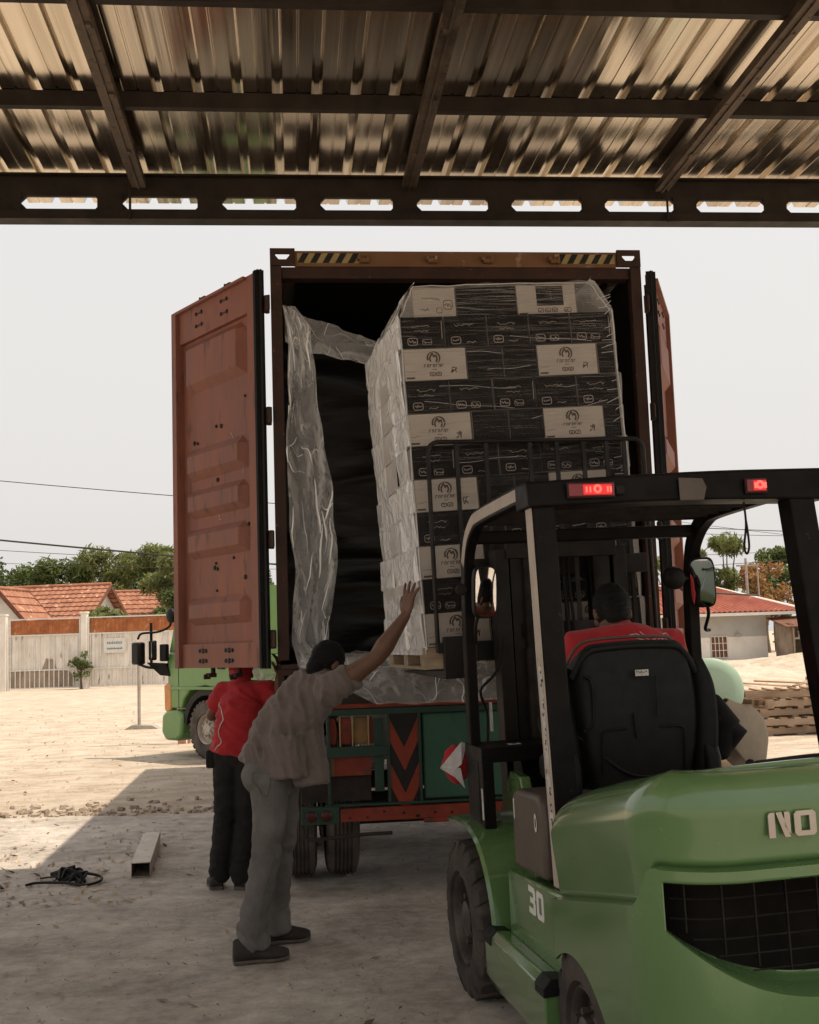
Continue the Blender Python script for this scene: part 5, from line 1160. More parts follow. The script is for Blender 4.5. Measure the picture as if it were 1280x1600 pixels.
hand(b, wrR + V((.003, .0, .008)), (.20, .0, .97), (.72, .68, -.15), 1, (.06, .05, .06, .12), .30, 1.04)
elL, wrL = V((-.66, 6.44, 1.14)), V((-.60, 6.40, 1.02))
b.limb([shL, elL], [.055, .04], 12); b.limb([elL, wrL], [.04, .027], 12); hand(b, wrL, (.1, .0, -.95), (-.6, -.6, -.3), -1, (.4, .5, .5, .5))
hd1 = V((-.462, 6.25, 1.492)); T1 = head(b, hd1, radians(-52), radians(-28), 0.0, .98)
b.limb([upp + V((0, 0, .0)), nec, hd1 + V((-.01, 0, -.06))], [.06, .058, .056], 16)
for hp, kn, an in ((V((-.765, 6.13, .92)), V((-.81, 6.12, .50)), V((-.885, 6.08, .12))), (V((-.735, 6.32, .92)), V((-.765, 6.39, .49)), V((-.80, 6.41, .12)))):
    b.limb([hp, kn, an], [.075, .055, .04], 12)
sk = remesh(b, 'body', M['skin'], p1, .0048, 3); face_parts(T1, sk, None, O)
b = MB(O @ T1); b.ball((0, -.020, .028), .1, .83, 1.0, 1.03, n=28, m=20); b.limb([(0, -.06, -.02), (0, -.07, -.055)], [.062, .052], 14)
hr = remesh(b, 'hair', M['hair'], p1, .006, 3, folds(18, .004))
# jeans
b = MB(O)
b.limb([V((-.765, 6.215, 1.055)), V((-.78, 6.215, .97)), V((-.77, 6.215, .90))], [.118, .125, .118], 20, ell=[(1.28, .92), (1.32, 1.0), (1.28, .98)], up=FD)
b.ball(V((-.835, 6.13, .93)), .088); b.ball(V((-.80, 6.27, .93)), .085)
for hp, th, kn, mi, an in ((V((-.775, 6.135, .90)), V((-.78, 6.13, .70)), V((-.805, 6.125, .50)), V((-.85, 6.10, .30)), V((-.875, 6.085, .12))), (V((-.74, 6.30, .90)), V((-.735, 6.34, .70)), V((-.755, 6.39, .49)), V((-.785, 6.405, .30)), V((-.80, 6.415, .12)))):
    b.limb([hp, th, kn, mi, an], [.104, .088, .069, .073, .070], 18)
    b.tube([an + V((0, 0, .09)), an + V((.008, 0, -.045))], [.076, .084], 20)
fz = folds(5, .0085, (.6, 0, 1), 2.0, 3)
jn = remesh(b, 'jeans', M['jeans'], p1, .008, 5, lambda c, n_: fz(c, n_) * (.7 + 1.3 * math.exp(-((c.z - .47) / .12) ** 2) + 1.8 * max(0, 1 - c.z / .32)))
b = MB(O)                                        # pocket, belt, seams
pk = [(-.905, 6.02, 1.0)]
def on_body(src, pts, w_, name, m_, parent):
    """ribbon of tube laid just outside a surface: project points inward to it"""
    b = MB(); P = []
    for p in pts:
        ok, loc, nn, ix = src.closest_point_on_mesh(V(p))
        if ok: P.append(loc + nn * w_ * .4)
    b.tube(P, w_, 6); return b.build(name, m_, parent, smooth=60)
def SH(p): return V(p) - R1
def arcpts(pts, n=5): return [SH(p) for p in smooth_path(pts, n)]
on_body(jn, arcpts([(-.86, 6.00, .985), (-.80, 5.97, .995), (-.735, 5.99, 1.0)]), .003, 'pocket_seam', M['jeans'], jn)
on_body(jn, arcpts([(-.86, 6.00, .985), (-.865, 6.0, .90), (-.82, 5.97, .845), (-.765, 5.98, .86), (-.745, 5.99, .99)]), .0035, 'pocket_seam', M['jeans'], jn)
on_body(jn, arcpts([(-.67, 5.98, 1.0), (-.69, 5.97, .7), (-.72, 5.98, .5), (-.78, 5.97, .3), (-.82, 5.97, .15)]), .003, 'side_seam', M['jeans'], jn)
# shirt
b = MB(O)
b.tube([V((-.80, 6.215, .965)), V((-.775, 6.215, 1.05))], [.131, .130], 24, ell=[(1.34, 1.06), (1.34, 1.03)], up=FD); b.limb([V((-.765, 6.215, 1.06)), V((-.735, 6.215, 1.12)), V((-.63, 6.215, 1.265)), V((-.545, 6.21, 1.36))], [.130, .130, .132, .106], 22, ell=[(1.34, 1.02), (1.32, 1.04), (1.40, 1.0), (1.55, .95)], up=FD)
b.limb([V((-.61, 6.20, 1.22)), V((-.605, 6.19, 1.10))], [.115, .118], 18, ell=[(1.15, .8)] * 2, up=FD); b.tube([V((-.605, 6.19, 1.12)), V((-.60, 6.18, 1.0)), V((-.59, 6.17, .875))], [.118, .122, .124], 24, ell=[(1.25, .72)] * 3, up=FD)
b.tube([V((-.70, 6.17, 1.14)), V((-.70, 6.165, .925))], [.13, .135], 22, ell=[(1.3, 1.0)] * 2, up=FD)
b.limb([upp, shR], [.090, .078], 18); b.tube([shR, shR.lerp(elR, .25), shR.lerp(elR, .50)], [.080, .078, .076], 22); b.limb([upp, shL, shL.lerp(elL, .45)], [.09, .078, .07], 18)
b.limb([upp, nec + V((-.005, 0, .0))], [.085, .066], 18)
ax = (che - pel).normalized(); fa_ = folds(5.5, .015, (ax * .8 + V((.5, 0, -.5))).normalized(), 3.2, 11); fb_ = folds(11, .0045, (ax + V((0, .35, 0))).normalized(), 2.2, 4); fa = lambda c, n_: fa_(c, n_) + fb_(c, n_)
sh = remesh(b, 'polo_shirt', M['shirt_grey'], p1, .008, 5, fa)
b = MB(O); nc = nec + V((.0, 0, .012)); dv = (hd1 - nec).normalized(); X_ = dv.orthogonal().normalized(); Y_ = dv.cross(X_)
b.tube([nc + X_ * .066 * cos(a) + Y_ * .066 * sin(a) for a in [2 * pi * i / 28 for i in range(29)]], .012, 8, caps=False, ell=[(.7, 1.4)] * 29); b.build('collar', M['shirt_grey'], sh, smooth=60)
on_body(sh, arcpts([(-.36, 6.01, 1.47), (-.335, 5.99, 1.40), (-.33, 6.02, 1.34)], 6), .003, 'sleeve_seam', M['shirt_grey'], sh)
on_body(sh, arcpts([(-.46, 6.0, 1.36), (-.55, 5.98, 1.2), (-.60, 5.98, 1.05), (-.56, 5.98, .92)], 6), .002, 'side_seam', M['shirt_grey'], sh)
M['logo_pale'] = mat('pale_shirt_print', (.42, .36, .32), None, 9, .8)
on_body(sh, arcpts([(-.86, 6.06, 1.175), (-.83, 6.02, 1.178), (-.80, 6.0, 1.172)], 5), .0045, 'shirt_print', M['logo_pale'], sh)
on_body(sh, arcpts([(-.80, 6.0, 1.175), (-.80, 6.0, 1.19), (-.81, 6.0, 1.21)], 4), .0035, 'shirt_print', M['logo_pale'], sh)
shoe(p1, (-.965, 6.03, 0), (-.690, 6.10, 0)); shoe(p1, (-.87, 6.40, 0), (-.615, 6.47, 0))
# ---- man in red under the door
R2 = V((-1.24, 7.9, 0.012)); p2 = person(R2, 'man in a red T-shirt and black trousers standing under the swung open left door'); O = Matrix.Translation(-R2)
M['red_cloth'] = mat('red_cotton', (0.42, 0.022, 0.026), (0.34, 0.016, 0.020), 6, 0.85, bump=.2, bscale=220, sheen=.1)
M['black_cloth'] = mat('black_trouser_cloth', (0.020, 0.018, 0.017), (0.013, 0.012, 0.011), 6, 0.9, bump=.3, bscale=200)
b = MB(O); FD2 = V((.25, .97, 0)).normalized()
pe, ch, up2 = V((-1.215, 7.90, .93)), V((-1.18, 7.93, 1.17)), V((-1.165, 7.98, 1.29))
b.limb([pe, ch, up2], [.10, .105, .08], 18, ell=[(1.3, 1), (1.4, 1), (1.5, 1)], up=FD2)
sR, sL = V((-1.005, 7.93, 1.31)), V((-1.32, 8.03, 1.29))
b.limb([up2, sR], [.07, .058], 14); b.limb([up2, sL], [.07, .058], 14)
eR, wR = V((-.925, 7.90, 1.20)), V((-.915, 7.86, 1.40)); b.limb([sR, eR], [.052, .042], 14); b.limb([eR, eR.lerp(wR, .4), wR], [.042, .042, .029], 14)
hand(b, wR, (.02, .1, 1), (-.9, .3, 0), 1, (.35, .4, .45, .5), .05)
eL, wL = V((-1.42, 8.12, 1.14)), V((-1.30, 8.32, 1.22)); b.limb([sL, eL], [.052, .042], 14); b.limb([eL, wL], [.042, .028], 14); hand(b, wL, (.5, .8, .2), (0, -.3, -.9), -1)
h2 = V((-1.205, 8.06, 1.415)); T2 = head(b, h2, radians(12), radians(-30), 0, .98); b.limb([up2, h2 + V((0, -.02, -.06))], [.06, .055], 14)
for hp, kn, an in ((V((-1.14, 7.9, .88)), V((-1.15, 7.86, .47)), V((-1.20, 7.84, .11))), (V((-1.29, 7.92, .88)), V((-1.30, 7.88, .47)), V((-1.345, 7.90, .11)))): b.limb([hp, kn, an], [.07, .05, .038], 12)
s2 = remesh(b, 'body', M['skin'], p2, .0055, 3); face_parts(T2, s2, None, O)
b = MB(O @ T2); b.ball((0, -.016, .030), .1, .87, 1.06, 1.03, n=24, m=16); b.limb([(0, -.06, -.02), (0, -.07, -.07)], [.072, .062], 14); b.ball((0, .09, .05), .06, 1.1, 1.1, .16)
cp = remesh(b, 'red_cap', M['red_cloth'], p2, .007, 4, folds(9, .004))
b = MB(O)
b.limb([V((-1.215, 7.90, .99)), V((-1.22, 7.90, .90))], [.112, .115], 18, ell=[(1.3, 1)] * 2, up=FD2)
for pts in ((V((-1.145, 7.9, .88)), V((-1.145, 7.875, .68)), V((-1.15, 7.86, .47)), V((-1.175, 7.85, .28)), V((-1.20, 7.84, .11))), (V((-1.285, 7.92, .88)), V((-1.29, 7.90, .68)), V((-1.30, 7.88, .47)), V((-1.325, 7.89, .28)), V((-1.345, 7.90, .11)))): b.limb(list(pts), [.10, .088, .074, .074, .072], 16)
fz2 = folds(7, .008, (0, 0, 1), 2.2, 5); remesh(b, 'trousers', M['black_cloth'], p2, .009, 4, fz2)
b = MB(O)
b.limb([V((-1.215, 7.9, .98)), V((-1.19, 7.92, 1.15)), V((-1.165, 7.96, 1.29))], [.122, .125, .095], 20, ell=[(1.32, 1.05), (1.38, 1.02), (1.5, 1)], up=FD2)
b.limb([up2, sR], [.085, .076], 16); b.limb([up2, sL], [.085, .076], 16); b.tube([sR, sR.lerp(eR, .65)], [.077, .074], 18); b.tube([sL, sL.lerp(eL, .6)], [.077, .074], 18); b.tube([V((-1.205, 7.91, 1.05)), V((-1.23, 7.905, .885))], [.130, .138], 22, ell=[(1.28, 1.02)] * 2, up=FD2)
s_r = remesh(b, 'red_shirt', M['red_cloth'], p2, .008, 4, folds(6, .013, (.4, 0, 1), 2.6, 8))
on_body(s_r, [V(p) - R2 for p in smooth_path([(-1.36, 7.9, 1.25), (-1.31, 7.8, 1.15), (-1.34, 7.8, 1.05), (-1.30, 7.8, .98), (-1.36, 7.82, .92)], 6)], .004, 'lanyard', M['sticker'], p2)
b = MB(O); b.box((-1.395, 7.9, .86), (.06, .06, .12)); b.build('belt_pouch', M['black_cloth'], p2, bevel=.015)
shoe(p2, (-1.20, 7.80, 0), (-1.13, 8.05, 0)); shoe(p2, (-1.355, 7.84, 0), (-1.42, 8.09, 0))
# clear crumpled bag in his raised hand
b = MB(); b.ball((0, 0, 0), .085, 1.1, .6, .75, n=40, m=26)
bg_ = remesh(b, 'plastic_bag', M['film'], None, .006, 2, lambda c, n_: .018 * ridge(c * 16) - .008)
bg_.location = (-1.0, 7.86, 1.445); tag(bg_, 'small crumpled clear plastic bag held up beside the left container door', 'plastic bag')
# ---- driver
SX += .10; R3 = FM @ V((SX + .02, -.55, 1.11)); p3 = person(R3, 'forklift driver in a red T-shirt seen from behind, bent forward in the seat'); O = Matrix.Translation(-R3)
def FL(x_, y_, z_): return FM @ V((x_, y_, z_))
FD3 = (FM.to_3x3() @ V((0, 1, 0))).normalized()
b = MB(O); pe, ch, up3 = FL(SX + .01, -.62, 1.16), FL(SX + .01, -.56, 1.40), FL(SX + .01, -.48, 1.555)
b.limb([pe, ch, up3], [.13, .13, .10], 20, ell=[(1.3, .95), (1.45, 1), (1.7, 1)], up=FD3)
sL, sR = FL(SX - .205, -.46, 1.545), FL(SX + .225, -.44, 1.535)
b.limb([up3, sL], [.085, .068], 14); b.limb([up3, sR], [.085, .068], 14)
eL, wL = FL(SX - .29, -.34, 1.30), FL(-.20, -.22, 1.20); b.limb([sL, eL], [.06, .047], 14); b.limb([eL, wL], [.047, .03], 14); hand(b, wL, (.1, .9, .2), (.2, 0, -1), 1, (.5, .6, .6, .6))
eR, wR = FL(SX + .315, -.35, 1.28), FL(.16, -.06, 1.25); b.limb([sR, eR], [.06, .047], 14); b.limb([eR, wR], [.047, .03], 14); hand(b, wR, (-.2, .9, .0), (0, 0, -1), -1, (.6, .7, .7, .7))
h3 = FL(SX + .01, -.33, 1.70); T3 = head(b, h3, FH - radians(6), radians(-30), 0, 1.0); b.limb([up3, h3 + V((0, -.02, -.05))], [.068, .06], 14)
for s in (-1, 1):
    hp, kn, an = FL(SX + s * .10, -.55, 1.12), FL(SX + s * .15, -.16, 1.12), FL(SX + s * .12, -.08, .72); b.limb([hp, kn], [.08, .06], 12); b.limb([kn, an], [.055, .042], 12); b.limb([an, an + FD3 * .14 + V((0, 0, -.02))], [.042, .03], 10)
s3 = remesh(b, 'body', M['skin'], p3, .0055, 3); face_parts(T3, s3, None, O)
b = MB(O @ T3); b.ball((0, -.018, .024), .1, .83, 1.0, 1.03, n=28, m=20); b.limb([(0, -.06, -.02), (0, -.07, -.06)], [.064, .054], 14); remesh(b, 'hair', M['hair'], p3, .006, 3, folds(18, .004))
b = MB(O)
for s in (-1, 1):
    hp, kn, an = FL(SX + s * .10, -.55, 1.12), FL(SX + s * .15, -.16, 1.12), FL(SX + s * .12, -.08, .74); b.limb([hp, kn], [.10, .078], 14); b.limb([kn, an], [.076, .06], 14)
remesh(b, 'trousers', M['black_cloth'], p3, .010, 4, folds(7, .006))
b = MB(O); b.limb([pe, FL(SX + .01, -.58, 1.38), FL(SX + .01, -.50, 1.54)], [.15, .152, .112], 22, ell=[(1.3, 1), (1.5, 1), (1.72, 1)], up=FD3)
b.limb([up3, sL, sL.lerp(eL, .55)], [.098, .088, .072], 18); b.limb([up3, sR, sR.lerp(eR, .55)], [.098, .088, .072], 18); b.limb([up3, up3.lerp(h3, .42)], [.09, .066], 16)
s3r = remesh(b, 'red_shirt', M['red_cloth'], p3, .008, 5, folds(4.5, .006, (1, 0, .4), 1.6, 4))
def back_print(pts, r):
    P = []
    for (x_, z_) in pts:
        ok, loc, nn, ix = s3r.closest_point_on_mesh(FL(SX + x_, -.85, z_) - R3)
        ok, loc2, nn, ix = s3r.ray_cast(FL(SX + x_, -1.2, z_) - R3, FD3)
        if ok: P.append(loc2 + nn * .001)
    if len(P) > 1: MB().tube(P, r, 6).build('shirt_print', M['sticker'], s3r)
back_print([(-.02 + i * .01, 1.598 - .026 * sin(i / 11 * 2.2)) for i in range(12)], .0022)
back_print([(-.02, 1.598), (.01, 1.602), (.035, 1.590), (.06, 1.574)], .002); back_print([(.03, 1.61), (.04, 1.598), (.05, 1.586)], .002)
back_print([(.105 + i * .008, 1.578 + .006 * ((i * 7) % 3 - 1)) for i in range(9)], .002); back_print([(.15, 1.595), (.178, 1.598), (.185, 1.585)], .002)
# ============================================================= green cab alongside
CM_ = Matrix.Translation((-3.19, 16.98, 0)) @ Matrix.Rotation(radians(46), 4, 'Z')
M['cab_green'] = mat('light_green_cab_paint', (0.155, 0.285, 0.095), (0.13, 0.25, 0.085), 2.5, 0.35, coat=.4, c3=(.20, .28, .14), s3=9, t3=.68)
M['glass_dark'] = mat('dark_cab_glass', (0.02, 0.022, 0.02), None, 5, 0.05, spec=.9, coat=.6)
M['amber'] = mat('amber_lens', (0.62, 0.26, 0.07), (0.5, .2, .05), 9, .3, coat=.5)
M['rim_pale'] = mat('dusty_pale_rim', (0.48, 0.42, 0.36), (0.34, 0.29, 0.24), 9, .7)
tk = empty('truck', (-3.08, 17.05, 0), (0, 0, radians(46)), 'light green lorry cab with amber corner lamp parked beyond the left container door', 'truck')
b = MB()
b.prism([(.95, .98), (.97, 1.3), (.93, 1.56), (-.05, 1.52), (-1.25, 1.50), (-1.25, .55), (-.62, .55), (-.58, .80), (-.40, .99), (0, 1.06), (.40, .99), (.55, .85), (.60, .72), (.92, .72)], (.0, 0, 0), (0, 1, 0), (0, 0, 1), (2.1, 0, 0))
b.build('cab_body', M['cab_green'], tk, bevel=.03, seg=3)
b = MB()
for q in ((0.0, .90), (-.70, 0)):
    pass
b.prism([(.93, 1.56), (.66, 2.38), (.56, 2.46), (-1.2, 2.48), (-1.25, 1.5), (-1.1, 1.5), (-1.1, 2.34), (-.25, 2.34), (-.25, 1.52), (-.15, 1.52), (-.15, 2.34), (.54, 2.30), (.82, 1.56)], (.02, 0, 0), (0, 1, 0), (0, 0, 1), (.06, 0, 0))
b.prism([(.93, 1.56), (.66, 2.38), (.56, 2.46), (-1.2, 2.48), (-1.25, 1.5), (-1.1, 1.5), (-1.1, 2.34), (-.25, 2.34), (-.25, 1.52), (-.15, 1.52), (-.15, 2.34), (.54, 2.30), (.82, 1.56)], (2.02, 0, 0), (0, 1, 0), (0, 0, 1), (.06, 0, 0))
b.bx((.08, -1.2, 2.38), (2.02, .56, 2.47)); b.bx((.08, -1.25, 1.5), (2.02, -1.18, 2.47)); b.build('cab_frame', M['cab_green'], tk)
b = MB(); b.prism([(.84, 1.56), (.58, 2.33), (-.15, 2.33), (-.15, 1.53)], (.03, 0, 0), (0, 1, 0), (0, 0, 1), (.015, 0, 0)); b.prism([(-.25, 1.53), (-.25, 2.33), (-1.1, 2.33), (-1.1, 1.53)], (.03, 0, 0), (0, 1, 0), (0, 0, 1), (.015, 0, 0)); b.build('side_window', M['glass_dark'], tk)
b = MB(); b.prism([(.925, 1.58), (.665, 2.37), (.655, 2.36), (.90, 1.57)], (.08, 0, 0), (0, 1, 0), (0, 0, 1), (1.94, 0, 0)); b.build('windscreen', M['glass_dark'], tk)
b = MB()
for a_, c_ in (((-.003, .66, .60), (.001, .672, 1.50)), ((-.003, -.66, 1.05), (.001, -.648, 1.50)), ((-.003, -.65, 1.49), (.001, .66, 1.50))): b.bx(a_, c_)
b.build('door_seam', M['ink'], tk); b = MB(); b.bx((-.035, -.50, 1.30), (-.0, -.34, 1.345)); b.build('door_handle', M['plastic'], tk, bevel=.01)
b = MB(); b.bx((-.012, .45, 1.36), (-.001, .62, 1.43)); b.build('badge', M['sticker'], tk)
b = MB(); b.bx((-.02, -.55, 1.0), (.0, .90, 1.045)); b.prism([(-.0, .0), (-.03, .02), (-.03, .14), (0, .16)], (0, -.95, .90), (1, 0, 0), (0, 0, 1), (0, .55, 0)); b.build('side_moulding', M['cab_green'], tk, bevel=.01)
b = MB(); b.prism([(.98, .66), (1.03, .70), (1.04, 1.06), (.96, 1.10), (.86, 1.08), (.86, .70)], (-.012, 0, 0), (0, 1, 0), (0, 0, 1), (.12, 0, 0)); b.build('corner_lamp', M['amber'], tk, bevel=.015)
MB().prism([(.98, .66), (1.03, .70), (1.04, 1.06), (.96, 1.10), (.86, 1.08), (.86, .70)], (1.99, 0, 0), (0, 1, 0), (0, 0, 1), (.12, 0, 0)).build('corner_lamp', M['amber'], tk, bevel=.015)
b = MB(); b.prism([(.60, .30), (.55, .60), (.66, .70), (.95, .70), (1.10, .62), (1.12, .36), (1.02, .24), (.72, .24)], (-.02, 0, 0), (0, 1, 0), (0, 0, 1), (2.14, 0, 0)); b.build('bumper', M['cab_green'], tk, bevel=.05, seg=3)
b = MB(); arc = [(.60 * cos(a), .42 + .60 * sin(a)) for a in [radians(8 + i * 14) for i in range(13)]]; arc2 = [(y * .84, .42 + (z - .42) * .84) for y, z in arc][::-1]
b.prism(arc + arc2, (.015, 0, 0), (0, 1, 0), (0, 0, 1), (.45, 0, 0)); b.build('wheel_arch', M['ink'], tk)
def truck_wheel(o_, ax):
    return tyre('wheel', 0.42, .24, o_, ax, tk, rim=.52, tread=30, lug=.008, groove=False, dusty='rubber_dusty', rimmat='rim_pale', dish=.05)
truck_wheel((.0, 0, .425), (-1, 0, 0)); truck_wheel((2.1, 0, .425), (1, 0, 0)); truck_wheel((.0, -3.2, .425), (-1, 0, 0)); truck_wheel((2.1, -3.2, .425), (1, 0, 0))
b = MB(); b.bx((.6, -4.2, .55), (.75, .6, .8)); b.bx((1.35, -4.2, .55), (1.5, .6, .8)); b.bx((.3, -3.25, .38), (1.8, -3.15, .48)); b.bx((.2, -.05, .36), (1.9, .05, .48)); b.bx((.3, -2.3, .5), (1.8, -1.35, .95)); b.build('chassis', M['grime'], tk)
b = MB(); b.bx((.02, -1.15, .32), (.30, -.72, .36)); b.bx((.03, -1.12, .36), (.05, -1.08, .62)); b.bx((-.02, -1.2, .62), (.30, -.85, .68)); b.bx((.03, -.86, .30), (.05, -.82, .64)); b.build('cab_step', M['rim_pale'], tk, bevel=.006)
# mirror cluster on black arms ahead of the door
mc = empty('mirror_cluster', (-.10, 1.10, 1.5)); mc.parent = tk
b = MB(); b.box((-.18, .22, .06), (.14, .20, .34)); b.build('mirror_case', M['plastic'], mc, bevel=.03)
b = MB(); b.box((-.08, -.02, .10), (.10, .10, .30)); b.box((0.02, -.18, .06), (.08, .16, .26)); b.build('mirror_case', M['plastic'], mc, bevel=.02)
b = MB(); b.box((-.10, -.075, .10), (.08, .004, .24)); b.build('mirror_glass', M['mirror'], mc)
b = MB(); b.tube(smooth_path([(-.20, .20, .28), (-.18, .12, .36), (0, -.05, .38), (.12, -.18, .46), (.14, -.2, .62)]), .018, 8); b.tube(smooth_path([(-.2, .2, -.1), (-.1, .02, -.16), (.1, -.12, -.14), (.12, -.16, -.02)]), .02, 8)
b.tube([(-.06, .05, -.14), (-.06, .05, .52)], .022, 8); b.ball((.12, -.22, .62), .10, .6, 1, 1.2); b.build('mirror_arm', M['plastic'], mc, smooth=60)
b = MB(); b.prism([(0, 0), (.32, -.02), (.40, -.22), (.22, -.20)], (-.12, .10, -.08), (.55, -.83, 0), (0, 0, 1), (.05, .03, 0)); b.build('wind_guard', M['plastic'], mc, bevel=.01)
# ============================================================= posts, scrap on the ground
M['post'] = mat('galvanised_post', (.42, .38, .33), (.32, .28, .24), 8, .6, metal=.3)
pst = MB(); pst.tube([(0, 0, .08), (0.0, 0, 1.72)], .035, 12); pst.prism([(-.28, 0), (.42, 0), (.30, .07), (-.12, .09)], (0, -.16, 0), (1, 0, 0), (0, 0, 1), (0, .32, 0))
pso = pst.build('post', M['post'], None, smooth=40); pso.location = (-5.72, 24.1, 0); tag(pso, 'thin pale steel post on a low concrete foot left of the green cab', 'post')
M['mast_red'] = mat('weathered_orange_mast', (.42, .13, .06), (.50, .38, .30), 1.6, .7, stretch=(1, 1, 1.4))
b = MB(); b.bx((-.06, -.06, 0), (.06, .06, 3.45)); b.bx((.10, -.03, 0), (.15, .03, 3.15)); b.bx((-.06, -.08, 3.45), (-.02, .0, 3.62))
for z_ in (.6, 1.3, 2.0, 2.7): b.bx((.05, -.02, z_), (.11, .02, z_ + .04))
o = b.build('mast_post', M['mast_red']); o.location = (-4.02, 20.0, 0); tag(o, 'tall weathered orange red steel post behind the left container door', 'post')
b = MB(); w_, h_, t_ = .135, .10, .006; L_ = 1.38
for a, c in (((-w_ / 2, 0, 0), (w_ / 2, L_, t_)), ((-w_ / 2, 0, h_ - t_), (w_ / 2, L_, h_)), ((-w_ / 2, 0, t_), (-w_ / 2 + t_, L_, h_ - t_)), ((w_ / 2 - t_, 0, t_), (w_ / 2, L_, h_ - t_))): b.bx(a, c)
M['alu'] = mat('dusty_aluminium', (.52, .46, .39), (.34, .29, .24), 9, .42, .6, metal=.75, c3=(.22, .18, .15), s3=16, t3=.63, stretch=(1, .4, 1))
o = b.build('metal_channel', M['alu'], bevel=.004); o.location = (-1.98, 8.36, .014); o.rotation_euler = (0, 0, radians(9.5)); tag(o, 'short hollow square metal tube lying on the concrete', 'metal tube')
rag = MB(); random.seed(3)
for i in range(13):
    x0, y0 = rnd(-.10, .16), rnd(-.02, .30); pts = smooth_path([(x0, y0, .012 + rnd(0, .03)), (x0 + rnd(-.1, .1), y0 + rnd(-.08, .08), .03 + rnd(0, .06)), (x0 + rnd(-.16, .16), y0 + rnd(-.1, .1), .015)], 4); rag.tube(pts, rnd(.004, .012), 6, ell=[(1, 1.8)] * len(pts))
rag.tube(smooth_path([(-.22, -.01, .014), (-.15, .03, .02), (.05, .0, .02), (.2, -.08, .015), (.28, .03, .02), (.24, .16, .03), (.08, .22, .05)]), .010, 6)
o = rag.build('rag', M['chev_black'], smooth=60); o.location = (-2.50, 8.15, .012); tag(o, 'tangled black rag and strap lying on the concrete at the shadow edge', 'rag')
b = MB(); b.tube(smooth_path([(-.09, .05, .01), (0, .02, .025), (.07, -.06, .012)]), [.008] * 6 + [.014] * 7, 6, ell=[(1, .6)] * 13); o = b.build('rubber_scrap', M['chev_black'], smooth=60); o.location = (-2.92, 8.12, .012); tag(o, 'small curved black rubber scrap left of the tangled rag', 'scrap')
# red and white cloth bag hanging at the front of the forklift
M['bag_white'] = mat('white_cloth', (.66, .62, .60), None, 8, .8); 
def bagf(u, v):
    a = u * 2 * pi; r = .11 * sin(pi * min(1, v * .92 + .04)) ** .7; return (r * cos(a) * 1.15 + .02 * ridge((u * 4, v * 3, 1)), r * sin(a) * .7, -.14 + v * .30 + .02 * noise.noise(V((u * 6, v * 4, 0))))
bg2 = empty('cloth_bag', FM @ V((-.56, .42, 1.00)), (0, 0, .2), 'red and white cloth bag hanging in front of the green trailer plate', 'bag')
MB().sheet(30, 20, bagf).build('bag_body', M['red_cloth'], bg2, smooth=60)
b = MB(); b.add([(-.16, -.09, .0), (.04, -.10, .19), (.10, -.06, .17), (.03, -.115, .02), (-.03, -.12, -.02)], [(0, 4, 3, 1), (1, 3, 2)]); b.add([(-.16, -.085, -.005), (.02, -.115, -.01), (.06, -.09, -.17), (-.03, -.10, -.08)], [(0, 3, 2, 1)])
bg2.scale = (.55, .55, .62); o = b.build('bag_flap', [M['bag_white']], bg2); sdm = o.modifiers.new('t', 'SOLIDIFY'); sdm.thickness = .004
# beige sack and mint drum to the right of the seat
M['sack'] = mat('beige_canvas', (.46, .38, .29), (.36, .29, .21), 4, .85, bump=.3)
def sf(u, v):
    a = -0.3 + u * pi * 1.25; r = .045 + .15 * sin(pi * (.12 + v * .72)) ; return (r * 1.25 * sin(a) + .16 * v * .5, -.11 * cos(a) * (1 - .3 * v), .26 - v * .50 + .10 * sin(a) * v + .012 * noise.noise(V((u * 5, v * 5, 1))) + .018 * ridge((u * 4 + v, v * 3, 2)))
o = MB().sheet(60, 50, sf).build('canvas_sack', M['sack'], None, smooth=70); o.location = FM @ V((.50, -.40, 1.10)); o.rotation_euler = (0, radians(-28), FH); o.scale = (.66, .66, .66)
sdm = o.modifiers.new('t', 'SOLIDIFY'); sdm.thickness = .006; tag(o, 'beige canvas sack slung open on the right of the forklift seat', 'sack')
b = MB(); b.limb([(0, 0, .10), (.06, 0, .0), (.02, .02, -.14)], [.035, .055, .05], 14); b.limb([(.02, 0, .02), (.10, 0, -.06), (.06, .02, -.12)], [.04, .05, .03], 12)
o = b.build('work_glove', M['black_cloth'], None, smooth=70); o.location = FM @ V((.335, -.62, 1.22)); o.scale = (.85, .85, .85); tag(o, 'black work gloves hanging beside the forklift seat', 'gloves')
M['mint'] = mat('pale_mint_plastic', (.34, .47, .36), (.29, .41, .32), 3, .5, bump=.1)
b = MB(); b.lathe([(.001, .02), (.22, .015), (.30, .0), (.33, -.03), (.335, -.10), (.315, -.14), (.335, -.2), (.335, -.7), (.315, -.75), (.335, -.8), (.32, -.9), (.001, -.92)], (0, 0, .66), (-.1, -1, .08), 48)
o = b.build('drum', M['mint'], None, smooth=40); o.location = (3.05, 12.0, .345); tag(o, 'pale mint plastic drum lying on crates behind the forklift seat', 'drum')
b = MB(); 
for q in (0, 1, 2): b.bx((-.4, .05 + q * .38, 0), (.4, .13 + q * .38, .55))
for q in range(4): b.bx((-.42, .0, .05 + q * .15), (.42, .03, .15 + q * .15)); b.bx((-.42, .90, .05 + q * .15), (.42, .93, .15 + q * .15))
b.bx((-.42, 0, .655), (.42, .95, .675)); o = b.build('crate', M['pallet']); o.location = (3.05, 12.0, 0); tag(o, 'slatted wooden crate carrying the mint drum', 'crate')
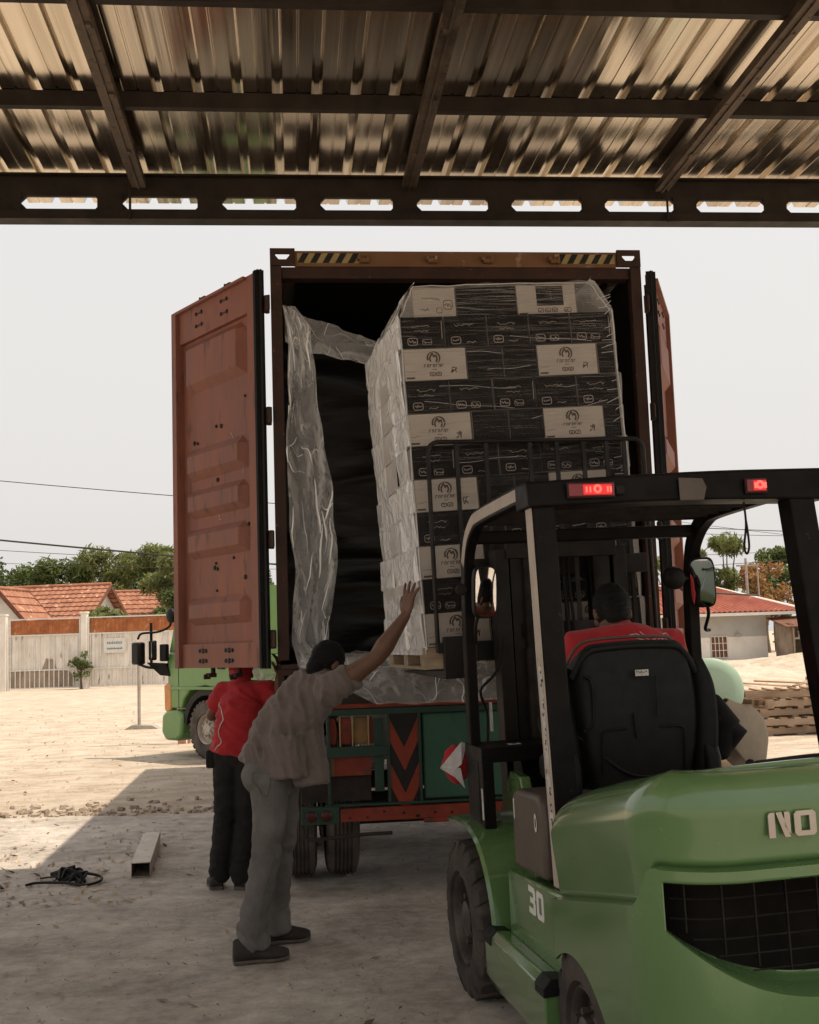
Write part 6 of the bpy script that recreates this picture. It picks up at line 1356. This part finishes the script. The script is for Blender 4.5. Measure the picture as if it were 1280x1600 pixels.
# ============================================================= pallet piles on the right
M['old_wood'] = mat('sunbleached_wood', (.50, .36, .24), (.32, .21, .13), 3, .85, bump=.3, stretch=(.6, 3, 3), c3=(.20, .13, .085), s3=9, t3=.64)
M['old_wood2'] = mat('grey_brown_wood', (.40, .31, .23), (.25, .18, .13), 3, .85, bump=.3, stretch=(.6, 3, 3))
random.seed(12)
def wpallet():
    P_ = empty('wooden_pallet')
    for k in range(3): MB().bx((-.55, -.5 + k * .42, .0), (.55, -.42 + k * .42, .09)).build('stringer', M['old_wood2'], P_)
    for k in range(6): MB().bx((-.55 + k * .2, -.5, .0905), (-.45 + k * .2, .42, .112)).build('deck_board', M['old_wood'], P_)
    for k in range(3): MB().bx((-.55 + k * .5, -.5, -.022), (-.45 + k * .5, .42, -.0005)).build('bottom_board', M['old_wood2'], P_)
    return P_
wp = wpallet(); stack = [(5.75, 18.3, 0), (6.95, 18.5, 0), (5.2, 20.3, 0)]
first = True
for si, (x_, y_, _) in enumerate(stack):
    for k in range((5, 6, 4)[si]):
        o = wp if first else dup(wp); first = False
        o.location = (x_ + rnd(-.13, .13), y_ + rnd(-.1, .1), .024 + k * .138); o.rotation_euler = (0, 0, rnd(-.3, .3) + .1)
        lv = ['bottom', 'second', 'third', 'fourth', 'fifth', 'sixth'][k]; wh = ['stack nearest behind the forklift', 'stack farther right behind the forklift pillar', 'low stack behind the other two'][si]
        tag(o, 'sunbleached wooden pallet, %s from the ground in the %s' % (lv, wh), 'pallet', 'old wooden pallets stacked in the yard') if k else tag(o, 'sunbleached wooden pallet lying lowest in the %s' % wh, 'pallet', 'old wooden pallets stacked in the yard')
bd = MB().bx((-.7, -.06, 0), (.7, .06, .02)).build('loose_board', M['old_wood']); 
places = [(5.2, 17.6, .74, .5, .06), (5.9, 17.8, .735, -.3, .04), (6.2, 18.2, .76, .9, -.05), (4.9, 19.2, .62, 1.3, .10), (5.5, 20.6, .64, -.5, .02), (4.6, 17.3, .03, .8, .0), (5.0, 21.5, .03, .2, .0), (6.9, 18.0, .90, .4, .0), (4.4, 18.9, .03, -.7, 0)]
des = ['long bleached board slanting off the nearest pallet stack', 'bleached board lying flat on the nearest pallet stack', 'short looking board crossing the top of the nearest stack', 'board tipped between the near and low pallet stacks', 'board on top of the low rear stack', 'loose board on the dirt before the pallets', 'loose board on the dirt behind the low stack', 'board on top of the farther right stack', 'loose board on the dirt left of the pallets']
for i, (x_, y_, z_, r_, t_) in enumerate(places):
    o = bd if i == 0 else dup(bd); o.location = (x_, y_, z_ + (.04 if z_ > .1 else 0)); o.rotation_euler = (t_ * 1.6, t_ * 1.6, r_); tag(o, des[i], 'board', 'loose boards around the pallet stacks')
# low earth mounds
for i, (x_, y_, sx, sy, h_) in enumerate(((10.3, 38, 4.0, 3.0, .55), (13.8, 42, 4.5, 3, .75), (8.2, 30, 2.5, 2, .25), (16.5, 50, 6, 3, .6))):
    def f(u, v):
        a = u * 2 - 1; c = v * 2 - 1; rr = min(1, sqrt(a * a + c * c)); return (a * sx, c * sy, h_ * (1 - rr) ** 1.2 * (1 + .5 * noise.noise(V((a * 2 + i, c * 2, i)))) + .10 * noise.noise(V((a * 6, c * 6, i))) * (1 - rr) - .02)
    o = MB().sheet(40, 30, f).build('mound', M['dirt'], None, smooth=80); o.location = (x_, y_, 0); tag(o, 'low dusty earth mound number', 'mound', kind='structure'); o['label'] = 'low dusty earth mound in the far yard'
# ============================================================= gate and fence on the left
M['gate_white'] = mat('chalky_white_sheet', (.84, .79, .72), (.66, .60, .53), 1.2, .8, c3=(.30, .24, .18), s3=1.6, t3=.63, stretch=(2.2, 1, .7))
M['gate_brown'] = mat('rusty_brown_boards', (.44, .155, .055), (.26, .08, .03), 2.2, .8, c3=(.42, .25, .13), s3=5, t3=.6)
M['gate_dark'] = mat('weathered_lower_sheet', (.40, .32, .25), (.20, .15, .11), 1.1, .85, stretch=(2, 1, .8))
for gi, (x0, x1, nb, lab) in enumerate(((-18.2, -14.95, 15, 'white sheet metal gate with a rusty brown top band, left leaf'), (-14.62, -9.6, 22, 'white sheet metal gate leaf with a notice board beside the cab'))):
    gt = empty('gate', (x0, 52, 0), (0, 0, 0), lab, 'gate', 'white sheet gate leaves across the yard')
    wd = x1 - x0; b = MB(); vs = []; n = int(wd / .09)
    for i in range(n + 1): dz = .035 if i % 2 else 0; vs += [(wd * i / n, .03 + dz, .10), (wd * i / n, .03 + dz, 2.42)]
    b.add(vs, [(2 * i, 2 * i + 2, 2 * i + 3, 2 * i + 1) for i in range(n)]); b.build('gate_sheet', M['gate_white'], gt)
    b = MB(); random.seed(gi + 4); xx = .1
    while xx < wd - .15: ww = rnd(.13, .20); b.bx((xx, .02, 2.46), (min(xx + ww, wd - .1), .05, 3.12 + (rnd(-.03, .0) if gi else 0))); xx += ww + .012
    b.build('top_boards', M['gate_brown'], gt)
    b = MB()
    for z_ in (.06, .86, 2.42, 3.14): b.bx((0, -.04, z_), (wd, .0, z_ + .055))
    for x_ in (0, wd - .06): b.bx((x_, -.042, .0), (x_ + .06, .02, 3.2))
    for i in range(nb): x_ = wd * (i + .5) / nb; b.bx((x_ - .022, -.03, .11), (x_ + .022, -.005, 0.87 if i % 3 == 1 else 2.44))
    b.build('gate_frame', M['white'], gt)
    b = MB()
    if gi == 0: b.prism([(.1, .12), (2.9, .12), (3.0, .5), (2.7, .82), (2.2, .84), (2.0, 1.35), (1.7, 1.4), (1.5, .9), (.1, .84)], (0, .018, 0), (1, 0, 0), (0, 0, 1), (0, .006, 0)); b.build('weathered_patch', M['gate_dark'], gt)
    else:
        s_ = empty('notice_board', (.72, -.06, 1.55)); s_.parent = gt; MB().bx((0, 0, 0), (.98, .02, .66)).build('board', M['white'], s_)
        b = MB(); random.seed(9)
        for zr, nn, hh in ((.40, 9, .12), (.16, 11, .08)):
            for i in range(nn): x_ = .15 + i * .70 / nn; b.bx((x_, -.004, zr), (x_ + .05, -.001, zr + hh * rnd(.75, 1))); b.bx((x_, -.0042, zr), (x_ + .065, -.0012, zr + .025)) if i % 2 else None
        b.build('lettering', mat('faded_blue_letters', (.16, .26, .30), None, 5, .7), s_)
for x_, lb in ((-18.42, 'white gate pillar at the left end of the gate'), (-14.78, 'peeling white gate pillar between the two gate leaves')):
    b = MB(); b.bx((-.14, -.12, 0), (.14, .16, 3.35)); b.bx((-.17, -.15, 3.35), (.17, .19, 3.42)); o = b.build('gate_pillar', M['gate_white'], bevel=.01); o.location = (x_, 52, 0); tag(o, lb, 'pillar', 'gate pillars')
b = MB(); vs = []
for i in range(80): dz = .05 if i % 2 else 0; vs += [(-9.4 + i * .15, 52.6 + dz, 0), (-9.4 + i * .15, 52.6 + dz, 2.3)]
b.add(vs, [(2 * i, 2 * i + 2, 2 * i + 3, 2 * i + 1) for i in range(79)]); tag(b.build('fence', M['gate_dark']), 'weathered sheet fence running on behind the truck', 'fence')
b = MB(); b.bx((-45, 52.0, 0), (-18.62, 52.2, 2.6)); tag(b.build('wall', M['gate_white']), 'chalky boundary wall left of the gate', 'wall')
# ============================================================= houses
M['tile'] = mat('terracotta_roof_tiles', (.38, .175, .105), (.25, .105, .065), 2.2, .8, c3=(.58, .33, .22), s3=3, t3=.6)
M['tile_red'] = mat('red_painted_roof_sheet', (.38, .12, .08), (.28, .08, .052), 1.2, .7, c3=(.46, .24, .17), s3=2.4, t3=.64)
M['wall_white'] = mat('sunlit_white_plaster', (.78, .75, .70), (.66, .62, .57), .8, .85, c3=(.52, .45, .38), s3=1.6, t3=.70)
M['wall_eave_shade'] = mat('eave_shaded_plaster', (.44, .43, .41), (.38, .37, .35), .8, .85)  # shadow under the eaves, put into the plaster colour
M['timber'] = mat('brown_fascia_board', (.20, .085, .05), (.12, .05, .03), 4, .8)
def tiled(b, A, B_, C, D, nu, nv, step=.05, wave=.035):
    """quad A,B (eave) D,C (ridge); courses stepped and pan waves"""
    A, B_, C, D = map(V, (A, B_, C, D)); n_ = (B_ - A).cross(D - A).normalized(); n_ = n_ if n_.z > 0 else -n_; vs = []; W_ = nu * 4
    for j in range(nv):
        for e in (0, 1):
            v = (j + e) / nv; L0, R0 = A.lerp(D, v), B_.lerp(C, v)
            for i in range(W_ + 1):
                u = i / W_; vs.append(L0.lerp(R0, u) + n_ * (wave * abs(sin(pi * u * nu)) + (step if e == 0 else 0)))
    m = W_ + 1; fs = [(r * m + i, r * m + i + 1, (r + 1) * m + i + 1, (r + 1) * m + i) for r in range(2 * nv - 1) for i in range(W_)]
    return b.add(vs, fs)
def gable_house(name, loc, rz, L_, Wd, hw, hr, ov, roofm, label, nu, nv, band=False):
    h = empty(name, loc, (0, 0, rz), label, 'house'); b = MB(); b.bx((-L_ / 2, 0, 0), (L_ / 2, Wd, hw)); b.build('wall', M['wall_white'], h)
    for s in (-1, 1):
        b = MB(); b.prism([(0, hw), (Wd, hw), (Wd / 2, hr)], (s * (L_ / 2 - .002), 0, 0), (0, 1, 0), (0, 0, 1), (-s * .12, 0, 0)); b.build('gable_wall', M['wall_white'], h)
    X = L_ / 2 + ov; sl = (hr - hw) / (Wd / 2); ze = hw - ov * sl
    b = MB(); tiled(b, (-X, -ov, ze + .08), (X, -ov, ze + .08), (X, Wd / 2, hr + .08), (-X, Wd / 2, hr + .08), nu, nv); tiled(b, (-X, Wd + ov, ze + .08), (X, Wd + ov, ze + .08), (X, Wd / 2, hr + .08), (-X, Wd / 2, hr + .08), nu, nv)
    b.build('roof', M[roofm], h)
    b = MB(); b.tube([(-X, Wd / 2, hr + .12), (X, Wd / 2, hr + .12)], .11, 10); b.build('ridge_cap', M[roofm], h)
    b = MB()
    for s in (-1, 1):
        b.bar((s * X, -ov, ze + .02), (s * X, Wd / 2, hr + .02), .04, .20); b.bar((s * X, Wd + ov, ze + .02), (s * X, Wd / 2, hr + .02), .04, .20)
    b.bar((-X, -ov, ze), (X, -ov, ze), .03, .16); b.build('fascia', M['timber'], h); return h
h1 = gable_house('house', (-20.8, 60, 0), radians(-8), 7.6, 5.2, 3.3, 5.1, .5, 'tile', 'house with a long orange tiled roof and white gable behind the gate', 26, 9)
for sx_ in (-1.8, 0.2): 
    f_ = MB().bx((sx_, -.03, 1.2), (sx_ + 1.0, -.001, 2.3)).build('window', M['glass_dark'], h1)
h0 = gable_house('house', (-18.5, 57.2, 0), radians(84), 2.8, 2.7, 3.2, 4.72, .35, 'tile', 'small white gabled porch roof standing in front of the long tiled roof', 9, 5)
h2 = gable_house('house', (-17.2, 68, 0), radians(18), 4.6, 4.6, 3.5, 5.1, .5, 'tile', 'second orange roofed house with a brown gable half hidden by trees', 16, 7)
# right house: hipped red roof, white wall with eave shadow painted grey on its upper half, barred window
hr_ = empty('house', (20.1, 66.0, 0), (0, 0, radians(6)), 'low white house with a red hipped roof seen beyond the forklift', 'house')
b = MB(); b.bx((-11, 0, 0), (0, 6, 1.28)); b.build('wall', M['wall_white'], hr_); b = MB(); b.bx((-11, .02, 1.28), (0, 6, 2.75)); b.build('upper_wall', M['wall_eave_shade'], hr_)
b = MB(); E_ = [(-12, -.9, 2.62), (1.9, -.9, 2.62), (1.9, 7, 2.62), (-12, 7, 2.62)]; Rg = [(-9, 3.0, 4.35), (-2.4, 3.0, 4.35)]
tiled(b, E_[0], E_[1], Rg[1], Rg[0], 46, 8, .0, .09); b.build('roof', M['tile_red'], hr_)
b = MB(); tiled(b, E_[1], E_[2], (-2.4, 3.01, 4.35), Rg[1], 24, 8, .03, .05); tiled(b, E_[3], E_[0], Rg[0], (-9, 3.01, 4.35), 24, 8, .03, .05); tiled(b, E_[2], E_[3], Rg[0], Rg[1], 40, 8, .03, .05); b.build('roof', M['tile_red'], hr_)
b = MB(); b.tube([Rg[0], Rg[1], (1.9, -.9, 2.70)], .10, 8); b.tube([Rg[1], (1.9, 7, 2.7)], .1, 8); b.build('ridge_cap', M['wall_white'], hr_)
b = MB(); b.bx((-12, -.88, 2.45), (1.9, -.80, 2.62)); b.bx((-12, -.8, 2.55), (1.9, 0, 2.60)); b.build('fascia', M['wall_white'], hr_)
wn = empty('window', (-3.35, -.02, .12)); wn.parent = hr_; MB().bx((0, 0, 0), (.98, .03, 1.22)).build('pane', M['timber'], wn)
b = MB()
for x_ in (0, .23, .46, .69, .94): b.bx((x_, -.05, 0), (x_ + .04, -.01, 1.22))
for z_ in (0, .4, .8, 1.18): b.bx((0, -.045, z_), (.98, -.012, z_ + .04))
b.build('window_bars', M['white'], wn)
b = MB(); b.lathe([(.02, .35), (.03, .2), (.16, .12), (.17, .02), (.05, -.02), (.001, -.02)], (-1.8, -.25, 1.3), (0, 0, 1), 14); b.build('wall_lamp', M['post'], hr_)
sh_ = empty('shed', (20.6, 63.5, 0), (0, 0, .05), 'ramshackle grey lean-to shed right of the white house', 'shed')
b = MB(); b.bx((0, 2.2, 0), (6, 2.3, 2.2)); b.bx((0, 0, 0), (.12, 2.2, 1.95)); b.build('shed_wall', M['gate_dark'], sh_)
b = MB(); b.add([(-.3, -.4, 1.75), (6, -.4, 1.95), (6, 2.6, 2.5), (-.3, 2.6, 2.3)], [(0, 1, 2, 3)]); o = b.build('shed_roof', M['timber'], sh_); q = o.modifiers.new('t', 'SOLIDIFY'); q.thickness = .05
for i in range(6): MB().bx((.1 + i * .8, -.2, 0), (.18 + i * .8, -.12, 1.9)).build('shed_post', M['old_wood2'], sh_)
b = MB(); b.bx((.1, -.18, 1.05), (5, -.10, 1.15)); b.bx((1.6, .5, 0), (2.2, .6, 1.0)); b.build('shelf', M['post'], sh_); b = MB(); b.bx((.5, -.1, 1.15), (1.0, .2, 1.5)); b.bx((1.5, -.1, 1.15), (1.9, .2, 1.62)); b.build('buckets', M['white'], sh_)
# ============================================================= trees and plants
def leaf_mat(name, c1, c2):
    m = mat(name, c1, c2, .55, .65, spec=.3); t = m.node_tree; bs = t.nodes['Principled BSDF']; out = [x for x in t.nodes if x.type == 'OUTPUT_MATERIAL'][0]
    tr_ = t.nodes.new('ShaderNodeBsdfTranslucent'); tr_.inputs[0].default_value = (c1[0] * 1.3, c1[1] * 1.35, c1[2] * .8, 1); mxs = t.nodes.new('ShaderNodeMixShader'); mxs.inputs[0].default_value = .3
    t.links.new(bs.outputs[0], mxs.inputs[1]); t.links.new(tr_.outputs[0], mxs.inputs[2]); t.links.new(mxs.outputs[0], out.inputs[0]); return m
LM_ = [leaf_mat('olive_leaves', (.125, .155, .055), (.065, .085, .032)), leaf_mat('deep_green_leaves', (.075, .105, .038), (.035, .052, .02)), leaf_mat('pale_green_leaves', (.20, .22, .095), (.11, .13, .05)), leaf_mat('rusty_leaves', (.34, .17, .085), (.20, .15, .06))]
M['bark'] = mat('grey_brown_bark', (.16, .12, .09), (.09, .065, .05), 5, .9, bump=.5)
def tree(x_, y_, h_, w_, mi, seed, label, n=2600, zb=.30, leaf=.16, group='trees behind the yard', name='tree', cat='tree', feather=0):
    random.seed(seed); T = empty(name, (x_, y_, 0)); tag(T, label, cat, group)
    tk_ = MB(); cz = h_ * .62; pts = smooth_path([(0, 0, 0), (rnd(-.1, .1) * w_, rnd(-.1, .1), h_ * .3), (rnd(-.15, .15) * w_, 0, h_ * .62)], 5); k = len(pts); tk_.tube(pts, [.035 * h_ * (1 - .6 * i / k) for i in range(k)], 8)
    cl = []
    for i in range(int(13 + w_ * 1.5)):
        a = rnd(0, 6.283); rr = sqrt(random.random()) * w_ / 2; zz = h_ * (zb + (1 - zb) * random.random() ** .8) ; lim = sqrt(max(.05, 1 - ((zz / h_ - .62) / .42) ** 2)); c = V((rr * cos(a) * lim, rr * sin(a) * lim, min(zz, h_ * .95))); cl.append((c, rnd(.13, .26) * w_ ** .8))
        if i % 2 == 0: tk_.tube([pts[int(k * .55)], pts[int(k * .55)].lerp(c, .5) + V((0, 0, -.1)), c], [.012 * h_, .008 * h_, .003 * h_], 5)
    tk_.build('trunk', M['bark'], T, smooth=60)
    b = MB()
    for _ in range(int(n * 1.7)):
        c, r = random.choice(cl); d = V((random.gauss(0, 1), random.gauss(0, 1), random.gauss(0, .75))); d = d.normalized() * r * random.random() ** .33
        p = c + d; s = leaf * rnd(.5, 1.3); R_ = Euler((rnd(-1.1, 1.1), rnd(-1.1, 1.1), rnd(0, 6.28))).to_matrix()
        if feather: q_ = [V((-s * 1.8, -s * .25, 0)), V((0, -s * .42, -s * .1)), V((s * 1.8, 0, -s * .45)), V((0, s * .42, -s * .1))]
        else: q_ = [V((-s, -s * .1, 0)), V((-s * .1, -s * .55, .1 * s)), V((s, 0, 0)), V((0, s * .55, -.1 * s))]
        b.add([p + R_ @ v for v in q_], [(0, 1, 2, 3)])
    b.build('crown', LM_[mi], T); return T
D_ = lambda s: s
tree(-29.5, 84, 7.4, 9, 0, 31, 'wide olive tree farther back over the long roof', 4200, zb=.2)
tree(-21.5, 86, 7.6, 10, 1, 32, 'wide dark tree farther back between the two roofs', 4600, zb=.2)
tree(-31.5, 78, 8.6, 8, 1, 1, 'dense dark tree at the far left above the tiled roof', 4200)
tree(-27.0, 80, 7.6, 6, 0, 2, 'olive green tree over the left end of the long roof', 3400)
tree(-23.6, 79, 7.8, 5.5, 0, 3, 'olive feathery tree rising over the middle of the long roof', 3400, feather=1)
tree(-20.6, 77, 8.2, 5.5, 2, 4, 'taller pale feathery tree right of the white gable', 3600, feather=1)
tree(-17.3, 78, 8.4, 5.5, 2, 5, 'pale feathery tree behind the second orange roof', 3600, feather=1)
tree(-13.6, 68, 7.0, 4.4, 2, 6, 'bushy pale green tree beside the orange post', 3600, zb=.12, feather=1)
tree(-13.2, 62, 4.6, 2.6, 0, 7, 'small round tree leaning over the second roof', 2000, zb=.15)
tree(-15.4, 57.5, 3.9, 2.4, 2, 8, 'low light green shrubby tree against the gable wall', 1500, zb=.2, name='small_tree')
tree(-12.0, 80, 7.5, 6, 1, 9, 'dark tree hidden mostly behind the left door', 2400)
tree(23.0, 85, 8.6, 4.6, 2, 10, 'pale tree with open crown left of the far pole', 2400, zb=.45, feather=1)
tree(25.0, 82, 6.2, 4.0, 3, 11, 'rusty leaved tree over the red roof', 1800, zb=.4)
tree(27.6, 88, 7.6, 6.0, 0, 12, 'olive tree crown in the middle above the red roof', 4200)
tree(31.6, 86, 7.8, 6.0, 1, 13, 'dark green tree beside the forklift pillar', 3400)
tree(36.5, 88, 7.4, 7.0, 0, 14, 'wide olive tree beyond the forklift pillar', 2600)
tree(18.5, 84, 7.0, 5, 0, 15, 'olive tree behind the left part of the red roof', 2000)
tree(-14.8, 51.6, 1.6, .9, 0, 16, 'little shrub growing on the gate pillar', 500, zb=.35, leaf=.07, name='shrub', cat='shrub', group='shrubs by the gate')
tree(21.9, 62.6, 1.1, 2.2, 2, 17, 'weedy bush in front of the lean-to shed', 900, zb=.05, leaf=.09, name='shrub', cat='shrub', group='shrubs by the shed')
tree(-20.2, 48, .9, 3.0, 2, 18, 'dry grassy bush at the left gate corner', 1300, zb=.02, leaf=.10, name='shrub', cat='shrub', group='shrubs by the gate')
# far tree belt as one mass closing the horizon
random.seed(77); b = MB()
for k in range(150):
    x_ = -160 + k * 2.2 + rnd(-1, 1); y_ = rnd(120, 140); r = rnd(2, 4); zc = rnd(2.5, 6)
    for _ in range(60):
        d = V((random.gauss(0, 1), random.gauss(0, 1), random.gauss(0, 1))).normalized() * r * random.random() ** .4; p = V((x_, y_, zc)) + d; s = rnd(.25, .6); R_ = Euler((rnd(-1, 1), rnd(-1, 1), rnd(0, 6))).to_matrix()
        b.add([p + R_ @ v for v in (V((-s, 0, 0)), V((0, -s * .6, 0)), V((s, 0, 0)), V((0, s * .6, 0)))], [(0, 1, 2, 3)])
tag(b.build('treeline', LM_[0]), 'distant belt of olive trees along the horizon', 'trees', kind='stuff')
# ============================================================= wires and far pole
M['wire'] = mat('black_cable', (.03, .028, .026), None, 5, .6)
def wire(a, c, sag, r, label):
    P = [V(a).lerp(V(c), i / 24) + V((0, 0, -sag * 4 * (i / 24) * (1 - i / 24))) for i in range(25)]; o = MB().tube(P, r, 5).build('overhead_wire', M['wire'], smooth=60); tag(o, label, 'wire', 'overhead wires')
wire((-20, 30, 7.45), (12, 30.0, 4.0), .35, .011, 'highest overhead wire crossing to the left container door')
wire((-20, 30, 5.9), (9, 30, 2.5), .25, .024, 'thick overhead cable sloping above the tiled roofs')
wire((-20, 32, 5.45), (6, 32, 3.4), .3, .008, 'thin overhead wire just under the thick cable')
wire((-20, 34, 5.0), (4, 34, 3.7), .3, .007, 'lowest thin overhead wire over the trees')
wire((5, 30, 4.35), (18, 30, 3.85), .15, .007, 'upper straight wire seen through the overhead guard')
wire((5, 31, 5.0), (18, 31, 3.3), .2, .007, 'steeply sloping wire seen through the overhead guard')
wire((5, 32, 3.75), (18, 32, 4.05), .12, .007, 'middle wire rising to the right through the guard')
wire((5, 30, 3.25), (18, 30, 3.95), .12, .008, 'lowest wire rising to the right through the guard')
b = MB(); b.tube([(0, 0, 0), (0, 0, 6.1)], [.12, .08], 8); b.tube([(.7, 0, 0), (.7, 0, 5.6)], [.06, .05], 8); b.bx((-.6, -.05, 5.6), (.8, .05, 5.7)); o = b.build('utility_pole', M['post'], smooth=40); o.location = (20.9, 72, 0); tag(o, 'twin thin utility pole rising behind the red roof', 'pole')
